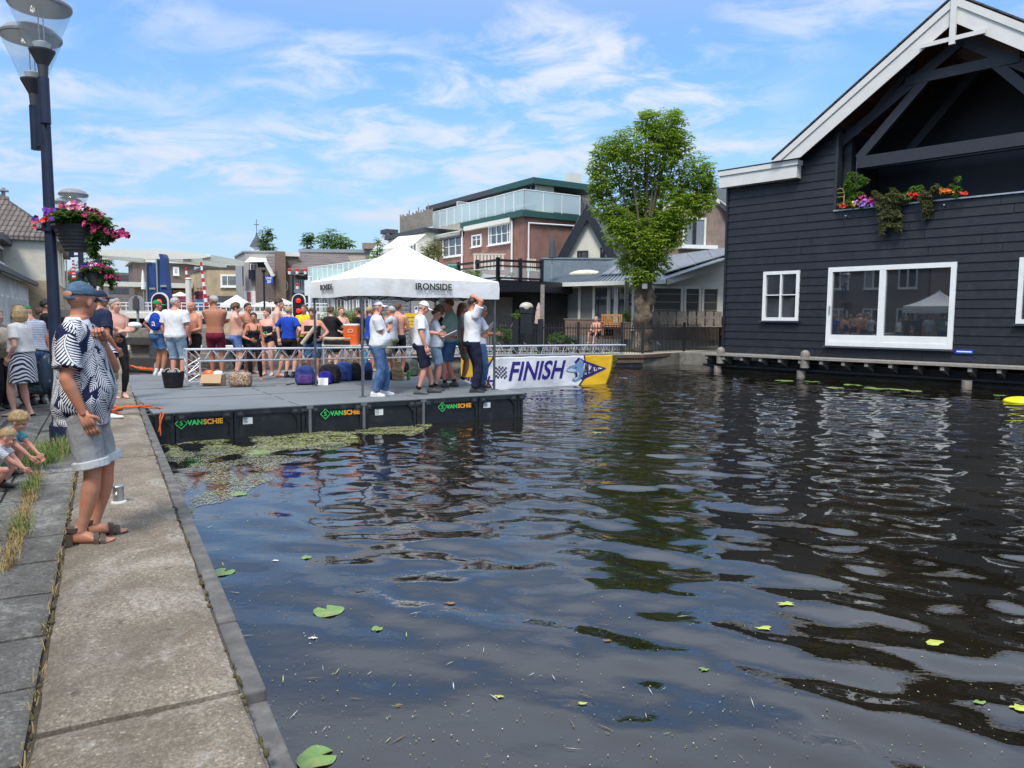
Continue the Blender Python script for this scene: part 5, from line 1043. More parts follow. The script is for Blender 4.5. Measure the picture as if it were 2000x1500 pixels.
hang('fern_plant', 'green fern hanging in a pot from the loggia beam', [(1673, 345, 10), (1660, 358, 8), (1688, 352, 7), (1670, 365, 9), (1668, 380, 7), (1665, 372, 6), (1655, 372, 5)], LEAFM, .12, 23, off=.15)
hang('leafy_plant', 'light green leafy plant on the middle of the loggia sill', [(1778, 375, 9), (1790, 368, 6), (1770, 385, 6)], LEAFM, .13, 24, off=-.1)
hang('flower_box', 'row of violet, pink and red flowers along the left of the loggia sill', [(1660, 398, 7), (1680, 396, 5), (1700, 392, 5), (1645, 400, 4)], LEAFM, .08, 25, off=-.12, flowers=[(LILA, [(1692, 396, 12, 40)]), (MAG, [(1695, 391, 10, 26)]), (FRED, [(1646, 402, 3, 16)]), (YELLOW, [(1668, 399, 5, 8)])])
hang('flower_box', 'orange and red flowers with grey leaves on the right of the loggia sill', [(1860, 370, 7), (1875, 368, 8), (1845, 374, 5)], LEAFM, .09, 26, off=-.12, flowers=[(FOR, [(1848, 373, 7, 30)]), (FRED, [(1790, 381, 7, 22)]), (FRED, [(1885, 378, 4, 10)])])
p0 = H.px(1673, 318, .15); p1 = H.px(1676, 352, .1); b = mb(); b.tube([(0, 0, 0), (0, 0, -.55)], .012, 5); b.lathe([(.06, -.75), (.12, -.55), (.13, -.5), (.11, -.52)], n=12); o = b.build('hanging_pot', DGREY); o.location = H.W(p0[0], .15, p0[1] + .05); tag(o, 'small dark plant pot hung from the loggia beam by a cord', 'pot')
b = mb(); c = H.px(1640, 385, -.0); b.tube([(-.16, 0, -.35), (-.17, 0, .15), (-.10, 0, .28), (0, 0, .33), (.10, 0, .28), (.17, 0, .15), (.16, 0, -.35)], .015, 6); b.tube([(-.17, 0, 0), (.17, 0, 0)], .01, 5); b.tube([(-.17, 0, .15), (.17, 0, .15)], .01, 5); o = b.build('plant_trellis', mat('bamboo', (.5, .38, .12), .6)); o.location = H.W(c[0], 0, c[1]); o.rotation_euler = (0, 0, H.rz); tag(o, 'small bamboo arch trellis at the left end of the loggia sill', 'trellis')
# ================================================================ LAMP POSTS WITH FLOWER BASKETS
NVY = mat('navy_post_paint', (.018, .028, .06), .38, var=.15, scale=8); LCAP = mat('lamp_cap', (.25, .26, .27), .45, .3); LGL = clear('lamp_glass', (.93, .96, .97), .10, .04); POTM = mat('planter_grey', (.075, .08, .085), .6, bump=.0)
def basket(root, c, s, seed, spread=(1, 1)):
    rr = random.Random(seed); c = Vector(c); b = mb(); prof = []
    for j in range(15): t = j / 14; prof.append(((.17 + .15 * t + (.008 if j % 2 else 0)) * s, (-.36 + .36 * t) * s))
    prof = [(0, -.36 * s)] + prof + [(.34 * s, .0), (.34 * s, .03 * s), (.30 * s, .03 * s), (.29 * s, -.02 * s), (0, -.02 * s)]
    b.lathe(prof, c, 28); b.build('planter', POTM, root)
    b = mb(); b.tube([c + Vector((-.33 * s, 0, -.02 * s)), c + Vector((-.60 * s, 0, -.02 * s))], .03 * s, 6); b.lathe([(.09, -.05), (.095, -.05), (.095, .05), (.09, .05)], (0, 0, c.z), 14); b.build('bracket', NVY, root)
    g = mb()
    for _ in range(46):
        a = rr.random() * 6.28; r_ = rr.random() ** .5; q = c + Vector((math.cos(a) * r_ * .42 * s + .04, math.sin(a) * r_ * .42 * s, (.10 + .18 * (1 - r_)) * s)); leaves(g, q, (.11 * s, .11 * s, .09 * s), 26, .065 * s, rr, per=3, asp=.7)
    for k in range(9):                                              # trailing ivy on the outer side
        a = rr.uniform(-.9, .9); 
        for j in range(9 if k % 3 == 0 else 5): leaves(g, c + Vector(((.36 + .03 * j * (j < 4)) * s * math.cos(a) + .04, .36 * s * math.sin(a), (.02 - .055 * j) * s)), (.05 * s, .05 * s, .05 * s), 9, .055 * s, rr, per=3, asp=.7, droop=1)
    g.build('foliage', LEAFD, root, fix=False)
    for m_, n, (ax, az) in ((MAG, 34, (.35, .12)), (PUR, 28, (-.15, .22)), (WINE, 24, (.40, .10)), (PINK, 16, (.1, .15)), (FRED, 14, (-.32, .26)), (FWH, 8, (-.05, .25))):
        f = mb()
        for _ in range(n):
            q = Vector((ax + rr.gauss(0, .17), rr.gauss(0, .2), 0)); r_ = min(1, q.length / .52); q.z = .30 * (1 - r_ * r_) + rr.uniform(-.02, .06) - (.10 if q.x > .38 else 0); q = c + Vector((q.x, q.y - .03, q.z)) * s; 
            for _k in range(2): blossom(f, q + Vector((rr.gauss(0, .02), -.02 + rr.gauss(0, .02), rr.gauss(0, .02))) * s, .042 * s, rr)
        f.build('blossoms', m_, root, fix=False)
def lamp_post(base, label, Y, zt, heads, bx, seed):
    root = thing('street_lamp', label, 'street lamp', base, 0, 'street lamps along the quay'); b = mb(); b.tube([(0, 0, 0), (0, 0, 1.0), (0, 0, zt)], [.085, .075, .06], 16); b.lathe([(.12, 0), (.12, .25), (.09, .3)], n=16); b.build('pole', NVY, root)
    for k, (dx_, dy_, z0) in enumerate(heads):
        b = mb(); b.tube([(dx_, dy_, z0), (dx_, dy_, z0 + .55)], .062, 14); b.tube([(dx_ * .2, dy_ * .2, z0 + .03), (dx_, dy_, z0 + .03)], .025, 8); f = b.build('lamp_arm', NVY, root)
        zc = z0 + .55; b = mb(); b.lathe([(.05, 0), (.055, .08), (.06, .14), (.14, .30), (.145, .32), (.12, .33), (0, .33)], (dx_, dy_, zc), 24); b.build('lamp_base', DGREY, f)
        b = mb(); b.lathe([(.145, .32), (.34, .82), (.335, .82), (.14, .325)], (dx_, dy_, zc), 32); b.build('lamp_glass', LGL, f, smooth=True)
        b = mb(); b.lathe([(.0, .33), (.08, .34), (.10, .40), (.04, .43), (0, .43)], (dx_, dy_, zc), 16); b.build('bulb_cover', WHITE, f)
        b = mb(); b.lathe([(0, .81), (.33, .81), (.345, .83), (.345, .86), (.28, .93), (.17, .98), (0, 1.0)], (dx_, dy_, zc), 32); b.build('lamp_cap', LCAP, f, smooth=False)
        b = mb(); [b.tube([(dx_ + s_ * .03, dy_, zc + .4), (dx_ + s_ * .03, dy_, zc + .86)], .007, 5) for s_ in (-1, 1)]; b.build('support_rod', STEEL, f)
    bs = thing('flower_basket', ['big hanging basket of magenta and purple flowers on the nearest lamp post', 'smaller looking flower basket on the second lamp post beyond the cap'][seed > 1], 'flower basket', base, 0, 'flower baskets on the lamp posts'); basket(bs, bx, .84, seed)
LB = ground(118, 868, -.05); zt1 = at(88, 215, LB.y).z + .05
z_1 = at(87, 207, LB.y - .15).z - .16; z_2 = at(68, 238, LB.y + .2).z - .30
hb = at(150, 440, LB.y)
lamp_post((LB.x, LB.y, -.05), 'tall navy street lamp with two glass cone heads behind the man in the leaf shirt', LB.y, zt1, [(at(87, 200, LB.y - .15).x - LB.x, -.15, z_1), (at(69, 238, LB.y + .2).x - LB.x, .2, z_2)], (hb.x - LB.x, 0, hb.z + .02), 1)
Y2 = 19.5; B2 = plan(163, Y2); hh2 = at(188, 532, Y2); zc2 = at(153, 395, Y2).z
lamp_post((B2.x, B2.y, -.05), 'second navy street lamp farther along the quay behind the flowers', Y2, zc2 - .6, [(-.12, 0, zc2 - 1.15), (-.3, .1, zc2 - 1.35)], (hh2.x - B2.x, 0, hh2.z), 2)
# ================================================================ DRAWBRIDGE, SIGNALS, FENDERS
BRW = paint('bridge_cream', (.66, .64, .55), .5); BRB = mat('bridge_blue', (.018, .055, .19), .45, var=.12, scale=1)
YB = 47; BR = Frame(plan(222, YB), plan(640, YB - 1)); br = ftree(BR, 'drawbridge', 'dutch drawbridge with cream balance beams on two dark blue tapering towers', 'bridge')
zd = BR.px(300, 607)[1]; b = mb(); b.box(-14, BR.len, 0, 7, zd - .35, zd); b.box(-14, BR.len, -.15, .0, zd - .45, zd + .02); b.build('bridge_deck', BRW, br)
b = mb()
for k in range(0, 40): u = -2 + k * .12 * 3; b.box(u, u + .04, -.1, -.06, zd, zd + .5)
for dz in (.5, .3): b.box(-14, BR.len, -.11, -.05, zd + dz - .03, zd + dz + .03)
b.build('bridge_railing', WHITE, br)
b = mb(); b.box(-14, 0.2, 0, 7, -1, zd - .36); b.build('abutment', BANKW, br); b = mb(); b.box(BR.len - 1.5, BR.len + 3, 0, 7, -2, zd - .36); b.build('abutment', BANKW, br)
def tower(x0, x1, xt0, xt1, ytop, ysh, v):
    b = mb(); a = BR.px(x0, 612, v); c = BR.px(x1, 612, v); t0, t1 = BR.px(xt0, ysh, v), BR.px(xt1, ysh, v); tp = BR.px((xt0 + xt1) / 2 - 3, ytop, v)
    b.prism([(a[0], zd - .3), (c[0], zd - .3), t1, (tp[0] + .12, tp[1]), (tp[0] - .12, tp[1]), t0], v, v + .55); b.build('tower', BRB, br)
    b = mb(); b.box(a[0] - .08, a[0] - .002, v - .05, v + .5, zd - .3, t0[1] - .05); b.box(a[0] + .2, c[0] - .1, v - .12, v - .002, (a[1] + t0[1]) / 2 - .08, (a[1] + t0[1]) / 2 + .04); b.build('tower_edge', GREYP, br)
tower(311, 331, 312, 320.5, 496, 504, -.6); tower(289.5, 308, 290, 297, 512, 514, 5.2)
def beam(v, x0, x1, y0, y1, dy0, dy1):
    b = mb(); a, c = BR.px(x0, y0, v), BR.px(x1, y1, v); a2, c2 = BR.px(x0, y0 + dy0, v), BR.px(x1, y1 + dy1, v); mxp = BR.px(314, 488.5, v); m2 = BR.px(314, 507, v)
    b.prism([a, a2, m2, (c2[0] - .5, c2[1]), (c[0] + .12, (c[1] * .4 + c2[1] * .6)), (c[0] + .1, c[1] - .1), (c[0] - .3, c[1]), mxp], v, v + .4); b.build('balance_beam', BRW, br)
beam(-.62 + .6, 186, 406, 489, 496, 9, 9); beam(4.9, 182, 385, 497, 502, 9, 8)
b = mb()
for x, y in ((187, 494), (315, 500), (362, 504), (400, 501)): a = BR.px(x, y, 0); b = mb(); b.bar((a[0], .2, a[1] - .05), (a[0], 5.1, a[1] - .05), .5, .35); b.build('cross_beam', BRW, br)

b = mb(); a = BR.px(190, 498, 0); b.bar((a[0], 0.2, a[1]), (a[0] - .35, .2, a[1] - 1.1), .12, .2); b.tube([(a[0] + .2, .1, a[1]), (a[0] + .2, .1, zd)], .04, 6); b.build('pull_rod', NVY, br)
# barrier arms, white poles, flags
def stripe_pole(px_, y0, y1, Y, lab, tilt=0.0):
    p = plan(px_, Y); z0, z1 = at(px_, y1, Y).z, at(px_, y0, Y).z; root = thing('barrier_arm', lab, 'barrier', (p.x, p.y, z0), 0, 'raised barrier arms at the bridge'); n = 11
    for mm_, par in ((RED, 0), (WHITE, 1)):
        b = mb()
        for k in range(n):
            if k % 2 == par: t0, t1 = k / n, (k + 1) / n; b.tube([(tilt * t0, 0, (z1 - z0) * t0), (tilt * t1, 0, (z1 - z0) * t1)], [.11 - .05 * t0, .11 - .05 * t1], 8)
        b.build('arm_stripes', mm_, root)
stripe_pole(371, 522, 600, 45, 'left raised red and white barrier arm beside the white pole', -.15); stripe_pole(404, 512, 598, 44, 'taller raised red and white barrier arm left of the parasols', -.25); stripe_pole(148, 508, 545, 44, 'short red and white barrier arm behind the left lamp post')
def pole(name, label, cat, px_, y0, y1, Y, r, m, group=None):
    p = plan(px_, Y); z0, z1 = at(px_, y1, Y).z, at(px_, y0, Y).z; b = mb(); b.tube([(0, 0, 0), (0, 0, z1 - z0)], r, 10); b.ell((0, 0, z1 - z0), (r * 1.2, r * 1.2, r * .5), nu=10, nv=6); o = b.build(name, m); o.location = (p.x, p.y, z0); return tag(o, label, cat, group)
pole('white_pole', 'thick white pole right of the bridge towers', 'pole', 370, 545, 640, 34, .13, CREAMP); pole('white_pole', 'thin white post under the small flower basket', 'pole', 196, 538, 640, 30, .09, CREAMP)
pole('concrete_pile', 'grey concrete mooring pile with a pale cap between the swimmers', 'pile', 597, 616, 700, 27, .24, CREAMP)
pole('white_pole', 'white post with a pole in front of the blue balcony', 'pole', 606, 541, 650, 38, .09, WHITE)
def seal(name, label, cat, px_, yt, yb, xw, Y, lamps, inner=BLACKP):
    """bridge signal: rounded board with a white edge and red lamps"""
    p = plan(px_, Y); zt, zb_ = at(px_, yt, Y).z, at(px_, yb, Y).z; wd = xw * Y / F / 2; root = thing(name, label, cat, (p.x, p.y, zb_), 0, 'bridge signals for boats')
    def shape(w_, h0, h1, rnd_bottom):
        pts = [(w_ * math.cos(PI * i / 12), h1 - w_ + w_ * math.sin(PI * i / 12)) for i in range(13)]
        pts += [(w_ * math.cos(PI + PI * i / 12), h0 + w_ + w_ * math.sin(PI + PI * i / 12)) for i in range(13)] if rnd_bottom else [(-w_, h0), (w_, h0)]
        return pts
    hh_ = zt - zb_; b = mb(); b.prism(shape(wd, 0, hh_, len(lamps) > 1), 0, .06); b.build('board_edge', WHITE, root); b = mb(); b.prism(shape(wd * .84, wd * .16, hh_ - wd * .16, len(lamps) > 1), -.03, -.003); b.build('board', inner, root)
    for ly in lamps:
        z = at(px_, ly, Y).z - zb_; b = mb(); b.ell((0, -.05, z), (wd * .33, .05, wd * .33), nu=16, nv=10); b.build('signal_lamp', SIGR, root, smooth=True)
        b = mb(); b.lathe([(wd * .36, -.12), (wd * .38, -.12), (wd * .38, 0), (wd * .36, 0)], n=16); MM = Matrix.Translation((0, -.04, z)) @ Matrix.Rotation(-PI / 2, 4, 'X'); b.v = [tuple(MM @ Vector((v[0], v[1], -v[2]))) for v in b.v]; b.build('lamp_hood', inner, root)
    b = mb(); b.box(-.05, .05, .065, .16, -1.8, hh_ * .8); b.build('post', GREYP, root)
def emis(name, col, s):
    t = NT(name); t.set(col=col); t.put(t.b.inputs['Emission Color'], c4(col)); t.put(t.b.inputs['Emission Strength'], s); return t.m
SIGR = emis('signal_red', (.85, .01, .01), 1.6)
seal('bridge_signal', 'arched dark bridge signal with one red lamp behind the green cap', 'signal', 313, 571, 640, 34, 26, (590,))
seal('bridge_signal', 'oval dark bridge signal with two red lamps beside the blue shirt man', 'signal', 584, 573, 625, 27, 26, (587, 607))
p = plan(267, 25.5); b = mb(); zb_ = at(267, 607, 25.5).z; hh_ = at(267, 577, 25.5).z - zb_; w_ = .27; b.prism([(w_ * math.cos(PI * i / 12), hh_ - w_ + w_ * math.sin(PI * i / 12)) for i in range(13)] + [(-w_, 0), (w_, 0)], 0, .06); b.box(-.03, .03, .05, .12, -1, .3); o = b.build('signal_board', GREYP); o.location = (p.x, p.y, zb_); tag(o, 'plain grey arched signal board seen from behind left of the bridge signal', 'signal board')
b = mb(); b.box(-.1, .1, -.05, -.002, .06, .42); b.box(-.04, .04, -.05, -.002, .42, .5); b2 = b.build('bracket', DGREY, o)
# sign mast with four lamps, VHF sign
p = plan(573.5, 36); b = mb(); root = thing('signal_mast', 'dark mast with four small red and white lamps above the bridge signal', 'signal mast', (p.x, p.y, 0)); zq = at(573, 536, 36).z
b.tube([(0, 0, 0), (0, 0, zq)], .05, 8); b.tube([(-.2, 0, zq + .05), (0, 0, zq - .02), (.6, 0, zq - .04)], .03, 6); b.build('pole', BLACKP, root)
for x, y in ((566, 530), (581, 530), (597, 530), (581.5, 559)):
    q = at(x, y, 36) - p; b = mb(); b.lathe([(0, -.16), (.07, -.14), (.08, 0), (.03, .02)], (q.x, -.05, q.z), 10, 0); b.lathe([(.082, .0), (.082, .10), (.05, .14), (0, .14)], (q.x, -.05, q.z), 10, 1); b.build('small_lamp', [WHITE, RED], root)
p = plan(517, 38); root = thing('channel_sign', 'blue sign reading VHF 20 on a thin black post', 'sign', (p.x, p.y, 0)); zq = at(517, 530, 38).z
b = mb(); b.tube([(0, 0, 0), (0, 0, zq)], .05, 8); b.ell((0, 0, zq + .05), (.12, .12, .12), nu=12, nv=8); b.build('post', BLACKP, root)
q0 = at(518.5, 539.5, 38) - p; q1 = at(534, 554.5, 38) - p; b = mb(); b.box(q0.x, q1.x, -.08, -.05, q1.z, q0.z); b.build('sign_board', BLUEP, root)
b = mb(); cx_ = (q0.x + q1.x) / 2; b.join(text_mb('VHF', .18, 0, bold=.004), Matrix.Translation((cx_, -.085, q0.z - .11)) @ STAND); b.join(text_mb('20', .21, 0, bold=.005), Matrix.Translation((cx_, -.085, q1.z + .11)) @ STAND); b.build('lettering', WHITE, root, fix=False)
# estate sign on the terrace rail
p = at(882, 545, 40.2); root = thing('estate_sign', 'green and yellow sign with a white house outline on the black railing', 'sign', p); k = 40.2 / F
b = mb(); b.box(-8 * k, 10 * k, -.03, 0, 8 * k, 31 * k); b.build('sign_board', paint('sign_green', (.01, .16, .10)), root); b = mb(); b.box(-8 * k, 10 * k, -.032, .002, 0, 7.5 * k); b.build('sign_strip', YELLOW, root)
b = mb(); [b.bar((x0 * k, -.035, z0 * k), (x1 * k, -.035, z1 * k), .02, .04, 0, (0, 1, 0)) for x0, z0, x1, z1 in ((-2, 15, 3, 22), (3, 22, 8, 15), (-1, 11, -1, 16), (7, 11, 7, 16), (-5, 14, -5, 21), (-5, 14, -2, 14), (2, 11, 2, 15))]; b.join(text_mb('TE KOOP', .12, 0), Matrix.Translation((1 * k, -.035, 27 * k)) @ STAND); b.build('lettering', WHITE, root, fix=False)
# yellow notice and small no-mooring post behind the officials
p = at(802, 640, 31); root = thing('notice_sign', 'yellow notice board behind the white polo shirts under the tent', 'sign', p); k = 31 / F
b = mb(); b.box(-12 * k, 14 * k, 0, .03, 0, 28 * k); b.build('sign_board', YELLOW, root); b = mb(); b.join(text_mb('Betreden', .10, 0), Matrix.Translation((1 * k, -.004, 20 * k)) @ STAND); b.join(text_mb('op eigen', .08, 0), Matrix.Translation((1 * k, -.004, 13 * k)) @ STAND); b.join(text_mb('risico', .08, 0), Matrix.Translation((1 * k, -.004, 7 * k)) @ STAND); b.build('lettering', INK, root, fix=False); b = mb(); b.box(-.02, .04, .032, .08, -1.3, 20 * k); b.build('post', STEEL, root)
p = at(813, 615, 31.5); root = thing('small_sign', 'narrow white and blue sign on a post under the tent', 'sign', p); b = mb(); b.box(-.07, .07, 0, .02, 0, .36, 0); b.box(-.05, .05, -.004, -.001, .22, .33, 1); b.build('sign_board', [WHITE, BLUEP], root); b = mb(); b.box(-.02, .02, .022, .05, -1.2, .3); b.build('post', WHITE, root)
# timber fender by the bridge
fd = thing('timber_fender', 'weathered grey timber fender with posts and a thick dark beam by the bridge', 'fender', (0, 0, 0)); b = mb()
def fb(x0, x1, y0, y1, Y, dpt, m=WOOD_OLD, nm='timber', o=fd):
    a, c = at(x0, y1, Y), at(x1, y0, Y); bb = mb(); bb.box(a.x, c.x, Y, Y + dpt, a.z, c.z); return bb.build(nm, m, o, bevel=.02)
fb(254, 290, 641, 722, 24.2, .45, nm='post'); fb(275, 300, 648, 672, 25.2, .4, nm='post'); fb(246, 313, 659, 674, 23.95, .24, WOOD_DARK, 'beam'); fb(252, 352, 699, 722, 24.0, .2, WOOD_DARK, 'beam'); fb(352, 440, 690, 706, 26, .4, WOOD_OLD, 'beam'); fb(240, 420, 688, 697, 26.4, .3, WOOD_DARK, 'beam')
fb(395, 420, 640, 700, 27, .4, nm='post'); fb(560, 588, 628, 705, 28, .4, BANKW, 'post')
p = at(262, 636, 24.3); b = mb(); b.ell(p, (.24, .24, .12), nu=16, nv=8); b.build('post_cap', WHITE, fd, smooth=True)
fp_ = thing('slatted_screen', 'white and blue slatted screens under the bridge rail', 'fence', (0, 0, 0))
for k in range(7): fb(268, 420, 641 + k * 3.0, 642.8 + k * 3.0, 29.5, .05, WHITE if k % 2 else BLUEP, 'slat', fp_)
fb(245, 620, 612, 622, 29, .4, BRW, 'rail', fp_); fb(240, 620, 676, 684, 29.2, .4, BRW, 'rail', fp_); [fb(x, x + 3, 612, 690, 29.2, .15, BRW, 'post', fp_) for x in (245, 330, 430, 520, 610)]
# far bank clutter seen between the legs
b = mb(); a = at(560, 705, 30.5); 
# maroon awning boat, parasols and market tents in the distance
def parasol(label, px_, y0, y1, yb, wd, Y, m, closed=False, grp='parasols in the distance', name='parasol'):
    p = plan(px_, Y); z0, z1, zb_ = at(px_, y0, Y).z, at(px_, y1, Y).z, at(px_, yb, Y).z; r_ = wd / 2 * Y / F; root = thing(name, label, 'parasol', (p.x, p.y, zb_), 0, grp); b = mb(); n = 8; hgt = z0 - z1
    if closed: b.lathe([(.03, z0 - zb_), (r_ * .55, z0 - zb_ - hgt * .25), (r_ * .8, z0 - zb_ - hgt * .6), (r_, z1 - zb_), (r_ * .5, z1 - zb_ + .02)], n=9)
    else: b.lathe([(.02, z0 - zb_), (r_ * .5, z0 - zb_ - hgt * .42), (r_, z1 - zb_ + .1), (r_, z1 - zb_), (r_ * .98, z1 - zb_ + .08), (.02, z0 - zb_ - .04)], n=n)
    b.build('canopy', m, root); b = mb(); b.tube([(0, 0, 0), (0, 0, z0 - zb_)], .035, 6); b.build('pole', GREYP, root)
parasol('open cream parasol before the stucco building, left of the signal', 517, 588, 600, 640, 60, 50, CREAMP); parasol('open beige parasol partly behind the cream one near the red signal', 552, 583, 596, 640, 60, 54, mat('beige_cloth', (.50, .47, .40), .8)); parasol('small open cream parasol above the maroon awning', 354, 570, 580, 620, 40, 62, CREAMP)
parasol('folded dark grey parasol on the roof terrace', 1077, 461, 503, 545, 17, 44.5, mat('charcoal_cloth', (.06, .065, .075), .8), True, None); parasol('folded dusty pink parasol beside the low house', 1052, 591, 632, 655, 17, 40.5, mat('pink_cloth', (.50, .35, .30), .8), True, None); parasol('white folded parasol left of the blue bridge tower', 282, 527, 565, 600, 8, 60, WHITE, True, None)
def gazebo(label, px_, Y, x0, x1, y0, y1, yb, m):
    p = plan(px_, Y); k = Y / F; w0 = (x0 - px_) * k; w1 = (x1 - px_) * k; zb_ = at(px_, yb, Y).z; zt, zv = at(px_, y0, Y).z - zb_, at(px_, y1, Y).z - zb_; root = thing('market_tent', label, 'tent', (p.x, p.y, zb_)); b = mb(); d_ = w1 - w0
    b.add([(w0, 0, zv), (w1, 0, zv), (w1, d_, zv), (w0, d_, zv), ((w0 + w1) / 2 - .3 * 0, d_ / 2, zt), (w0, 0, zv - .25), (w1, 0, zv - .25), (w1, d_, zv - .25), (w0, d_, zv - .25)], [(0, 1, 4), (1, 2, 4), (2, 3, 4), (3, 0, 4), (0, 5, 6, 1), (1, 6, 7, 2), (2, 7, 8, 3), (3, 8, 5, 0)]); b.build('canopy', m, root)
    for x, y in ((w0, 0), (w1, 0), (w0, d_), (w1, d_)): b = mb(); b.tube([(x, y, 0), (x, y, zv - .1)], .03, 6); b.build('leg', STEEL, root)
gazebo('white pointed market tent beyond the swimmers', 452, 55, 432, 478, 575, 594, 640, WHITE)
bt = thing('covered_boat', 'boat with a maroon canvas cover beyond the bridge', 'boat', plan(370, 60)); k = 60 / F
b = mb(); z0 = at(370, 604, 60).z; z1 = at(370, 579, 60).z; b.prism([(-36 * k, z0), (30 * k, z0), (26 * k, z1 - .2), (18 * k, z1), (-22 * k, z1), (-34 * k, z1 - .3)], 0, 2.5); b.build('canvas_cover', mat('maroon_canvas', (.22, .02, .045), .7), bt); b = mb(); b.prism([(-40 * k, z0 - .02), (34 * k, z0 - .02), (30 * k, z0 - 1.2), (-34 * k, z0 - 1.2)], -.1, 2.6); b.build('hull', NAVY, bt); b = mb(); [b.box(-36 * k, 34 * k, -.2, -.15, z0 + .1 + i * .3, z0 + .15 + i * .3) for i in range(3)]; b.build('boat_rail', STEEL, bt)
# ================================================================ FAR TERRACE: fence, furniture
FN = paint('black_iron', (.012, .012, .013), .4); fz = .02
fpts = [plan(x, Y) for x, Y in ((900, 33.6), (1007, 33.9), (1056, 34.05), (1130, 34.3), (1215, 34.6), (1256, 34.75), (1337, 37.6), (1408, 39.8))]; fh = at(1255, 632, 34.7).z
fe = thing('iron_fence', 'black iron bar fence along the far terrace', 'fence', (fpts[0].x, fpts[0].y, 0)); o_ = fpts[0]
for i in range(len(fpts)):
    q = fpts[i] - o_; b = mb(); s_ = .13 if i in (1, 2) else .06; b.box(q.x - s_, q.x + s_, q.y - s_, q.y + s_, 0, fh + .06 + (.12 if s_ > .1 else 0)); b.build('fence_post', FN, fe)
for i in range(len(fpts) - 1):
    a, c = fpts[i] - o_, fpts[i + 1] - o_; b = mb(); n = int((c - a).length / .125)
    b.bar(a + Vector((0, 0, fh - .22)), c + Vector((0, 0, fh - .22)), .03, .05); b.bar(a + Vector((0, 0, .12)), c + Vector((0, 0, .12)), .03, .05)
    for j in range(1, n): q = a.lerp(c, j / n); b.box(q.x - .016, q.x + .016, q.y - .016, q.y + .016, .05, fh - (.0 if j % 2 else .05))
    b.build('fence_bars', FN, fe)
b = mb(); b.slab([(4.3, 33.72, .004), (6.0, 34.25, .004), (10.2, 38.8, .004), (9.6, 41, .004), (4.3, 36, .004)], (0, 0, .01)); struct(b.build('gravel_strip', mat('pale_gravel', (.50, .44, .33), .95, var=.2, scale=20)))
b = mb(); b.bar((-4.5, 33.1, -.07), (4.5, 33.5, -.07), .12, .14); b.bar((4.5, 33.5, -.07), (6.0, 34.0, -.07), .12, .14); b.bar((6.0, 34.0, -.07), (8.6, 36.9, -.07), .12, .14); b.bar((4.4, 33.45, -.30), (6.0, 33.95, -.30), .1, .12); struct(b.build('quay_beam', mat('red_brown_beam', (.12, .07, .05), .8, var=.3)))
def furn(name, label, cat, px_, yb, Y, zb_=None, rz=0, group=None):
    p = plan(px_, Y); z = at(px_, yb, Y).z if zb_ is None else zb_; return thing(name, label, cat, (p.x, p.y, z), rz, group)
TEAK = mat('teak', (.42, .20, .06), .6, var=.25, scale=8); be = furn('garden_bench', 'orange brown wooden garden bench with slatted back on the terrace', 'bench', 1196, 655, 37)
b = mb(); b.box(-.5, .5, -.25, .25, .42, .46); b.build('seat', TEAK, be); b = mb(); b.box(-.52, .52, .22, .27, .95, 1.05); b.box(-.52, .52, .22, .27, .5, .56); [b.box(-.48 + k * .105, -.42 + k * .105, .23, .26, .55, .96) for k in range(10)]; b.build('backrest', TEAK, be)
for x in (-.5, .44):
    for y in (-.25, .2): b = mb(); b.box(x, x + .06, y, y + .06, 0, .62 if y < 0 else 1.05); b.build('leg', TEAK, be)
    b = mb(); b.box(x, x + .06, -.28, .22, .62, .66); b.build('armrest', TEAK, be)
bq = furn('gas_barbecue', 'black barbecue with a pale domed lid behind the fence', 'barbecue', 1028, 655, 38.5); b = mb(); b.ell((0, 0, 1.45), (.36, .28, .26), nu=18, nv=10); b.build('lid', mat('lid_cream', (.45, .42, .34), .4), bq, smooth=True); b = mb(); b.box(-.34, .34, -.25, .25, 1.15, 1.45); b.box(-.55, -.36, -.2, .2, 1.28, 1.32); b.box(.36, .55, -.2, .2, 1.28, 1.32); b.build('fire_box', BLACKP, bq); b = mb(); b.box(-.3, .3, -.22, .22, .1, 1.1); b.build('cart', BLACKP, bq)
TB = mat('terrace_timber', (.17, .11, .075), .8, var=.3, scale=5)
for (x, yb, lab, l_) in ((1150, 655, 'low red brown timber planter wall with stone edge behind the fence', 2.4), (1200, 662, 'stacked red brown timber bin beside the garden bench', 1.6), (1370, 655, 'long dark wooden garden table at the right end of the terrace', 2.6), (1300, 655, 'wooden garden table with benches right of the tree trunk', 1.8)):
    tt = furn('garden_table' if 'table' in lab else 'timber_planter', lab, 'table' if 'table' in lab else 'planter', x, yb, 37.6 if x < 1250 else 39.3)
    if 'table' in lab:
        b = mb(); b.box(-l_ / 2, l_ / 2, -.45, .45, .95, 1.02); b.build('table_top', TB, tt)
        for sx_ in (-1, 1):
            for sy in (-1, 1): b = mb(); b.box(sx_ * (l_ / 2 - .15) - .05, sx_ * (l_ / 2 - .15) + .05, sy * .35 - .05, sy * .35 + .05, 0, .95); b.build('leg', TB, tt)
        b = mb(); [b.box(-l_ / 2 + i * .45, -l_ / 2 + i * .45 + .36, -.75, -.70, .5, 1.25) for i in range(int(l_ / .45))]; b.box(-l_ / 2, l_ / 2, -.8, -.5, .45, .5); b.build('chair_backs', WOOD_OLD, tt)
    else:
        b = mb(); [b.box(-l_ / 2, l_ / 2, -.3, .3, i * .16, i * .16 + .15) for i in range(5)]; b.build('boards', TB, tt); b = mb(); b.box(-l_ / 2 - .05, l_ / 2 + .05, -.34, .34, .8, .84); b.build('coping', BANKW, tt)
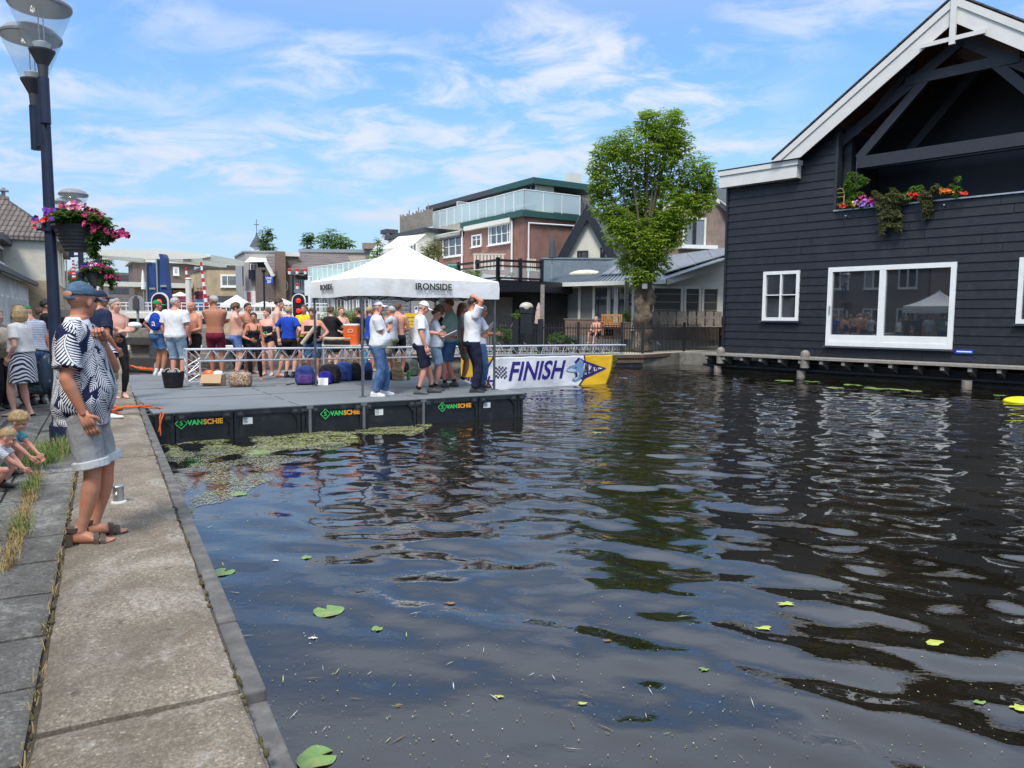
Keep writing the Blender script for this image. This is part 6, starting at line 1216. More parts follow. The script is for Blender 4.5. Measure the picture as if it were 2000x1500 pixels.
gc = furn('garden_chair', 'pale slatted garden seat behind the glass of the roof terrace', 'chair', 955, 540, 42.5, rz=0); b = mb(); b.box(-.9, .9, 0, .5, .35, .4); b.build('seat', CREAM, gc); b = mb(); [b.box(-.9 + i * .2, -.78 + i * .2, .45, .5, .4, 1.25) for i in range(9)]; b.box(-.95, .9, .44, .5, 1.25, 1.32); b.build('backrest', CREAM, gc)
gc = furn('garden_chair', 'small slatted deck chair at the right end of the roof terrace', 'chair', 1045, 540, 43.2, rz=.5); b = mb(); b.box(-.3, .3, 0, .5, .3, .35); b.build('seat', CREAM, gc); b = mb(); [b.box(-.3 + i * .13, -.23 + i * .13, .45, .5, .35, 1.05) for i in range(5)]; b.build('backrest', CREAM, gc)
# yellow buoy at the right edge, gabion wall
p = ground(1994, 786, WZ); b = mb(); b.ell((0, 0, .02), (.42, .42, .14), nu=24, nv=10); o = b.build('buoy', paint('buoy_yellow', (.85, .75, .02), .4), smooth=True); o.location = p; tag(o, 'bright yellow buoy floating at the right edge of the water', 'buoy')
GB = mat('gabion_stones', (.20, .20, .20), .9, var=.6, scale=9, bump=1, bscale=9, d=.05); gbn = furn('gabion_wall', 'grey stone filled gabion block behind the swimmers under the tent', 'wall', 765, 625, 37); b = mb(); b.box(-.9, .9, 0, .6, -1.5, .95); b.build('stones', GB, gbn); 
b = mb(); [b.box(-.92 + i * .2, -.9 + i * .2, -.02, -.005, -1.5, .97) for i in range(10)]; [b.box(-.92, .92, -.02, -.005, -.9 + i * .2, -.885 + i * .2) for i in range(10)]; b.build('wire_mesh', STEEL, gbn)
# ================================================================ PEOPLE
def skin(name, c):
    if name in MATS: return MATS[name]
    t = NT(name); v = t.co('Object'); n = t.noise(v, 9, 4, .6); m2 = t.noise(v, 70, 2, .6)
    col = t.mix(t.ramp(n, .3, .7), c, (c[0] * 1.08, c[1] * .80, c[2] * .74)); col = t.mix(t.ramp(m2, .55, .75, 0, .25), col, (c[0] * .7, c[1] * .55, c[2] * .5))
    t.set(col=col, rough=.5, spec=.4); t.put(t.b.inputs['Subsurface Weight'], .12); t.put(t.b.inputs['Subsurface Scale'], .02); t.bump(m2, .15, .003); MATS[name] = t.m; return t.m
SK = {'tan': skin('tanned_skin', (.50, .25, .155)), 'fair': skin('fair_skin', (.70, .44, .33)), 'red': skin('flushed_skin', (.62, .33, .24)), 'dark': skin('deep_tan_skin', (.40, .19, .11)), 'kid': skin('child_skin', (.66, .37, .27))}
EYE = paint('eye_dark', (.03, .02, .02), .3); LIP = paint('lip', (.42, .13, .11), .5); BROW = paint('brow', (.12, .08, .05), .9)
def cloth(name, c, var=.08, rough=.85, w_=9, bs=.5):
    if name in MATS: return MATS[name]
    t = NT(name); v = t.co('Object'); n = t.noise(v, w_, 3, .55, .6); f = t.noise(v, 160, 2)
    col = t.mix(t.ramp(n, .3, .7), [x * (1 - var) for x in c], [min(1, x * (1 + var)) for x in c]); t.set(col=col, rough=rough, spec=.25)
    t.bump(t.math('ADD', n, t.math('MULTIPLY', f, .04)), bs, .03); MATS[name] = t.m; return t.m
CWH = cloth('white_cotton', (.78, .78, .80), .03); CPOLO = cloth('white_polo', (.79, .80, .83), .03); CBLK = cloth('black_cloth', (.014, .014, .017), .2); CNEO = cloth('neoprene', (.012, .012, .014), .2, .5); CNAV = cloth('navy_cotton', (.018, .028, .07), .1); CDEN = cloth('denim_blue', (.07, .14, .28), .35, .85, 6); CDENL = cloth('light_denim', (.30, .42, .54), .25, .85, 6); CDNV = cloth('dark_navy_trousers', (.016, .018, .04), .2)
CROYAL = cloth('royal_blue_shirt', (.015, .06, .42), .12); CMINT = cloth('mint_shirt', (.30, .42, .34), .06); CGREY = cloth('grey_shorts_cloth', (.30, .30, .30), .1); CKH = cloth('khaki', (.24, .22, .15), .12); CMAR = cloth('maroon_swim', (.16, .012, .035), .12); CBLS = cloth('blue_shorts_cloth', (.08, .19, .40), .15); CGRN = cloth('green_cap_cloth', (.02, .24, .08), .08); CCAPB = cloth('washed_blue_cap', (.075, .13, .19), .22, .9, 14); CYEL = cloth('yellow_cloth', (.7, .5, .02), .1); CCRM = cloth('cream_blouse', (.80, .76, .70), .05)
HB = mat('hair_blond', (.48, .33, .16), .55, var=.4, scale=40, bump=.6, bscale=90); HG = mat('hair_grey', (.42, .40, .38), .6, var=.3, scale=40, bump=.6, bscale=90); HD = mat('hair_dark', (.035, .022, .015), .5, var=.4, scale=40, bump=.6, bscale=90); HBR = mat('hair_brown', (.13, .07, .035), .55, var=.4, scale=40, bump=.6, bscale=90); HR = mat('hair_red', (.26, .09, .03), .55, var=.4, scale=40, bump=.6, bscale=90)
RUB = mat('rubber_sole', (.03, .03, .03), .7); SHW = mat('white_shoe', (.72, .72, .70), .5); SHG = mat('grey_shoe', (.10, .095, .09), .7); SHB = mat('black_shoe', (.02, .02, .02), .6); SHBR = mat('brown_leather', (.07, .05, .035), .6, var=.3); SHGOLD = mat('pale_gold_shoe', (.6, .48, .33), .45)
def leafprint():
    """white feathery leaves printed on navy cotton (uses the garment's own unwrap)"""
    t = NT('leaf_print_cotton'); uvn = t.n('ShaderNodeUVMap'); uvn.uv_map = 'print'
    def layer(scale, off, prev):
        mp_ = t.n('ShaderNodeMapping'); t.put(mp_.inputs[0], uvn.outputs[0]); mp_.inputs['Location'].default_value = (off, off * .7, 0)
        wob = t.n('ShaderNodeTexNoise'); t.put(wob.inputs['Vector'], mp_.outputs[0]); wob.inputs['Scale'].default_value = 6; wv = t.n('ShaderNodeVectorMath', operation='MULTIPLY_ADD'); t.put(wv.inputs[0], wob.outputs['Color']); wv.inputs[1].default_value = (.02, .02, 0); t.put(wv.inputs[2], mp_.outputs[0])
        vo = t.n('ShaderNodeTexVoronoi'); t.put(vo.inputs['Vector'], wv.outputs[0]); vo.inputs['Scale'].default_value = scale; vo.inputs['Randomness'].default_value = .75; vo.voronoi_dimensions = '2D'
        df = t.n('ShaderNodeVectorMath', operation='SUBTRACT'); t.put(df.inputs[0], wv.outputs[0]); t.put(df.inputs[1], vo.outputs['Position'])
        sc_ = t.n('ShaderNodeSeparateColor'); t.put(sc_.inputs[0], vo.outputs['Color']); ang = t.math('MULTIPLY_ADD', sc_.outputs[0], 2.2, .5)
        ro = t.n('ShaderNodeVectorRotate', rotation_type='Z_AXIS'); t.put(ro.inputs['Vector'], df.outputs[0]); t.put(ro.inputs['Angle'], ang); s = t.n('ShaderNodeSeparateXYZ'); t.put(s.inputs[0], ro.outputs[0])
        u = t.math('MULTIPLY', s.outputs[0], scale); v = t.math('MULTIPLY', s.outputs[1], scale); v = t.math('ADD', v, t.math('MULTIPLY', t.math('MULTIPLY', u, u), .35)); av = t.math('ABSOLUTE', v)
        ph = t.math('SUBTRACT', t.math('MULTIPLY', u, 58.0), t.math('MULTIPLY', t.math('POWER', av, .75), 46.0))
        env = t.math('MULTIPLY', .255, t.math('SUBTRACT', 1.0, t.math('POWER', t.math('MULTIPLY', t.math('ABSOLUTE', t.math('ADD', u, .04)), 1.55), 2.4)))
        rel = t.math('DIVIDE', av, t.math('MAXIMUM', env, .01)); st = t.math('GREATER_THAN', t.math('SINE', ph), t.math('MULTIPLY_ADD', t.math('MULTIPLY', rel, rel), 1.25, -.42)); inside = t.math('LESS_THAN', av, env); rib = t.math('LESS_THAN', av, .016); leaf = t.math('MAXIMUM', t.math('MULTIPLY', st, t.math('GREATER_THAN', av, .026)), rib)
        w = t.math('MULTIPLY', leaf, inside)
        if prev is None: return w
        return t.math('ADD', w, t.math('MULTIPLY', prev, t.math('SUBTRACT', 1.0, inside)))
    a = layer(7.4, .33, None); a = layer(6.2, .9, a); a = layer(6.6, .0, a); a = layer(5.2, 1.7, a)
    n = t.noise(t.co('Object'), 7, 3, .55, .6); t.set(col=t.mix(a, (.012, .018, .06), (.76, .76, .76)), rough=.8, spec=.2); t.bump(n, .55, .03); return t.m
def printcloth(name, c1, c2, scale=26, dist=1.8):
    t = NT(name); v = t.co('Object'); w_ = t.n('ShaderNodeTexWave', wave_type='BANDS', bands_direction='DIAGONAL'); t.put(w_.inputs['Vector'], v); w_.inputs['Scale'].default_value = scale; w_.inputs['Distortion'].default_value = dist * 6; w_.inputs['Detail'].default_value = 1; w_.inputs['Detail Scale'].default_value = .5
    t.set(col=t.mix(t.ramp(w_.outputs['Fac'], .45, .55), c1, c2), rough=.8); t.bump(t.noise(v, 9, 3), .4, .03); return t.m
def stripecloth(name, c1, c2, per=.03):
    t = NT(name); v = t.co('Object'); s = t.n('ShaderNodeSeparateXYZ'); t.put(s.inputs[0], v); w_ = t.math('SINE', t.math('MULTIPLY', s.outputs[2], 2 * PI / per)); t.set(col=t.mix(t.ramp(w_, .3, .6), c1, c2), rough=.85); t.bump(t.noise(v, 9, 3, .5, .6), .45, .03); return t.m
LEAFP = leafprint(); ZEBRA = printcloth('wavy_print', (.015, .02, .06), (.75, .75, .76), 9, 1.4); STRIPE = stripecloth('striped_cotton', (.62, .63, .66), (.25, .28, .38)); KSTRIPE = stripecloth('thin_striped_cotton', (.70, .70, .70), (.35, .36, .38), .028)
PEND = []
def V(*a): return Vector(a)
def ik(S, T, a, b, pole):
    d = T - S; L_ = min(d.length, (a + b) * .998); d.normalize(); T2 = S + d * L_; x = (a * a - b * b + L_ * L_) / (2 * L_); h = math.sqrt(max(0, a * a - x * x)); pl = (pole - d * pole.dot(d)).normalized(); return S + d * x + pl * h, T2
def sring(c, rx, ry, n=20, e=2.4, M=None):
    pts = []
    for k in range(n):
        t = 2 * PI * k / n; cx, sy = math.cos(t), math.sin(t); x = math.copysign(abs(cx) ** (2 / e), cx) * rx; y = math.copysign(abs(sy) ** (2 / e), sy) * ry; p = V(x, y, 0); pts.append(c + (M @ p if M else p))
    return pts
def chain(b, pts, rad, n=12, ext=True):
    """tapered limb with rounded ends"""
    P_ = [Vector(p) for p in pts]; r = list(rad)
    b.tube(P_, r, n)
    for p, q in ((P_[0], r[0]), (P_[-1], r[-1])):
        q_ = q if not hasattr(q, '__len__') else min(q); b.ell(p, (q_ * .99,) * 3, nu=n, nv=6)
TORSO = [(.86, .115, .095, 0), (.93, .165, .115, -.005), (1.02, .155, .110, 0), (1.12, .146, .106, .005), (1.24, .163, .114, .008), (1.34, .180, .112, .002), (1.41, .178, .092, -.008), (1.455, .120, .072, -.01), (1.49, .066, .060, -.01), (1.54, .058, .058, 0)]
FTORSO = [(.86, .12, .10, 0), (.93, .178, .125, -.01), (1.02, .158, .112, 0), (1.12, .132, .100, .005), (1.24, .148, .112, .012), (1.34, .158, .104, .004), (1.41, .152, .085, -.008), (1.455, .100, .065, -.01), (1.49, .054, .050, -.01), (1.54, .048, .050, 0)]
def interp(T, z):
    for a, c in zip(T[:-1], T[1:]):
        if z <= c[0]: k = max(0, (z - a[0]) / (c[0] - a[0])); return [a[i] + (c[i] - a[i]) * k for i in range(1, 4)]
    return list(T[-1][1:])
class Body:
    def __init__(s, o):
        g = lambda k, d=None: o.get(k, d)
        s.o = o; s.f = g('fem', False); s.T = FTORSO if s.f else TORSO; s.w = g('w', 1.0); s.belly = g('belly', .0); s.lean = g('lean', 0.0); s.bend = g('bend', 0.0); s.hipz = g('hipz', .93)
        # torso transform: bends about the hips
        s.MT = Matrix.Translation((0, g('hipy', 0), s.hipz)) @ Matrix.Rotation(R(-s.bend), 4, 'X') @ Matrix.Rotation(R(s.lean), 4, 'Y') @ Matrix.Rotation(R(g('twist', 0)), 4, 'Z') @ Matrix.Translation((0, 0, -.93))
        s.sw = (.155 if s.f else .178) * (1 + (s.w - 1) * .7)
        s.S = {k: s.MT @ V(k * s.sw, -.005, 1.405) for k in (1, -1)}
        s.W = {}; s.E = {}; s.hd = {}
        for k, nm in ((1, 'R'), (-1, 'L')):
            a = ARM[g(nm, 'down')] if isinstance(g(nm, 'down'), str) else g(nm)
            T = V(a[0] * k, a[1], a[2]); pole = V(a[3] * k, a[4], a[5]); T = s.MT @ T if not (len(a) > 6 and a[6]) else T; pole = s.MT.to_3x3() @ pole
            s.E[k], s.W[k] = ik(s.S[k], T, .295, .255, pole)
            s.hd[k] = a[7] if len(a) > 7 else None
        s.H = {}; s.K = {}; s.A = {}
        st = g('stance', .10)
        for k, nm in ((1, 'RF'), (-1, 'LF')):
            f = g(nm, (st, 0.0, 0)); s.H[k] = s.MT @ V(k * .088 * (1 + (s.w - 1) * .5), 0, .93); A_ = V(f[0] * k, f[1], .085 + f[2]); pole = V(k * g('knee_out', .15), 1, 0); s.K[k], s.A[k] = ik(s.H[k], A_, .44, .425, pole)
    def ringat(s, z, add=0.0):
        rx, ry, cy = interp(s.T, z); bl = s.belly * math.exp(-((z - 1.06) / .13) ** 2); rx = rx * s.w + bl * .35 + add; ry = ry * (1 + (s.w - 1) * .8) + bl * .5 + add; cy = cy + bl * .55
        return s.MT @ V(0, cy, z), rx, ry
    def torso(s, b, z0, z1, add=0, step=.05, e=2.4, hem=0.0, n=24):
        n_ = max(2, int((z1 - z0) / step)); rings = []; M = s.MT.to_3x3()
        for i in range(n_ + 1):
            t = i / n_; z = z0 + (z1 - z0) * t; c, rx, ry = s.ringat(z, add + hem * (1 - t) ** 1.5); rings.append(sring(c, rx, ry, n, e, M))
        b.ring(rings[::-1])
    def arm(s, b, k, add=0, t0=0, t1=1.0, n=12, flare=0):
        w_ = s.w ** .5 * (.88 if s.f else 1); S, E_, W_ = s.S[k], s.E[k], s.W[k]; pts = []; rad = []
        prof = [(0, .062), (.12, .056), (.3, .050), (.48, .041), (.54, .040), (.64, .043), (.8, .034), (.96, .026), (1, .026)]
        for t, r in prof:
            if t < t0 - .001 or t > t1 + .001: continue
            p = S.lerp(E_, t / .535) if t <= .535 else E_.lerp(W_, (t - .535) / .465); pts.append(p); rad.append(r * w_ + add + flare * max(0, t))
        if t1 < .99:
            p = S.lerp(E_, t1 / .535) if t1 <= .535 else E_.lerp(W_, (t1 - .535) / .465); pts.append(p); rad.append(rad[-1] + flare * .1)
        b.tube(pts, rad, n); b.ell(pts[0], (rad[0],) * 3, nu=n, nv=6)
        if t1 > .99: b.ell(E_, (rad[len(rad) // 2],) * 3, nu=n, nv=6)
        return pts, rad
    def leg(s, b, k, add=0, t0=0, t1=1.0, n=14, flare=0, capend=True):
        w_ = s.w ** .6 * (1.03 if s.f else 1); H_, K_, A_ = s.H[k], s.K[k], s.A[k]; pts = []; rad = []
        prof = [(0, .092), (.15, .088), (.3, .074), (.43, .060), (.5, .055), (.56, .052), (.66, .057), (.75, .051), (.88, .037), (.96, .034), (1, .036)]
        for t, r in prof:
            if t < t0 - .001 or t > t1 + .001: continue
            if t <= .51: p = H_.lerp(K_, t / .51)
            else: p = K_.lerp(A_, (t - .51) / .49); d_ = (A_ - K_).normalized(); p = p + d_.cross(V(1, 0, 0)).normalized() * (-.014 * math.sin(PI * min(1, (t - .51) / .49)))
            pts.append(p); rad.append(r * w_ + add + flare * t)
        if t1 < .99: p = H_.lerp(K_, t1 / .51) if t1 <= .51 else K_.lerp(A_, (t1 - .51) / .49); pts.append(p); rad.append(rad[-1] * .98 + flare * .05)
        b.tube(pts, rad, n); b.ell(pts[0], (rad[0],) * 3, nu=n, nv=6)
        if t1 > .6: b.ell(K_, (.054 * w_ + add,) * 3, nu=n, nv=6)
        return pts, rad
    def head_m(s):
        yaw, pit, tilt = s.o.get('head', (0, 0, 0)); nb = s.MT @ V(0, .0, 1.52); return Matrix.Translation(nb) @ s.MT.to_3x3().to_4x4() @ Matrix.Rotation(R(s.bend * .6), 4, 'X') @ Matrix.Rotation(R(-yaw), 4, 'Z') @ Matrix.Rotation(R(pit), 4, 'X') @ Matrix.Rotation(R(tilt), 4, 'Y') @ Matrix.Translation((0, .018, .115)) @ Matrix.Scale(s.o.get('hs', 1.0), 4)
# arm targets: wrist x (outward), y (forward), z, elbow pole (x out, y, z), absolute?, hand direction
ARM = {'down': (.25, .03, .86, .6, -1, 0), 'loose': (.27, .08, .88, .8, -1, 0), 'hip': (.19, -.02, 1.02, 1, -.55, 0), 'fold': (-.07, .20, 1.19, .7, -.2, -1), 'foldb': (-.09, .17, 1.24, .7, -.2, -1), 'chest': (.02, .24, 1.26, .7, -.2, -1),
       'mouth': (.03, .16, 1.40, .5, .2, -1), 'chin': (.0, .14, 1.385, .6, .1, -1), 'top': (.04, .02, 1.76, 1, .35, .2), 'pocket': (.21, .05, .90, .5, -1, 0), 'board': (.06, .36, 1.14, .7, -.3, -1), 'back': (.10, -.17, 1.03, 1, -.6, 0), 'front': (.10, .34, 1.12, .6, -.4, -1), 'reach': (.12, .46, 1.22, .6, -.2, -1), 'belly': (.05, .20, 1.06, .9, -.3, -.4), 'neck': (.10, .10, 1.40, .8, .2, -1), 'table': (.14, .38, .98, .7, -.5, 0)}
def add_head(b, M, o, fine=False):
    f = o.get('fem', False); e = lambda c, r: b.ell(M @ Vector(c), r, nu=16, nv=12, M=M.to_3x3().to_4x4())
    e((0, -.012, .030), (.076, .096, .088)); e((0, .022, -.035), (.060 if not f else .056, .070, .080)); e((0, .050, -.088), (.034, .034, .026)); e((0, .0, -.06), (.056, .06, .06))
    e((0, .074, .028), (.044, .022, .018)); e((0, .092, -.012), (.011, .022, .026)); e((0, .100, -.026), (.016, .016, .011))
    for k in (1, -1): e((k * .036, .072, -.022), (.020, .018, .022)); e((k * .077, -.004, -.012), (.011, .020, .031))
    e((0, .082, -.056), (.024, .015, .010))
    nb, nt = M @ V(0, -.02, -.15), M @ V(0, -.012, -.03); b.tube([nb, nt], [.056 * (1 if not f else .85), .052 * (1 if not f else .85)], 14)
def hand_mesh(b, k, W_, E_, o, pose='relax', sc=1.0):
    """palm, four bent fingers of different length and a side thumb, pointing along the forearm"""
    d = (W_ - E_).normalized(); hint = Vector(o) if o is not None else V(-k, 0, 0); nrm = (hint - d * hint.dot(d)).normalized()   # palm normal
    sx = d.cross(nrm).normalized() * k; curl = {'relax': (12, 28, 20), 'grip': (55, 80, 45), 'flat': (4, 8, 6), 'fist': (75, 85, 50)}[pose]
    P0 = W_ + d * .005; pc = W_ + d * .055 * sc
    for i in range(4): b.tube([W_ - d * .02 + sx * (.012 * (1.5 - i)) * .6, pc + sx * .017 * (1.5 - i), W_ + d * .092 * sc + sx * .019 * (1.5 - i)], [.019, .0155, .0125], 8); b.ell(W_ + d * .092 * sc + sx * .019 * (1.5 - i), (.0125,) * 3, nu=8, nv=6)
    for i, L_ in enumerate((.072, .082, .077, .060)):
        p = W_ + d * .092 * sc + sx * .019 * (1.5 - i); dd = d.copy(); pts = [p]; 
        for j, (ang, fr) in enumerate(zip(curl, (.45, .32, .23))):
            ax = d.cross(nrm).normalized(); dd = Matrix.Rotation(R(ang * (1 + .06 * (i - 1.5))), 3, ax) @ dd; pts.append(pts[-1] + dd * L_ * fr * sc)
        b.tube(pts, [.0102, .0095, .0088, .0070], 8); b.ell(pts[-1], (.0072,) * 3, nu=8, nv=6); [b.ell(q, (.0098,) * 3, nu=8, nv=6) for q in pts[1:3]]
    t0 = W_ + d * .022 + sx * .028; t1 = t0 + (d * .6 + sx * .75 + nrm * .35).normalized() * .036; t2 = t1 + (d * .9 + sx * .2 + nrm * (.45 if pose != 'flat' else .1)).normalized() * .030; t3 = t2 + (d * .9 + nrm * .5 - sx * .1).normalized() * .022
    b.tube([W_ + d * .012 + sx * .012, t0, t1, t2, t3], [.016, .0165, .0125, .0110, .0080], 8); b.ell(t3, (.0082,) * 3, nu=8, nv=6)
def foot(b, A_, ang, add=0, toes=True, sole=None, k=1, lift=0):
    M = Matrix.Translation(V(A_.x, A_.y, A_.z - .085)) @ Matrix.Rotation(R(-ang * k), 4, 'Z'); a = add
    rings = []
    for (y, hw, h, z) in ((-.075, .018, .022, .03), (-.065, .030, .034, .036), (-.03, .035, .046, .046), (.02, .036, .046, .046), (.07, .041, .034, .036), (.115, .047, .024, .026), (.150, .046, .019, .021), (.175, .030 if toes else .040, .012 if toes else .018, .016)):
        rings.append([M @ V((hw + a) * math.cos(2 * PI * i / 14), y + (a * (1 if y > 0 else -1)), max(.002, z + (h + a) * math.sin(2 * PI * i / 14))) for i in range(14)])
    b.ring(rings)
    b.tube([M @ V(0, -.028, .04), A_ + V(0, 0, .03)], [.036 + a, .034 + a], 12)
    if toes:
        for i, (x, y, r) in enumerate(((-.030, .188, .0125), (-.008, .186, .010), (.009, .178, .0095), (.024, .168, .009), (.037, .155, .009))): b.ell(M @ V(x * -k * -1 * (-1 if k > 0 else 1) * -1, y, r + .001), (r, r * 1.9, r), nu=8, nv=6, M=M.to_3x3().to_4x4())
    return M
def queue(b, name, mats, parent, voxel, smooth=2, post=None, extra=None): PEND.append((b, name, mats, parent, voxel, smooth, post, extra))
def finish_people():
    tmp = []
    for (b, name, mats, parent, vox, sm, post, extra) in PEND:
        me = b.mesh('t', []); o = bpy.data.objects.new('tmp', me); COL.objects.link(o)
        r = o.modifiers.new('r', 'REMESH'); r.mode = 'VOXEL'; r.voxel_size = vox; r.use_smooth_shade = True
        if sm: s_ = o.modifiers.new('s', 'SMOOTH'); s_.factor = .5; s_.iterations = sm
        tmp.append(o)
    dg = bpy.context.evaluated_depsgraph_get()
    for o, (b, name, mats, parent, vox, sm, post, extra) in zip(tmp, PEND):
        me = bpy.data.meshes.new_from_object(o.evaluated_get(dg)); me.name = name; n = len(me.vertices); co = np.empty(n * 3, np.float32); me.vertices.foreach_get('co', co); co = co.reshape(-1, 3)
        if post: co = post(co); me.vertices.foreach_set('co', co.ravel())
        me.materials.clear(); [me.materials.append(m_) for m_ in mats]
        if extra is not None:
            em_ = extra.mesh('x', list(mats), True); bm = bmesh.new(); bm.from_mesh(me); bm.from_mesh(em_); 
            for f in bm.faces: f.smooth = True
            bm.to_mesh(me); bm.free()
        if name in ('shirt', 'blouse') and 'leaf' in mats[0].name: uvs(me, co)
        ob = bpy.data.objects.new(name, me); COL.objects.link(ob); ob.parent = parent
    for o in tmp: m_ = o.data; bpy.data.objects.remove(o); bpy.data.meshes.remove(m_)
    PEND.clear()
def uvs(me, co):
    uv = me.uv_layers.new(name='print'); n = len(me.loops); li = np.empty(n, np.int32); me.loops.foreach_get('vertex_index', li); nv = len(co)
    no = np.empty(nv * 3, np.float32); me.vertices.foreach_get('normal', no); 
    u = np.arctan2(co[:, 0] , co[:, 1] + .02 * 0) * .19; w_ = co[:, 2]; a = np.stack([u, w_ + .15 * u], -1)[li]; uv.data.foreach_set('uv', a.ravel().astype(np.float32))
def wrinkle(amp, seed, fr=16, zlim=None):
    def f(co):
        p = co.astype(np.float64); s = seed * 1.7
        d = amp * (np.sin(fr * p[:, 2] + 9 * p[:, 0] + 5 * np.sin(7 * p[:, 1] + s) + s) * .6 + np.sin(fr * 1.9 * p[:, 2] - 14 * p[:, 1] + 4 * np.sin(9 * p[:, 0]) + s * 2) * .4)
        c = np.array([0, 0]); r = np.hypot(p[:, 0], p[:, 1]) + 1e-4; p[:, 0] += d * p[:, 0] / r; p[:, 1] += d * p[:, 1] / r; return p.astype(np.float32)
    return f
def cap_hair(root, M, kind, m, o, vox=.009):
    """hair or cap shaped on the skull"""
    b = mb(); M3 = M.to_3x3().to_4x4(); f = o.get('fem', False)
    if kind in ('short', 'thin', 'long', 'tail', 'bun', 'bob', 'curly'):
        th = {'short': .010, 'thin': .004, 'curly': .028, 'bob': .018}.get(kind, .013)
        def fn(p, q):
            front = q.y; line = .016 + .085 * max(0, front) ** 1.2 - .075 * max(0, -front) - (.02 if kind in ('bob', 'long', 'tail') else 0)
            n_ = 1 + (.14 if kind == 'curly' else .05) * noise.noise(Vector((q.x * 5, q.y * 5, q.z * 5))); return p * (n_ if p.z > line - .03 else .80)
        b.ell(M @ V(0, -.012, .032), (.077 + th, .097 + th, .089 + th), nu=28, nv=20, M=M3, fn=fn)
        if kind == 'long': 
            for i in range(-3, 4): x = i * .022; b.tube([M @ V(x, -.095 + abs(i) * .01, .05), M @ V(x * 1.2, -.118 + abs(i) * .014, -.08), M @ V(x * 1.15, -.11, -.24), M @ V(x, -.12, -.33)], [.03, .032, .028, .012], 8)
        if kind == 'bob':
            for i in range(-4, 5): a = i * .42; x, y = .09 * math.sin(a), -.01 - .098 * math.cos(a); b.tube([M @ V(x * .9, y, .05), M @ V(x * 1.12, y * 1.05, -.05), M @ V(x, y * .98, -.125)], [.028, .028, .012], 8)
        if kind == 'tail': b.ell(M @ V(0, -.115, .04), (.028, .03, .028), M=M3); b.tube([M @ V(0, -.12, .04), M @ V(0, -.155, -.04), M @ V(.01, -.14, -.16), M @ V(.01, -.13, -.22)], [.022, .028, .022, .008], 8)
        if kind == 'bun': b.ell(M @ V(0, -.10, .085), (.04, .04, .035), M=M3)
        x = mb(); rr = random.Random(int(M.translation.x * 99)); tf = {'thin': 0, 'short': 130, 'curly': 220}.get(kind, 150)
        for _ in range(tf):                                          # loose strands
            a = rr.uniform(0, 2 * PI); ph = rr.uniform(.1, 1.75 if math.sin(a) < .3 else 1.0); q = V(math.sin(ph) * math.cos(a), math.sin(ph) * math.sin(a), math.cos(ph)); p = V(q.x * (.076 + th), -.012 + q.y * (.096 + th), .032 + q.z * (.088 + th)); tg = (V(q.x * .3, -.25 + q.y * .3, -1) - q * q.dot(V(q.x * .3, -.25, -1))).normalized(); sdw = q.cross(tg).normalized() * .004; tg = (tg + V(rr.gauss(0, .35), rr.gauss(0, .35), 0)).normalized(); L_ = rr.uniform(.025, .05)
            x.add([M @ (p - sdw), M @ (p + sdw), M @ (p + tg * L_ + q * .008)], [(0, 1, 2)])
        queue(b, 'hair', [m], root, vox, 1, None, x if tf else None)
    elif kind == 'cap':
        def fn(p, q): line = .020; return p if p.z > line - .05 else V(p.x * .9, p.y * .9, -.03)
        b.ell(M @ V(0, -.014, .030), (.086, .108, .103), nu=28, nv=20, M=M3, fn=lambda p, q: V(p.x, p.y, max(p.z, .006 + .012 * max(0, q.y))))
        pts = []; n_ = 10                                            # curved peak
        top = [V(.072 * math.sin(-1.35 + 2.7 * i / n_), .060 + .02 * math.cos(-1.35 + 2.7 * i / n_), .040 - .010 * (abs(i / n_ - .5) * 2) ** 2) for i in range(n_ + 1)]; fr = [V(.078 * math.sin(-1.35 + 2.7 * i / n_), .085 + .105 * max(0, math.cos((-1.35 + 2.7 * i / n_) * .98)), .026 - .022 * (abs(i / n_ - .5) * 2) ** 2) for i in range(n_ + 1)]
        bb = mb(); vs = [M @ p for p in top + fr] + [M @ (p - V(0, 0, .009)) for p in top + fr]; k = n_ + 1; fs = []
        for i in range(n_): fs += [(i, i + 1, k + i + 1, k + i), (2 * k + i, 3 * k + i, 3 * k + i + 1, 2 * k + i + 1), (k + i, k + i + 1, 3 * k + i + 1, 3 * k + i), (i + 1, i, 2 * k + i, 2 * k + i + 1)]
        fs += [(0, k, 3 * k, 2 * k), (n_, 2 * k + n_, 3 * k + n_, k + n_)]; bb.add(vs, fs); bb.ell(M @ V(0, -.014, .132), (.008, .008, .005), M=M3); b.join(bb)
        queue(b, 'cap', [m], root, min(vox, .006), 1)
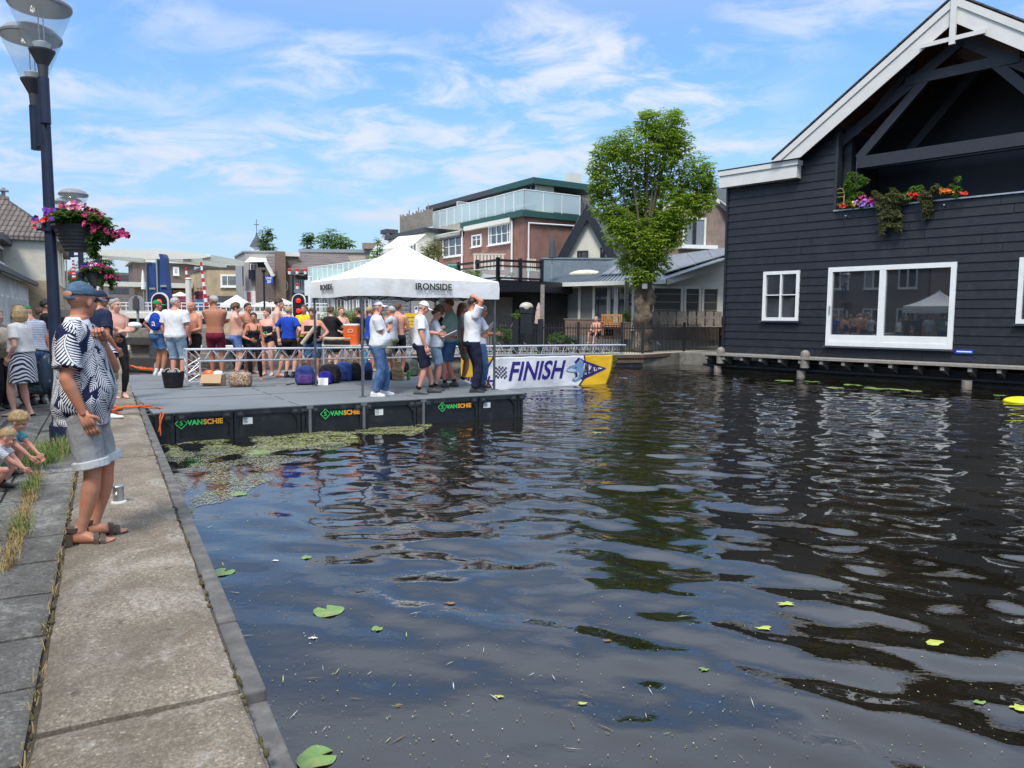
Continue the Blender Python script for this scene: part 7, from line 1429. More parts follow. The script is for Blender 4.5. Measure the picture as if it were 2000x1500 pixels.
def person(label, px_=None, yf=None, yh=None, face_=0, loc=None, h=None, group=None, name='person', zf=PZ, vox=.0105, **o):
    if loc is None: loc = ground(px_, yf, zf)
    if h is None: h = at(px_, yh, loc.y).z - zf
    hat = o.get('hat') is not None; ref = 1.755 + (.01 if hat else 0); s = h / ref
    root = thing(name, label, o.get('cat', 'person'), (loc.x, loc.y, zf), -R(face_), group); root.scale = (s, s, s)
    B = Body(o); b = mb(); sk = SK[o.get('skin', 'fair')]
    B.torso(b, .865, 1.53, 0)
    b.ell(B.MT @ V(0, -.025, .905), (.12 * B.w, .08, .07))
    for k in (1, -1):
        b.ell(B.MT @ V(k * .07, -.075, .915), (.085 * B.w, .07, .085)); b.tube([B.MT @ V(k * .05, -.01, 1.455), B.S[k]], [.05, .060], 12)
        if B.f: b.ell(B.MT @ V(k * .068 * B.w, .085, 1.255), (.060, .055, .062))
        elif o.get('top') in (None, 'trunks'): b.ell(B.MT @ V(k * .075, .075, 1.31), (.075, .04, .055))
        B.arm(b, k); B.leg(b, k)
        ang = o.get('toe', 12); barefoot = o.get('shoes') in (None, 'sandal', 'flat')
        foot(b, B.A[k], ang, 0 if barefoot else -.006, barefoot, k=k)
    Mh = B.head_m(); add_head(b, Mh, o)
    x = mb(); fine = vox < .008
    for k in (1, -1):
        E_, W_ = B.E[k], B.W[k]; pose = o.get('hr' if k > 0 else 'hl', 'relax'); hint = o.get('nr' if k > 0 else 'nl')
        hand_mesh(x, k, W_, E_, hint, pose)
        x.ell(Mh @ V(k * .031, .080, .008), (.012, .008, .006), 1, 8, 6, Mh.to_3x3().to_4x4()); x.bar(Mh @ V(k * .018, .092, .027), Mh @ V(k * .046, .083, .026), .006, .006, 3)
    x.ell(Mh @ V(0, .0945, -.056), (.020, .006, .0045), 2, 10, 6, Mh.to_3x3().to_4x4())
    if fine:
        hb = mb(); hb.v = [v for v in x.v]; hb.f = x.f; hb.m = x.m
    queue(b, 'body', [sk, EYE, LIP, BROW], root, vox, 2, None, x)
    cap_hair(root, Mh, 'cap', o['hat'], o, vox) if hat else None
    if o.get('hair') and o['hair'][0] != 'bald': cap_hair(root, Mh if not hat else Mh @ Matrix.Translation((0, -.004, -.020)) @ Matrix.Scale(.93, 4), *o['hair'], o, vox)
    top = o.get('top'); m_ = o.get('tm', CWH); sd_ = int(loc.x * 7 + 50)
    if top in ('tee', 'polo', 'shirt', 'blouse'):
        c = mb(); loose = o.get('loose', .018); B.torso(c, o.get('hem', .90), 1.475, loose, hem=o.get('hemf', .012)); slv = o.get('slv', .36)
        for k in (1, -1):
            c.tube([B.MT @ V(k * .05, -.01, 1.452), B.S[k]], [.056 + loose * .3, .066 + loose * .4], 12); B.arm(c, k, .012 + loose * .5, 0, slv, flare=.03 if slv < .6 else 0)
            if B.f: c.ell(B.MT @ V(k * .068 * B.w, .09, 1.255), (.070, .062, .070))
        c.tube([B.MT @ V(0, -.008, 1.45), B.MT @ V(0, -.004, 1.505)], [.085, .066], 16)
        queue(c, 'blouse' if top == 'blouse' else 'shirt', [m_], root, vox * 1.05, 2, wrinkle(.0035, sd_))
    elif top in ('swimsuit', 'tank', 'wetsuit'):
        c = mb(); add = .007 if top != 'tank' else .014; B.torso(c, .87 if top != 'wetsuit' else .9, {'swimsuit': 1.30, 'tank': 1.34, 'wetsuit': o.get('wz', 1.2)}[top], add)
        for k in (1, -1):
            c.ell(B.MT @ V(k * .07, -.075, .915), (.09 * B.w, .074, .088)) if top != 'tank' else None
            if B.f: c.ell(B.MT @ V(k * .068 * B.w, .088, 1.255), (.067, .060, .066))
            if top != 'wetsuit': c.tube([B.MT @ V(k * .085, .10, 1.28), B.MT @ V(k * .105, .075, 1.38), B.MT @ V(k * .10, -.01, 1.475), B.MT @ V(k * .085, -.09, 1.38), B.MT @ V(k * .06, -.10, 1.28)], .016 if top == 'swimsuit' else .026, 8)
        queue(c, {'swimsuit': 'swimsuit', 'tank': 'tank_top', 'wetsuit': 'wetsuit'}[top], [m_], root, vox, 2)
        if o.get('swoosh'):
            c = mb(); 
            for k in (1, -1): c.tube([B.MT @ V(k * .015, .138, 1.16), B.MT @ V(k * .05, .150, 1.10), B.MT @ V(k * .10, .13, 1.04)], [.006, .016, .004], 8)
            c.build('chevron', LG, root)
    bot = o.get('bot'); bm_ = o.get('bm', CBLK)
    if bot:
        t1 = {'shorts': .44, 'long_shorts': .54, 'trousers': .985, 'jammer': .40, 'brief': .10, 'leggings': .97, 'skirt': .4, 'capri': .80}[bot]; t1 = o.get('bl', t1); add = {'jammer': .006, 'brief': .007, 'leggings': .006}.get(bot, .014); fl_ = {'shorts': .045, 'long_shorts': .03, 'trousers': .028}.get(bot, 0)
        c = mb(); c.ell(B.MT @ V(0, -.025, .895), (.13 * B.w, .10 + add, .085 + add)); B.torso(c, .865, o.get('waist', 1.02 if bot not in ('brief', 'jammer') else .99), add)
        for k in (1, -1): c.ell(B.MT @ V(k * .07, -.072, .915), (.087 * B.w + add, .072 + add, .088)); 
        if bot == 'skirt':
            rings = []
            for i in range(9):
                t = i / 8; z = 1.04 - .50 * t; q, rx, ry = B.ringat(max(z, .92), .018); rings.append(sring(V(q.x, q.y, 0) + V(0, 0, z), rx + .015 * t, ry + .03 * t, 24, 2.3))
            c.ring(rings)
        else:
            for k in (1, -1): B.leg(c, k, add, 0, t1, flare=fl_)
        queue(c, {'shorts': 'shorts', 'long_shorts': 'shorts', 'trousers': 'trousers', 'jammer': 'swim_shorts', 'brief': 'swim_trunks', 'leggings': 'leggings', 'skirt': 'skirt', 'capri': 'trousers'}[bot], [bm_], root, vox * 1.05, 2, wrinkle(.003, sd_ + 3, 22) if add > .01 else None)
        if o.get('belt'): c = mb(); q, rx, ry = B.ringat(.985, add + .004); rr_ = [sring(q + V(0, 0, dz), rx, ry, 24, 2.4, B.MT.to_3x3()) for dz in (.018, -.018)]; c.ring(rr_); c.build('belt', SHBR, root)
        if o.get('cuff'):
            for k in (1, -1):
                c = mb(); H_, K_, A_ = B.H[k], B.K[k], B.A[k]; f_ = lambda t: H_.lerp(K_, t / .51) if t <= .51 else K_.lerp(A_, (t - .51) / .49); r_ = .075 * B.w ** .6 + add + fl_ * t1; c.tube([f_(t1 - .05), f_(t1 + .012)], [r_ + .008, r_ + .006], 20); c.build('rolled_cuff', CDENL if False else cloth('pale_cuff', (.52, .54, .54)), root, bevel=.006)
    sh_ = o.get('shoes'); sm_ = o.get('sm', SHG)
    if sh_ in ('shoe', 'boot', 'flat'):
        for k in (1, -1):
            c = mb(); M = foot(c, B.A[k], o.get('toe', 12), .008 if sh_ != 'flat' else .004, False, k=k); 
            if sh_ == 'flat': c = mb(); rr_ = [[M @ V((hw) * math.cos(2 * PI * i / 14), y, max(.0, .018 + hh_ * math.sin(2 * PI * i / 14))) for i in range(14)] for (y, hw, hh_) in ((-.08, .02, .02), (-.06, .038, .04), (-.02, .042, .022), (.06, .045, .016), (.12, .052, .028), (.17, .044, .022), (.195, .02, .012))]; c.ring(rr_)
            queue(c, 'shoe', [sm_], root, .009, 1)
            c = mb(); c.prism([(x_, y_) for x_, y_ in ((-.028, -.088), (.030, -.088), (.042, -.04), (.040, .03), (.054, .10), (.052, .16), (.030, .195), (-.022, .195), (-.046, .16), (-.052, .10), (-.038, .03), (-.040, -.04))], -.002, .024, f=lambda v: M @ V(v.x, v.z, v.y)); c.build('sole', RUB if sm_ is not SHW else SHW, root, bevel=.004)
            if sh_ == 'shoe' or sh_ == 'boot':
                c = mb(); rsk = .042 if sh_ == 'shoe' else .05; c.tube([B.A[k] + V(0, 0, .02), B.A[k].lerp(B.K[k], .16)], [rsk, rsk + .001], 14); c.build('sock', o.get('sock', CBLK), root, smooth=True) if bot not in ('trousers',) else None
    if sh_ == 'sandal':
        for k in (1, -1):
            M = Matrix.Translation(V(B.A[k].x, B.A[k].y, B.A[k].z - .085)) @ Matrix.Rotation(R(-o.get('toe', 12) * k), 4, 'Z')
            def lift(v): return M @ V(v.x, v.z, v.y)
            c = mb(); pl = ((-.030, -.092), (.030, -.092), (.046, -.04), (.044, .03), (.056, .10), (.058, .16), (.036, .210), (-.020, .212), (-.050, .17), (-.056, .10), (-.042, .03), (-.046, -.04)); c.prism(pl, -.030, .002, f=lift); c.build('sole', RUB, root, bevel=.006)
            def strap(pts, w_, nm='strap', mm_=SHBR):
                c = mb(); c.tube([M @ Vector(p) for p in pts], [(w_, .006)] * len(pts), 8); c.build(nm, mm_, root)
            for y, zt in ((.125, .058), (.085, .078)): 
                b_ = mb(); ring = [M @ V(.054 * math.cos(PI * i / 8), y + .012 * math.cos(PI * i / 8), .006 + (zt - .004) * math.sin(PI * i / 8)) for i in range(9)]; ring2 = [p + (M.to_3x3() @ V(0, .032, -.008)) for p in ring]; up_ = M.to_3x3() @ V(0, 0, 1)
                b_.v = [tuple(p) for p in ring + ring2] + [tuple(p + up_ * .005) for p in ring + ring2]; b_.f = [(i, i + 1, 9 + i + 1, 9 + i) for i in range(8)] + [(18 + i, 27 + i, 27 + i + 1, 18 + i + 1) for i in range(8)] + [(i, 18 + i, 18 + i + 1, i + 1) for i in range(8)] + [(9 + i, 10 + i, 28 + i, 27 + i) for i in range(8)]; b_.m = [0] * len(b_.f); b_.build('strap', SHBR, root)
            b_ = mb(); rg = [[M @ V(r_ * math.cos(t) * 1.0, -.032 + (r_ + .008) * math.sin(t), z) for t in [2 * PI * i / 16 for i in range(16)]] for r_, z in ((.042, .085), (.044, .115), (.040, .118), (.038, .085))]; b_.ring(rg[:2]); b_.build('ankle_strap', SHBR, root)
            b_ = mb(); b_.prism(((-.040, -.09), (.040, -.09), (.046, -.02), (-.046, -.02)), .004, .06, f=lift); b_2 = mb(); rg = [[M @ V((.040) * math.cos(t), -.035 + .052 * math.sin(t), z) for t in [PI + PI * i / 10 for i in range(11)]] for z in (.0, .075)]; n_ = 11
            b_2.v = [tuple(p) for p in rg[0] + rg[1]] + [tuple(p + (M.to_3x3() @ V(0, -.005, 0))) for p in rg[0] + rg[1]]; b_2.f = [(i, i + 1, n_ + i + 1, n_ + i) for i in range(10)] + [(2 * n_ + i, 3 * n_ + i, 3 * n_ + i + 1, 2 * n_ + i + 1) for i in range(10)] + [(n_ + i, n_ + i + 1, 3 * n_ + i + 1, 3 * n_ + i) for i in range(10)]; b_2.m = [0] * len(b_2.f); b_2.build('heel_counter', SHBR, root)
    root['_s'] = s
    return root, B, Mh
# ---- the man in the leaf shirt
fm = ground(172, 1053, 0.0)
root, Bm, Mm = person('tall man in a navy and white leaf print shirt, faded blue cap and grey shorts', loc=fm, h=at(152, 549, fm.y).z + .0, face_=74, zf=0.0, vox=.0068, skin='tan', w=1.05, belly=.045, top='shirt', tm=LEAFP, hem=.80, hemf=.035, loose=.032, slv=.42, bot='long_shorts', bl=.475, bm=CGREY, cuff=True,
    R=(.238, .07, .885, 1.0, -.95, 0), L=(-.04, .145, 1.37, .5, .35, -1), hl='fist', hr='relax', nr=(-1, 0, 0), nl=(1, .2, -.6), head=(-58, -3, 2), hat=CCAPB, shoes='sandal', RF=(.10, -.02, 0), LF=(.10, .02, 0), toe=4, lean=-1.5)
c = mb(); q = Bm.MT @ V(0, -.012, 1.49); c.ring([sring(q + V(0, 0, .035), .073, .066, 24, 2), sring(q + V(0, .0, -.005), .088, .082, 24, 2), sring(q + V(0, .0, -.03), .098, .085, 24, 2)]); queue(c, 'collar', [CWH], root, .006, 1)
c = mb(); c.tube([Bm.E[-1].lerp(Bm.W[-1], .93), Bm.E[-1].lerp(Bm.W[-1], .96)], [.031, .031], 16); c.build('wristwatch', STEEL, root)
c = mb(); c.ell(Mm @ V(0, -.114, .036), (.036, .008, .022), nu=20, nv=12, M=Mm.to_3x3().to_4x4()); c.build('cap_opening', SK['tan'], root, smooth=True)
c = mb(); c.tube([Mm @ V(.05 * math.sin(t), -.014 - .108 * math.cos(t * .6), .012) for t in (-1.2, -.6, 0, .6, 1.2)], [(.004, .009)] * 5, 8); c.build('cap_strap', CCAPB, root)
def P_(*a, **k): return person(*a, **k)[0]
GQ = 'spectators on the quay'; GS = 'swimmers on the platform'; GO = 'officials under the tent'
P_('blond woman in a white blouse and wavy navy print skirt facing left', 48, 812, 598, -86, zf=-.05, group=GQ, fem=True, w=1.12, skin='fair', top='blouse', tm=CCRM, hem=1.03, slv=.33, loose=.022, bot='skirt', bm=ZEBRA, L=(.20, .07, .93, .5, -1, 0), R='chin', hr='fist', hair=('bob', HB), shoes='flat', sm=SHGOLD, LF=(.09, .10, 0), RF=(.09, -.02, 0), hemf=.03)
P_('man with a bright green cap and striped shirt looking down, behind the blond woman', 74, 790, 594, -75, zf=-.05, group=GQ, skin='red', top='tee', tm=STRIPE, bot='shorts', bm=CDEN, w=1.1, L='belly', R='belly', head=(10, -25, 0), hat=CGRN, shoes='shoe', sm=SHG, bend=8)
P_('woman with brown hair between the blond woman and the green cap', 54, 775, 612, 150, zf=-.05, group=GQ, fem=True, top='tee', tm=CPOLO, bot='trousers', bm=CDEN, hair=('bob', HG), shoes='shoe')
P_('brown haired girl looking right beside the green cap', 88, 765, 602, 70, zf=-.05, group=GQ, fem=True, top='tee', tm=CWH, bot='shorts', bm=CDEN, hair=('bun', HBR), shoes='shoe', skin='red')
P_('dark bearded man half hidden by the lamp post', 98, 768, 585, 60, zf=-.05, group=GQ, top='tee', tm=CBLK, bot='trousers', bm=CBLK, hair=('short', HD), skin='tan', shoes='shoe')
P_('person with pale hair at the very left edge of the picture', 2, 800, 603, 100, zf=-.05, group=GQ, fem=True, top='tee', tm=CKH, bot='trousers', bm=CBLK, hair=('bob', HB), skin='fair', shoes='shoe', L='belly')
P_('man in navy t-shirt and cap just right of the leaf shirt man', 203, 803, 567, 35, zf=0, group=GQ, skin='tan', top='tee', tm=CNAV, bot='long_shorts', bm=CKH, hat=CNAV, hair=('thin', HG), head=(25, 0, 0), shoes='shoe', sm=SHG, L='belly', R=(.24, .10, .92, .5, -1, 0), w=1.05)
P_('grey haired man in a black wetsuit rolled to the chest, barefoot on the quay', 231, 777, 583, 128, zf=0, group=GQ, skin='fair', top='wetsuit', wz=1.20, tm=CNEO, bot='leggings', bm=CNEO, hair=('short', HG), R='fold', L='foldb', head=(-22, 0, 0), toe=-8)
P_('person in green cap and white t-shirt carrying a blue drawstring bag', 311, 733, 586, 30, group=GS, skin='tan', fem=True, top='tee', tm=CWH, bot='shorts', bl=.36, bm=CBLS, hat=CGRN, hair=('thin', HBR), L='hip', R='down', head=(35, 0, 0), shoes='shoe', sm=SHW, sock=CWH, hem=.98)
P_('broad man in a white t-shirt and light denim shorts seen from behind', 346, 741, 581, 6, group=GS, skin='red', w=1.24, top='tee', tm=CWH, bot='long_shorts', bl=.60, bm=CDENL, hair=('thin', HG), head=(48, 0, 0), R='loose', L='loose', shoes='flat', sm=SHBR, loose=.03)
P_('bald smiling bare chested man in black shorts holding swim goggles', 380, 737, 589, 195, group=GS, skin='tan', top='trunks', bot='shorts', bm=CBLK, w=1.05, hair=('bald', HD), R='loose', L='belly', head=(12, -4, 0), belly=.02)
P_('deeply tanned man with maroon swim shorts and crossed arms seen from behind', 423, 742, 577, -8, group=GS, skin='dark', top='trunks', bot='jammer', bl=.36, bm=CMAR, w=1.10, hair=('short', HG), L='fold', R='foldb', head=(-68, -4, 0), LF=(.10, .12, 0))
P_('pale man with curly hair and blue white swim shorts, arms held to his chest', 462, 733, 592, 58, group=GS, skin='fair', top='trunks', bot='jammer', bm=cloth('blue_white_jammer', (.12, .20, .42), .6, w_=4), w=1.12, belly=.07, hair=('curly', HBR), L='neck', R='foldb', head=(15, -6, 0), hr='fist')
P_('smiling dark haired bare man behind the woman with the cup', 487, 730, 592, 120, group=GS, skin='tan', top='trunks', bot='jammer', bm=CBLK, hair=('short', HD), w=1.08, L='foldb', R='fold')
P_('small smiling woman in black swimwear and leggings holding a paper cup', 498, 743, 611, 168, group=GS, fem=True, skin='tan', top='swimsuit', tm=CNEO, bot='leggings', bm=CNEO, hair=('bun', HD), R='belly', L='down', head=(-6, 0, 0), LF=(.16, .05, 0))
P_('woman in a dark swimsuit with a green chevron looking left', 525, 733, 603, 188, group=GS, fem=True, skin='fair', w=1.18, top='swimsuit', tm=cloth('navy_swimsuit', (.02, .028, .05), .2), swoosh=True, hair=('bun', HBR), R='down', L='belly', head=(34, 0, 0))
P_('tall bare chested dark haired man smiling to the right above the blue shirt', 545, 736, 583, 75, group=GS, skin='fair', top='trunks', bot='shorts', bm=CBLK, hair=('short', HD), w=1.08, L='belly', R='down', head=(0, -10, 0))
P_('short haired man in a royal blue sports shirt and black shorts seen from behind', 566, 738, 598, 18, group=GS, skin='fair', top='tee', tm=CROYAL, hem=.96, bot='shorts', bm=CBLK, hair=('short', HB), L=(.30, .12, 1.02, 1, -.6, 0), R=(.24, .05, .98, 1, -.6, 0), shoes='shoe', sm=SHB, hl='fist')
P_('woman in a black tank top with goggles on her forehead carrying a rolled mat', 612, 741, 603, 172, group=GS, fem=True, skin='red', w=1.28, top='tank', tm=CBLK, bot='shorts', bm=CDEN, hair=('curly', HBR), R=(.02, .20, 1.18, .9, -.3, -.5), L=(.26, .22, 1.05, .6, -.5, 0), head=(10, 0, 0), belly=.05)
P_('person in a black t-shirt with pink print seen from behind beside the orange cooler', 648, 728, 599, 20, group=GS, fem=True, skin='fair', top='tee', tm=CBLK, bot='shorts', bm=CBLK, hair=('bun', HBR), R='reach', L='table', w=1.08)
P_('red haired woman in a black strapless top behind the cooler', 668, 722, 600, 150, group=GS, fem=True, skin='fair', top='wetsuit', wz=1.30, tm=CBLK, bot='shorts', bm=CBLK, hair=('bun', HR), R='belly', L='belly')
P_('dark haired man in a black t-shirt left of the tent leg behind the cooler', 702, 722, 601, -70, group=GS, skin='tan', top='tee', tm=CBLK, bot='shorts', bm=CBLK, hair=('short', HD))
P_('blond woman with tied hair partly behind the official in jeans', 724, 726, 598, 60, group=GS, fem=True, skin='tan', top='tee', tm=CROYAL, bot='shorts', bm=CDEN, hair=('tail', HB), L='table')
P_('bearded man seen just right of the woman carrying the rolled mat', 596, 722, 596, 185, group=GS, skin='tan', top='tee', tm=CYEL, bot='shorts', bm=CBLK, hair=('short', HBR))
P_('man drinking from a cup behind the official in jeans', 766, 735, 598, -80, group=GS, skin='tan', top='tee', tm=STRIPE, bot='shorts', bm=CKH, hair=('short', HG), L='mouth', R='down')
P_('bare backed man in black swim shorts beside the yellow notice', 778, 733, 592, 10, group=GS, skin='red', top='trunks', bot='jammer', bm=CBLK, hair=('short', HBR), L='belly', R='belly', w=1.05)
P_('official in white polo shirt, white cap, blue jeans and white sneakers', 738, 773, 586, 80, group=GO, skin='red', top='polo', tm=CPOLO, hem=.89, w=1.12, belly=.10, bot='trousers', bm=CDEN, hat=CWH, hair=('thin', HG), R=(.0, .22, 1.25, .8, -.6, -.6), L='neck', shoes='shoe', sm=SHW, head=(6, 0, 0), hr='grip', RF=(.11, -.05, 0), LF=(.12, .12, 0), toe=16)
P_('official in white polo shirt, white cap and navy shorts looking down', 822, 769, 586, 78, group=GO, skin='red', top='polo', tm=CPOLO, hem=.88, w=1.06, belly=.04, bot='long_shorts', bl=.50, bm=CDNV, hat=CWH, hair=('thin', HG), R='loose', L='board', head=(0, -22, 0), shoes='boot', sm=SHG, RF=(.10, -.06, 0), LF=(.12, .22, 0))
P_('grey haired official woman in white polo and light denim shorts with a stopwatch', 850, 762, 602, 84, group=GO, fem=True, skin='red', w=1.14, top='polo', tm=CPOLO, hem=.93, bot='shorts', bl=.44, bm=CDENL, hair=('short', HBR), R='board', L='board', hr='grip', head=(-5, -8, 0), shoes='boot', sm=SHG, belly=.04)
P_('man in a grey cap behind the two white polo shirts', 858, 748, 594, 75, group=GO, skin='tan', top='tee', tm=CBLK, bot='shorts', bm=CBLK, hat=CKH, hair=('short', HG), shoes='shoe', sm=SHW)
P_('smiling man in a mint green t-shirt and denim shorts holding a score sheet', 880, 756, 584, -88, group=GO, skin='red', w=1.14, belly=.09, top='tee', tm=CMINT, bot='long_shorts', bl=.48, bm=CDEN, hair=('short', HBR), L='board', R='belly', hl='grip', head=(4, -10, 0), shoes='shoe', sm=SHG, LF=(.12, .10, 0), RF=(.12, -.06, 0))
P_('man with a grey t-shirt and khaki shorts behind the man touching his head', 903, 750, 592, 80, group=GO, skin='tan', top='tee', tm=cloth('grey_tee', (.42, .42, .40)), bot='long_shorts', bl=.46, bm=CKH, hair=('long', HBR), R='down', shoes='shoe', sm=SHW)
P_('official in a white shirt and dark navy trousers with his arm raised over his head', 922, 766, 580, 66, group=GO, skin='tan', top='polo', tm=CWH, hem=.93, bot='trousers', bm=CDNV, belt=True, hair=('short', HD), R='top', L='belly', hr='fist', head=(0, -6, 0), shoes='boot', sm=SHB, w=1.06, RF=(.10, .0, 0), LF=(.11, .15, 0), h=None)
P_('official in white polo with blue stripe holding a clipboard at the right tent leg', 938, 757, 596, 80, group=GO, skin='tan', top='polo', tm=CPOLO, bot='trousers', bm=CDEN, hair=('short', HG), R='board', L='board', hr='grip', head=(0, -15, 0), shoes='boot', sm=SHB)
# children playing at the left edge
P_('toddler with blond hair, striped t-shirt and green shorts squatting and picking at the grass', loc=ground(-14, 957, -.05) , h=.93, face_=70, zf=-.05, name='person', skin='kid', hs=1.42, w=1.22, top='tee', tm=KSTRIPE, hem=.90, bot='shorts', bl=.34, bm=cloth('green_shorts', (.07, .26, .15)), hair=('short', HB), hipz=.34, hipy=-.10, bend=30, knee_out=.5, RF=(.15, .05, 0), LF=(.15, .12, 0), R=(.10, .66, .24, .4, -.6, .2, True), L=(.0, .62, .20, .4, -.6, .2, True), head=(0, -18, 0), shoes='shoe', sm=SHBR, loose=.02)
P_('girl with long blond hair bending down behind the toddler', loc=ground(-2, 930, -.05), h=1.12, face_=84, zf=-.05, skin='kid', fem=True, hs=1.28, w=1.05, top='tee', tm=cloth('teal_dress', (.10, .38, .42)), bot='shorts', bl=.3, bm=cloth('teal_dress', (.10, .38, .42)), hair=('curly', HB), hipz=.36, hipy=-.12, bend=42, knee_out=.4, RF=(.14, .04, 0), LF=(.14, .10, 0), R=(.10, .58, .30, .4, -.6, .2, True), L=(.08, .62, .3, .4, -.6, .2, True), head=(0, -12, 0), shoes='shoe', sm=SHBR)
# far figures
q = plan(1163, 36.6); P_('sunbather sitting on the low planter of the far terrace', loc=q, h=1.85, face_=-150, zf=.42, skin='red', top='trunks', bot='shorts', bm=CBLK, hair=('short', HG), hipz=.42, hipy=-.1, RF=(.12, .42, 0), LF=(.12, .46, 0), L='belly', R='belly', vox=.016)
zdk = BR.px(300, 607)[1]
for i, (x, yh, lab, tm_, fc) in enumerate(((388, 589, 'person in dark clothes standing on the bridge left of the bald man', CBLK, 170), (470, 603, 'person in a blue top on the far quay under the white market tent', CROYAL, 190), (458, 606, 'person in a white top on the far quay under the white market tent', CWH, 120), (394, 594, 'person in a maroon top on the bridge right of the dark clothed one', CMAR, 200))):
    Yf = 48 if i in (0, 3) else 50; q = plan(x, Yf); zz_ = zdk if i in (0, 3) else .0; P_(lab, loc=q, h=max(1.5, min(1.9, at(x, yh, Yf).z - zz_)), face_=fc, zf=zz_, skin='tan', top='tee', tm=tm_, bot='trousers', bm=CDEN, hair=('short', HD), shoes='shoe', vox=.018, group='people beyond the platform')
finish_people()
# ================================================================ THINGS ON THE PLATFORM
def prop(name, label, cat, px_, yb, zf=PZ, rz=0, group=None, loc=None):
    q = loc or ground(px_, yb, zf); return thing(name, label, cat, (q.x, q.y, zf), rz, group), q.y / F
def rbox(b, c, r, e=3.2, n=16, m=0, fn=None):
    """soft box"""
    def f(p, q):
        v = V(*[math.copysign(abs(x) ** (2 / e), x) for x in q]); p = V(v.x * r[0], v.y * r[1], v.z * r[2]); return fn(p) if fn else p
    b.ell(c, (1, 1, 1), m, n, n // 2 + 4, None, f)
def backpack(label, x, yb, w_, h_, m, m2=None, tilt=0, rz=0, logo=False):
    t, k = prop('backpack', label, 'backpack', x, yb, group='bags on the platform'); W_, H_ = w_ * k, h_ * k; t.rotation_euler = (R(-tilt), 0, rz); m2 = m2 or m
    b = mb(); rbox(b, (0, 0, H_ * .5), (W_ * .5, W_ * .32, H_ * .5), 5.5, 24, fn=lambda p: V(p.x * (1 - .30 * max(0, p.z / H_ * 2) ** 2.5), p.y * (1 - .45 * p.z / H_) - .01, p.z - .04 * (abs(p.x) / W_) * (p.z > 0))); queue(b, 'bag_body', [m], t, .014, 2, wrinkle(.006, x, 26))
    b = mb(); rbox(b, (0, -W_ * .33, H_ * .30), (W_ * .36, W_ * .10, H_ * .24), 5, 20); b.build('front_pocket', m2, t, smooth=True)
    b = mb(); b.tube([(-W_ * .12, W_ * .1, H_ * .97), (-W_ * .1, W_ * .1, H_ * 1.07), (W_ * .1, W_ * .1, H_ * 1.07), (W_ * .12, W_ * .1, H_ * .97)], .012, 6); b.build('carry_loop', CBLK, t); b = mb(); b.tube([(-W_ * .5, .0, .04), (-W_ * .75, -.05, .02), (-W_ * .95, -.12, .012)], .012, 6); b.build('strap', CBLK, t)
    if logo: b = mb(); b.lathe([(0, 0), (W_ * .10, 0), (W_ * .10, .004), (0, .004)], n=14); MM = Matrix.Translation((0, -W_ * .405, H_ * .34)) @ Matrix.Rotation(PI / 2, 4, 'X'); b.v = [tuple(MM @ Vector(v)) for v in b.v]; b.build('round_patch', LBL, t)
    return t
BPB = cloth('backpack_blue', (.025, .045, .19), .25, .7); BPP = cloth('backpack_purple', (.10, .05, .20), .2, .7); BPK = cloth('backpack_black', (.015, .015, .018), .3, .7)
backpack('blue and purple backpack at the left end of the row of bags', 596, 751, 38, 38, BPB, BPP, rz=.3); backpack('black backpack behind the small blue bag', 645, 748, 40, 38, BPK, rz=-.2)
backpack('bright blue backpack with a round white patch left of the tent leg', 671, 744, 34, 38, CROYAL if False else cloth('backpack_mid_blue', (.03, .08, .28), .25, .7), BPB, logo=True); backpack('black backpack leaning beside the bright blue one', 694, 743, 24, 36, BPK, rz=.3)
backpack('tall navy black backpack just left of the blue jeans', 720, 742, 16, 36, BPB, BPK); backpack('dark teal round bag beside the brown paper bag', 764, 741, 16, 16, cloth('teal_bag', (.02, .06, .07), .2)); backpack('black bag behind the brown paper bag', 788, 727, 22, 22, BPK); backpack('grey green rucksack left of the navy shorts', 808, 735, 18, 34, cloth('grey_green_bag', (.06, .08, .07), .2)); backpack('small blue cooling bag with a white sheet of paper before it', 636, 750, 26, 26, cloth('cobalt_bag', (.03, .03, .32), .2))
backpack('red and pink bag near the legs of the mint shirt man', 868, 741, 16, 18, cloth('pink_bag', (.5, .10, .16), .3)); backpack('turquoise tote bag hanging at the truss left of the jeans', 713, 726, 12, 40, cloth('cyan_bag', (.03, .22, .40), .2))
t, k = prop('paper_sheet', 'white sheet of paper leaning on the small blue bag', 'paper', 631, 752); b = mb(); b.slab([(-.12, 0, .0), (.12, 0, .0), (.11, .06, .17), (-.13, .06, .17)], (0, .003, 0), 0); b.build('sheet', WHITE, t)
t, k = prop('rubber_tub', 'black rubber tub with rope handles and bottles next to the truss foot', 'tub', 339, 757); r_ = 21 * k; b = mb(); b.lathe([(0, .005), (r_ * .74, 0), (r_ * .80, .02), (r_ * .98, .33), (r_, .37), (r_ * .97, .37), (r_ * .94, .33), (r_ * .76, .04), (0, .03)], n=32); b.build('tub_body', cloth('tub_rubber', (.016, .017, .020), .2, .6), t, smooth=False)
for s_ in (-1, 1): b = mb(); b.tube([(s_ * .08 + s_ * r_ * .5, -.05, .34), (s_ * r_ * .55, -.05, .43), (s_ * r_ * .25, -.05, .45), (s_ * r_ * .1, -.05, .36)], .010, 6); b.build('handle', CREAMP, t)
b = mb(); [b.tube([(-.1 + i * .07, .03 * (i % 2), .1), (-.1 + i * .07, .03 * (i % 2), .40)], .03, 8) for i in range(4)]; b.build('bottles', clear('plastic_bottle', (.85, .9, .95), .4, .1), t)
CARD = mat('cardboard', (.50, .34, .19), .8, var=.06); t, k = prop('cardboard_box', 'open cardboard box with orange and white plastic bags in it', 'box', 414, 754); b = mb(); w_, d_, h_ = 20 * k, .24, .28
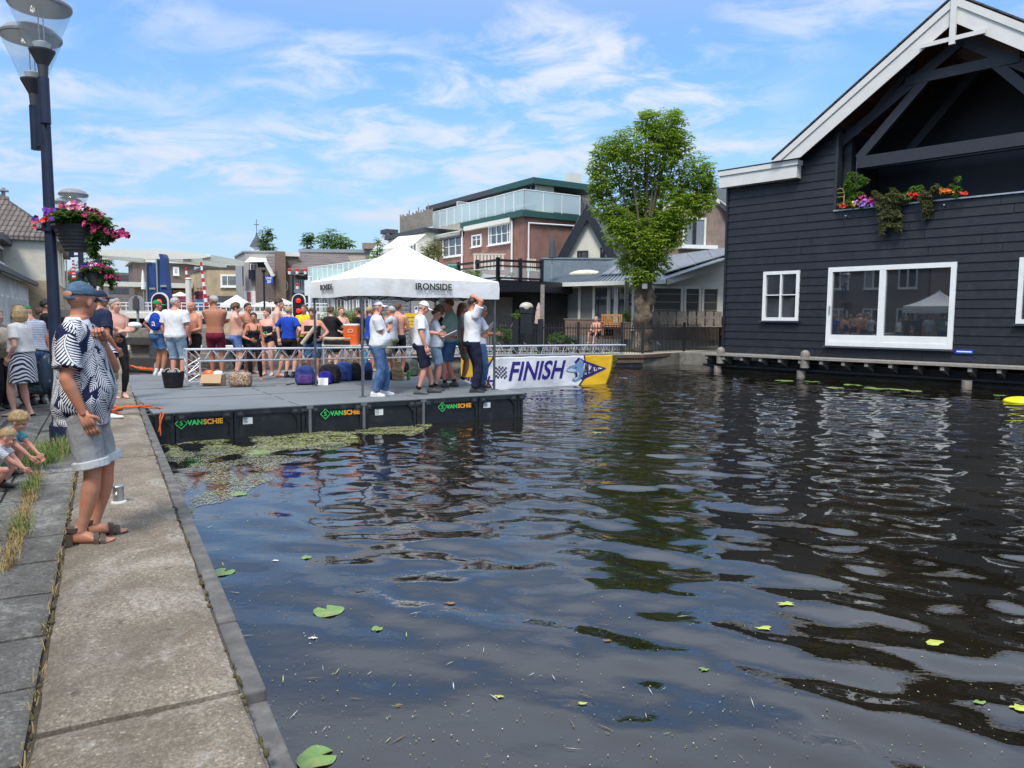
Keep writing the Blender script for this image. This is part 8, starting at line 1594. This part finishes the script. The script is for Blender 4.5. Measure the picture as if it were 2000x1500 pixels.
for bx in ((-w_, w_, 0, .006, 0, h_), (-w_, w_, d_, d_ + .006, 0, h_), (-w_, -w_ + .006, .006, d_, 0, h_), (w_ - .006, w_, .006, d_, 0, h_), (-w_, w_, 0, d_, -.0, .006)): b.box(*bx)
b.build('box_body', CARD, t); b = mb(); b.slab([(-w_, -.002, h_), (w_, -.002, h_), (w_, -.10, h_ * .28), (-w_, -.10, h_ * .28)], (0, -.005, 0)); b.slab([(-w_, 0, h_), (-w_ - .08, 0, h_ * .7), (-w_ - .08, d_, h_ * .7), (-w_, d_, h_)], (0, 0, .005)); b.build('flap', CARD, t)
b = mb(); rbox(b, (-.1, .1, h_), (.13, .09, .10), 2.2); rr_ = b; queue(b, 'orange_bag', [mat('orange_plastic', (.80, .14, .02), .4)], t, .014, 1, wrinkle(.012, 3, 40)); b = mb(); rbox(b, (.12, .1, h_), (.13, .08, .08), 2.2); queue(b, 'white_bag', [WHITE], t, .014, 1, wrinkle(.012, 5, 40))
def leopard():
    t = NT('leopard_cloth'); v = t.co('Object'); vo = t.n('ShaderNodeTexVoronoi'); t.put(vo.inputs['Vector'], v); vo.inputs['Scale'].default_value = 34; r = t.ramp(vo.outputs['Distance'], .25, .32); r2 = t.ramp(vo.outputs['Distance'], .55, .48); t.set(col=t.mix(t.math('MULTIPLY', r, r2), (.48, .34, .23), (.05, .025, .015)), rough=.7); return t.m
t, k = prop('handbag', 'leopard print handbag standing on the grey deck', 'handbag', 470, 755); b = mb(); w_ = 22 * k; rbox(b, (-w_ * .42, 0, .17), (w_ * .60, .13, .175), 3.4); rbox(b, (w_ * .42, 0, .17), (w_ * .60, .13, .175), 3.4); queue(b, 'bag_body', [leopard()], t, .012, 1, wrinkle(.005, 2, 18)); b = mb(); b.tube([(-w_ * .5, 0, .33), (-w_ * .4, -.08, .40), (-w_ * .05, -.1, .36)], .01, 6); b.build('handle', SHBR, t)
t, k = prop('paper_bag', 'crumpled brown paper bag behind the jeans', 'bag', 777, 742); b = mb(); h_ = 36 * k; w_ = 10 * k; b.ring([[(w_ * s_x * q_ * (1 + .08 * math.sin(5 * z + s_x)), .09 * s_y * q_, z) for s_x, s_y in ((-1, -1), (0, -1.1), (1, -1), (1, 0), (1, 1), (0, 1), (-1, 1), (-1.05, 0))] for z, q_ in ((0, 1), (h_ * .3, 1.05), (h_ * .55, .98), (h_ * .75, .6), (h_ * .9, .45), (h_, .62))][::-1]); queue(b, 'bag_body', [CARD], t, .012, 1, wrinkle(.008, 9, 50))
t, k = prop('drink_can', 'green drink can beside the brown paper bag', 'can', 798, 742); b = mb(); b.lathe([(0, 0), (.045, 0), (.05, .02), (.05, .22), (.04, .24), (0, .24)], n=16); b.build('can_body', paint('can_green', (.10, .45, .08), .3), t)
t, k = prop('water_bottle', 'clear water bottle on the timber at the platform corner', 'bottle', 304, 724); b = mb(); b.lathe([(0, 0), (.045, 0), (.045, .17), (.02, .22), (.02, .25), (0, .25)], n=14); b.build('bottle_body', clear('plastic_bottle'), t)
# folding table, orange cooler, tray
qt = ground(672, 734, PZ); t = thing('folding_table', 'folding table behind the truss with cooler and tray', 'table', qt); zt_ = at(672, 673, qt.y).z - PZ; k = qt.y / F
b = mb(); b.box(-42 * k, 42 * k, -.3, .3, zt_ - .03, zt_); b.build('table_top', CREAMP, t)
for sx_ in (-1, 1):
    for sy in (-1, 1): b = mb(); b.tube([(sx_ * 38 * k, sy * .25, 0), (sx_ * 34 * k, sy * .25, zt_ - .03)], .014, 6); b.build('leg', GREYP, t)
qo = V(at(687, 672, qt.y).x, qt.y, PZ + zt_); t = thing('drink_cooler', 'orange insulated drink cooler with a white lid on the table', 'cooler', qo); OC = paint('cooler_orange', (.80, .13, .02), .4)
hh_ = 37 * k; rr_ = 15 * k; b = mb(); b.ring([sring(V(0, 0, z), r_, r_ * .85, 24, 4) for z, r_ in ((hh_, rr_), (hh_ * .56, rr_), (hh_ * .54, rr_ * .97), (hh_ * .5, rr_), (hh_ * .3, rr_ * .98), (.02, rr_ * .95), (0, rr_ * .9))]); b.build('cooler_body', OC, t); b = mb(); b.ring([sring(V(0, 0, z), r_, r_ * .85, 24, 4) for z, r_ in ((hh_ + .05, rr_ * .9), (hh_ + .04, rr_ * 1.02), (hh_ + .002, rr_ * 1.02))]); b.build('lid', WHITE, t)
b = mb(); y_ = -rr_ * .87; [b.bar((x0, y_, z0), (x1, y_, z1), .012, .02, 0, (0, 1, 0)) for x0, z0, x1, z1 in ((-.05, hh_ * .66, .07, hh_ * .66), (-.05, hh_ * .8, .07, hh_ * .8), (-.05, hh_ * .66, -.05, hh_ * .8), (.07, hh_ * .66, .07, hh_ * .8))]; b.build('handle', WHITE, t)
qo = V(at(662, 673, qt.y).x - .0, qt.y - .12, PZ + zt_ + .002); t = thing('black_tray', 'black crate with a rolled beige cloth on the table', 'crate', qo); b = mb(); b.box(-25 * k, 24 * k, -.16, .14, 0, .12); b.build('crate_body', BPK, t, bevel=.01); b = mb(); b.tube([(-30 * k, 0, .17), (-12 * k, .02, .15), (8 * k, 0, .16), (26 * k, -.02, .18)], [.05, .06, .05, .055], 10); queue(b, 'rolled_cloth', [cloth('beige_cloth_roll', (.50, .42, .31))], t, .012, 1, wrinkle(.006, 4, 40))
# things in hands
def held(name, label, cat, p0, p1, r, m, yoff=0):
    b = mb(); c = (p0 + p1) / 2; b.tube([p0 - c, p1 - c], r, 16); o = b.build(name, m); o.location = c; return tag(o, label, cat)
qy = ground(612, 741, PZ).y - .28; held('rolled_mat', 'rolled beige mat held under the arm of the woman in the black tank top', 'mat', at(590, 672, qy), at(619, 634, qy), .055, cloth('mat_beige', (.55, .47, .35)))
def sheet(label, pts, Y, dz=.0, group='score sheets'):
    P4 = [at(x, y, Y + dy) for x, y, dy in pts]; c = sum(P4, V(0, 0, 0)) / 4; b = mb(); b.slab([p - c for p in P4], (0, 0, .008)); o = b.build('clipboard', WHITE); o.location = c; b = mb(); b.slab([(p - c) * 1.03 + V(0, 0, -.008) for p in P4], (0, 0, .006)); f = b.build('board', LBL, o); return tag(o, label, 'clipboard', group)
yo = ground(850, 762, PZ).y; sheet('score sheet board held by the grey haired official woman', ((841, 652, -.1), (867, 636, -.1), (870, 639, .15), (846, 655, .15)), yo - .15)
sheet('large white score sheet held in front of the mint green shirt', ((864, 658, -.25), (892, 645, -.25), (894, 650, .1), (868, 664, .1)), yo - .1); sheet('tilted white clipboard held at the right tent leg', ((943, 652, -.1), (966, 625, -.1), (969, 631, .15), (948, 656, .15)), ground(938, 757, PZ).y - .15)
q = at(303, 628, ground(311, 733, PZ).y - .28); b = mb(); rbox(b, (0, 0, 0), (.17, .10, .25), 2.6, fn=lambda p: V(p.x * (1 - .35 * max(0, p.z / .25)), p.y, p.z)); t = thing('drawstring_bag', 'bright blue drawstring bag on the back of the person in the green cap', 'bag', q); queue(b, 'bag_body', [CROYAL], t, .012, 1, wrinkle(.006, 2, 30)); b = mb(); b.join(text_mb('a', .26, 0), Matrix.Translation((.0, -.105, -.04)) @ STAND); b.build('lettering', WHITE, t, fix=False)
# pink print on the black shirt, wing print on the blue shirt
q = at(652, 629, ground(648, 728, PZ).y - .17); t = mb(); [t.bar((-.13, 0, .07 - i * .055), (.15, .0, .10 - i * .055), .012, .028 - .004 * i) for i in range(3)]; [t.bar((-.11 + j * .05, 0, .06), (-.09 + j * .05, 0, .0 - .03 * (j % 2)), .012, .018) for j in range(5)]
# yellow kayak and marker behind the truss, life ring rope
t = thing('kayak', 'yellow kayak lying in the water behind the bags under the tent', 'kayak', ground(790, 712, WZ)); b = mb(); b.ring([[((-1.7 + 3.4 * i / 10), .30 * math.sin(PI * i / 10) * math.cos(a) , .22 + .2 * math.sin(a) * (.3 + math.sin(PI * i / 10)) * .7) for a in [2 * PI * j / 12 for j in range(12)]] for i in range(11)]); b.build('hull', paint('kayak_yellow', (.85, .65, .02), .35), t, smooth=True); b = mb(); b.ell((0, 0, .36), (.4, .2, .06)); b.build('seat_opening', BLACKP, t)
# scooter and tote at the left edge
SCB = paint('scooter_blue', (.03, .055, .085), .3); q = ground(68, 797, -.05); t = thing('motor_scooter', 'dark blue motor scooter parked behind the blond woman', 'scooter', (q.x, q.y + .2, -.05), R(-35))
for x in (-.62, .62): b = mb(); b.lathe([(.14, -.05), (.22, -.055), (.25, 0), (.22, .055), (.14, .05)], n=24); MM = Matrix.Translation((x, 0, .25)) @ Matrix.Rotation(PI / 2, 4, 'X'); b.v = [tuple(MM @ Vector(v)) for v in b.v]; f = b.build('wheel', RUB, t); b = mb(); b.lathe([(0, -.03), (.14, -.03), (.14, .03), (0, .03)], n=20); b.v = [tuple(MM @ Vector(v)) for v in b.v]; b.build('rim', STEEL, f)
b = mb(); rbox(b, (-.42, 0, .52), (.42, .17, .20), 2.6); rbox(b, (.0, 0, .30), (.35, .15, .07), 3); rbox(b, (.42, 0, .62), (.10, .20, .38), 2.5); rbox(b, (.55, 0, .42), (.2, .09, .10), 2.2); queue(b, 'body_shell', [SCB], t, .018, 3); b = mb(); rbox(b, (-.40, 0, .77), (.40, .15, .07), 2.6); b.build('saddle', BPK, t, smooth=True); b = mb(); b.tube([(.45, -.32, 1.08), (.42, 0, 1.02), (.45, .32, 1.08)], .018, 8); b.tube([(.42, 0, .9), (.42, 0, 1.03)], .03, 8); b.build('handlebar', BLACKP, t); b = mb(); b.ell((.54, 0, .86), (.05, .09, .09)); b.build('headlight', CLEARG, t, smooth=True); b = mb(); b.tube([(0, .1, .2), (-.08, .22, .0)], .014, 6); b.build('kickstand', STEEL, t)
q = ground(4, 800, -.05); b = mb(); rbox(b, (0, 0, 0), (.16, .24, .20), 2.5); t = thing('tote_bag', 'beige canvas tote bag at the very left edge', 'bag', at(3, 662, q.y - .35)); queue(b, 'bag_body', [cloth('canvas_tote', (.52, .44, .32), .15)], t, .014, 2, wrinkle(.01, 3, 20))
q = ground(226, 800, 0); t = thing('white_shoe', 'white sneaker standing on the quay beside the orange rope', 'shoe', ground(222, 818, 0)); b = mb(); rr_ = [[((hw) * math.cos(2 * PI * i / 14), y, max(0, .03 + hh_ * math.sin(2 * PI * i / 14))) for i in range(14)] for y, hw, hh_ in ((-.13, .02, .02), (-.11, .04, .05), (-.03, .042, .055), (.06, .045, .03), (.13, .04, .02), (.15, .015, .01))]; b.ring(rr_); o = b.build('shoe_upper', SHW, t, smooth=True); t.rotation_euler = (0, 0, -1.4)
# steel mooring pin on the coping
q = ground(232, 981, 0); t = thing('mooring_pin', 'short steel mooring pin on a plate on the quay coping', 'mooring pin', q); b = mb(); b.lathe([(0, .012), (.044, .012), (.044, .145), (.040, .15), (0, .15)], n=24); b.build('pin', STEEL, t, smooth=False); b = mb(); b.lathe([(0, 0), (.066, .0), (.062, .012), (.046, .018), (.044, .012), (0, .012)], n=16); b.build('base_plate', CREAMP, t); b = mb(); b.tube([(0, -.045, .07), (.0, -.085, .085)], .008, 6); b.build('cross_peg', STEEL, t)
finish_people()
# ================================================================ WATER PLANTS, FLOATING BITS, GRASS
LILY = mat('lily_leaf', (.16, .27, .06), .4, var=.25, scale=14, bump=.2, bscale=30, dirt=(.32, .30, .10), dscale=5); rl = random.Random(11)
def lily(x, y, rpx, lab=None, many=False):
    q = ground(x, y, WZ); r_ = rpx * (q - CP).length / F; b = mb(); n = 22; a0 = rl.random() * 6; cut = rl.randint(0, n - 1); vs = [(0, 0, 0)]
    for i in range(n): a = a0 + 2 * PI * i / n; rr_ = r_ * (1 + .06 * math.sin(3 * a + x) + .04 * rl.random()) * (.25 if i == cut else 1); vs.append((rr_ * math.cos(a), rr_ * math.sin(a), .004 * math.sin(4 * a)))
    m_ = len(vs); b.add([(v[0], v[1], v[2]) for v in vs] + [(v[0], v[1], v[2] - .003) for v in vs], [(0, 1 + i, 1 + (i + 1) % n) for i in range(n)] + [(m_, m_ + 1 + (i + 1) % n, m_ + 1 + i) for i in range(n)] + [(1 + i, m_ + 1 + i, m_ + 1 + (i + 1) % n, 1 + (i + 1) % n) for i in range(n)])
    o = b.build('lily_pad', LILY, smooth=False); o.location = (q.x, q.y, wh(q.x, q.y) + .008); return tag(o, lab, 'lily pad', 'lily pads on the canal')
for x, y, r_, lab in ((434, 1118, 20, 'round lily pad close to the quay trim, beside the sandals'), (641, 1192, 27, 'notched lily pad in the lower left water, largest away from the quay'), (618, 1482, 32, 'big pale lily pad cut by the bottom edge of the picture'), (736, 1228, 10, 'small lily pad right of the notched one'), (466, 966, 14, 'dull green lily pad in the scum near the quay'), (506, 884, 20, 'lily pad on the algae below the first green orange lettering'), (598, 1088, 9, 'tiny lily pad above the notched one'), (1532, 744, 16, 'flat lily pad left of the ochre topped post'), (1585, 745, 13, 'flat lily pad under the ochre topped post'), (1632, 758, 15, 'lily pad left in the patch below the big window'), (1668, 752, 18, 'lily pad upper left in the patch below the big window'), (1712, 758, 22, 'widest lily pad in the patch below the big window'), (1756, 761, 15, 'lily pad right of the widest one below the big window'), (1785, 764, 13, 'outermost right lily pad of the patch below the big window'), (1400, 724, 10, 'lily pad at the left corner of the house deck'), (1165, 846, 9, 'single lily pad in open water below the banner'), (1955, 772, 10, 'lily pad near the yellow buoy')): lily(x, y, r_, lab)
LY = mat('yellow_leaf', (.42, .46, .08), .5, var=.3, scale=20); LBRN = mat('brown_leaf', (.20, .12, .05), .6, var=.3)
def leafbit(x, y, rpx, m, lab):
    q = ground(x, y, WZ); s_ = rpx * (q - CP).length / F; b = mb(); n = 13; a0 = rl.random() * 6; rd = [s_ * (.35 + .6 * rl.random() ** 1.3) for _ in range(n)]; vs = [(0, 0, .003)] + [(rd[i] * math.cos(a0 + 2 * PI * i / n), rd[i] * .6 * math.sin(a0 + 2 * PI * i / n), .002 * (i % 2)) for i in range(n)]
    b.add(vs, [(0, 1 + i, 1 + (i + 1) % n) for i in range(n)]); o = b.build('floating_leaf', m); o.location = (q.x, q.y, wh(q.x, q.y) + .006); tag(o, lab, 'leaf', 'leaves floating on the canal')
for x, y, r_, m_, lab in ((1535, 1180, 20, LY, 'bright yellow green leaf cluster in the dark reflection, upper of two'), (1493, 1226, 22, LY, 'bright green leaf lying below and left of the upper leaf cluster'), (1822, 1260, 30, LY, 'large yellow green leaf at the right in the dark reflection'), (1376, 1308, 14, LILY, 'pale green leaf in the middle of the lower water'), (976, 1363, 12, LY, 'beige yellow leaf at the bottom centre'), (1138, 1375, 11, LY, 'small yellow leaf right of the beige one at the bottom'), (1990, 1385, 26, LY, 'yellow leaf at the lower right edge'), (1912, 1372, 14, LILY, 'green leaf left of the yellow one at the lower right edge'), (1188, 1254, 12, LBRN, 'reddish brown leaf in the lower middle'), (778, 1380, 10, LBRN, 'orange brown leaf at the lower left'), (538, 1097, 10, LBL if False else CREAMP, 'white feather like leaf near the quay'), (612, 1248, 10, CREAMP, 'thin white leaf below the notched lily pad'), (880, 1178, 16, LBRN, 'dark weed clump beside a ripple in the centre left')): leafbit(x, y, r_, m_, lab)
def flecks(name, label, gen, n, s0, s1, m, seed, asp=.6, zo=.010):
    r_ = random.Random(seed); b = mb(); k = 0
    while k < n:
        p = gen(r_)
        if p is None: continue
        s_ = s0 * (s1 / s0) ** r_.random(); a = r_.random() * 6.28; c, s = math.cos(a) * s_, math.sin(a) * s_; q_ = asp * (.4 + r_.random()); x, y = p; z = wh(x, y) + zo * .5 + .003 * r_.random()
        b.v += [(x - c, y - s, z), (x + s * q_, y - c * q_, z), (x + c * (.6 + .5 * r_.random()), y + s, z), (x - s * q_, y + c * q_, z)]; i = len(b.v); b.f.append((i - 4, i - 3, i - 2, i - 1)); b.m.append(r_.randrange(len(m))); k += 1
    o = b.build(name, m, fix=False); return tag(o, label, None, None, 'stuff')
ALG = [mat('algae_green', (.22, .27, .05), .7, var=.4), mat('algae_olive', (.20, .185, .08), .8, var=.4), mat('algae_grey', (.32, .31, .26), .8, var=.3), mat('algae_brown', (.09, .065, .035), .8, var=.4)]
def inpoly(x, y, P_):
    c = False; j = len(P_) - 1
    for i in range(len(P_)):
        if (P_[i][1] > y) != (P_[j][1] > y) and x < (P_[j][0] - P_[i][0]) * (y - P_[i][1]) / (P_[j][1] - P_[i][1]) + P_[i][0]: c = not c
        j = i
    return c
gp = lambda *pts: [tuple(ground(x, y, WZ).xy) for x, y in pts]
AP1 = gp((318, 869), (560, 850), (700, 838), (840, 828), (835, 842), (780, 858), (690, 862), (600, 872), (470, 888), (330, 893)); AP2 = gp((322, 880), (600, 870), (700, 860), (650, 880), (560, 905), (500, 945), (420, 985), (375, 1010), (345, 950))
def gen(P_, fr=1.6, th=.0):
    x0, x1 = min(p[0] for p in P_), max(p[0] for p in P_); y0, y1 = min(p[1] for p in P_), max(p[1] for p in P_)
    def g(r_):
        x, y = r_.uniform(x0, x1), r_.uniform(y0, y1)
        if not inpoly(x + .3 * noise.noise(Vector((x * 2, y * 2, 0))), y + .3 * noise.noise(Vector((x * 2, y * 2, 9))), P_) or noise.noise(Vector((x * fr, y * fr * .6, 3))) < th - .25 * r_.random(): return None
        if x - (.657 - .547 * y) < .06: return None
        return x, y
    return g
flecks('algae_mat', 'green brown algae and weed floating against the platform', gen(AP1, 1.8, .0), 10000, .010, .045, [ALG[0], ALG[0], ALG[1], ALG[1], ALG[3], ALG[2]], 1)
flecks('scum_film', 'thin grey green scum with bits of weed beside the quay', gen(AP2, 2.2, .0), 15000, .006, .026, [ALG[2], ALG[2], ALG[1], ALG[2], ALG[0]], 2, asp=.35)
def gfree(r_):
    px__, py__ = r_.uniform(330, 2000), 860 + 640 * r_.random() ** .7; q = ground(px__, py__, WZ); d = q.x - (.657 - .547 * q.y)
    if d < .1 or r_.random() > .25 + .9 * math.exp(-d / 2.2): return None
    return q.x, q.y
flecks('floating_specks', 'small pale specks and plant bits drifting on the canal', gfree, 1100, .0025, .008, [BANKW, LY, ALG[2], LBRN, ALG[0], CREAMP], 4, zo=.012)
def gstalk(r_):
    px__, py__ = r_.uniform(340, 1500), r_.uniform(900, 1480); q = ground(px__, py__, WZ); d = q.x - (.657 - .547 * q.y); return (q.x, q.y) if d > .15 and r_.random() < math.exp(-d / 2.5) else None
flecks('floating_stalks', 'thin straws floating on the canal', gstalk, 90, .02, .07, [LY, LBRN, CREAMP], 6, asp=.05, zo=.013)
def blades(name, label, spots, m, seed):
    r_ = random.Random(seed); b = mb()
    for (u, v, n, h_, sp_) in spots:
        for _ in range(n):
            x, y = u + r_.gauss(0, sp_[0]), v + r_.gauss(0, sp_[1]); hh_ = h_ * (.5 + r_.random()); a = r_.random() * 6.28; w_ = .0035; lx, ly = math.cos(a) * hh_ * (.3 + .7 * r_.random()), math.sin(a) * hh_ * .7; c, s = math.cos(a + 1.57) * w_, math.sin(a + 1.57) * w_; z = -.06
            b.v += [(x - c, y - s, z), (x + c, y + s, z), (x + lx * .5 + c * .6, y + ly * .5 + s * .6, z + hh_ * .75), (x + lx * .5 - c * .6, y + ly * .5 - s * .6, z + hh_ * .75), (x + lx, y + ly, z + hh_ * (.9 if r_.random() < .6 else .5))]; i = len(b.v); b.f += [(i - 5, i - 4, i - 3, i - 2), (i - 2, i - 3, i - 1)]; b.m += [0, 0]
    o = b.build(name, m, QR, fix=False); o.parent = None; o.location = QR.location; o.rotation_euler = QR.rotation_euler; return tag(o, label, None, None, 'stuff')
GRS = mat('grass_green', (.17, .24, .05), .6, var=.4, scale=12); GRD = mat('grass_dry', (.42, .30, .12), .7, var=.3, scale=12)
gq = lambda x, y: qloc(x, y, -.05); g1_, g2_, g3_, g4_ = gq(108, 885), gq(80, 905), gq(62, 960), gq(38, 1035)
blades('grass', 'green grass growing in the paving joint behind the man in the leaf shirt', [(g1_.x, g1_.y, 420, .17, (.16, .12)), (g2_.x, g2_.y, 460, .18, (.2, .10)), (g3_.x, g3_.y, 160, .13, (.18, .03)), (g4_.x, g4_.y, 140, .10, (.14, .03))], GRS, 3)
ln = [(g3_.lerp(g4_, t / 6)) for t in range(-3, 11)]; blades('dry_grass', 'dry straw coloured grass along the paving joints', [(p.x, p.y, 80, .08, (.09, .028)) for p in ln] + [(u * .23, .90, 4 if (int(u * 7) % 3) else 14, .05, (.07, .012)) for u in range(8, 60)] + [(g1_.x, g1_.y, 160, .15, (.2, .14))], GRD, 5)
MOSS = mat('moss', (.085, .07, .025), .95, var=.5, scale=30, bump=1, bscale=60); b = mb(); r_ = random.Random(9)
for _ in range(420):
    u = r_.random() ** 1.4 * 24 + 1.5; v = (.108 if r_.random() < .45 else .885) + r_.gauss(0, .006); 
    if noise.noise(Vector((u * 1.7, v * 9, 0))) < -.05: continue
    b.ell((u, v, -.014), (.010 + .022 * r_.random(), .006 + .008 * r_.random(), .006 + .010 * r_.random()), 0, 6, 4)
o = b.build('moss', MOSS, smooth=True); o.location = QR.location; o.rotation_euler = QR.rotation_euler; tag(o, 'brown moss cushions in the joints along the coping', None, None, 'stuff')
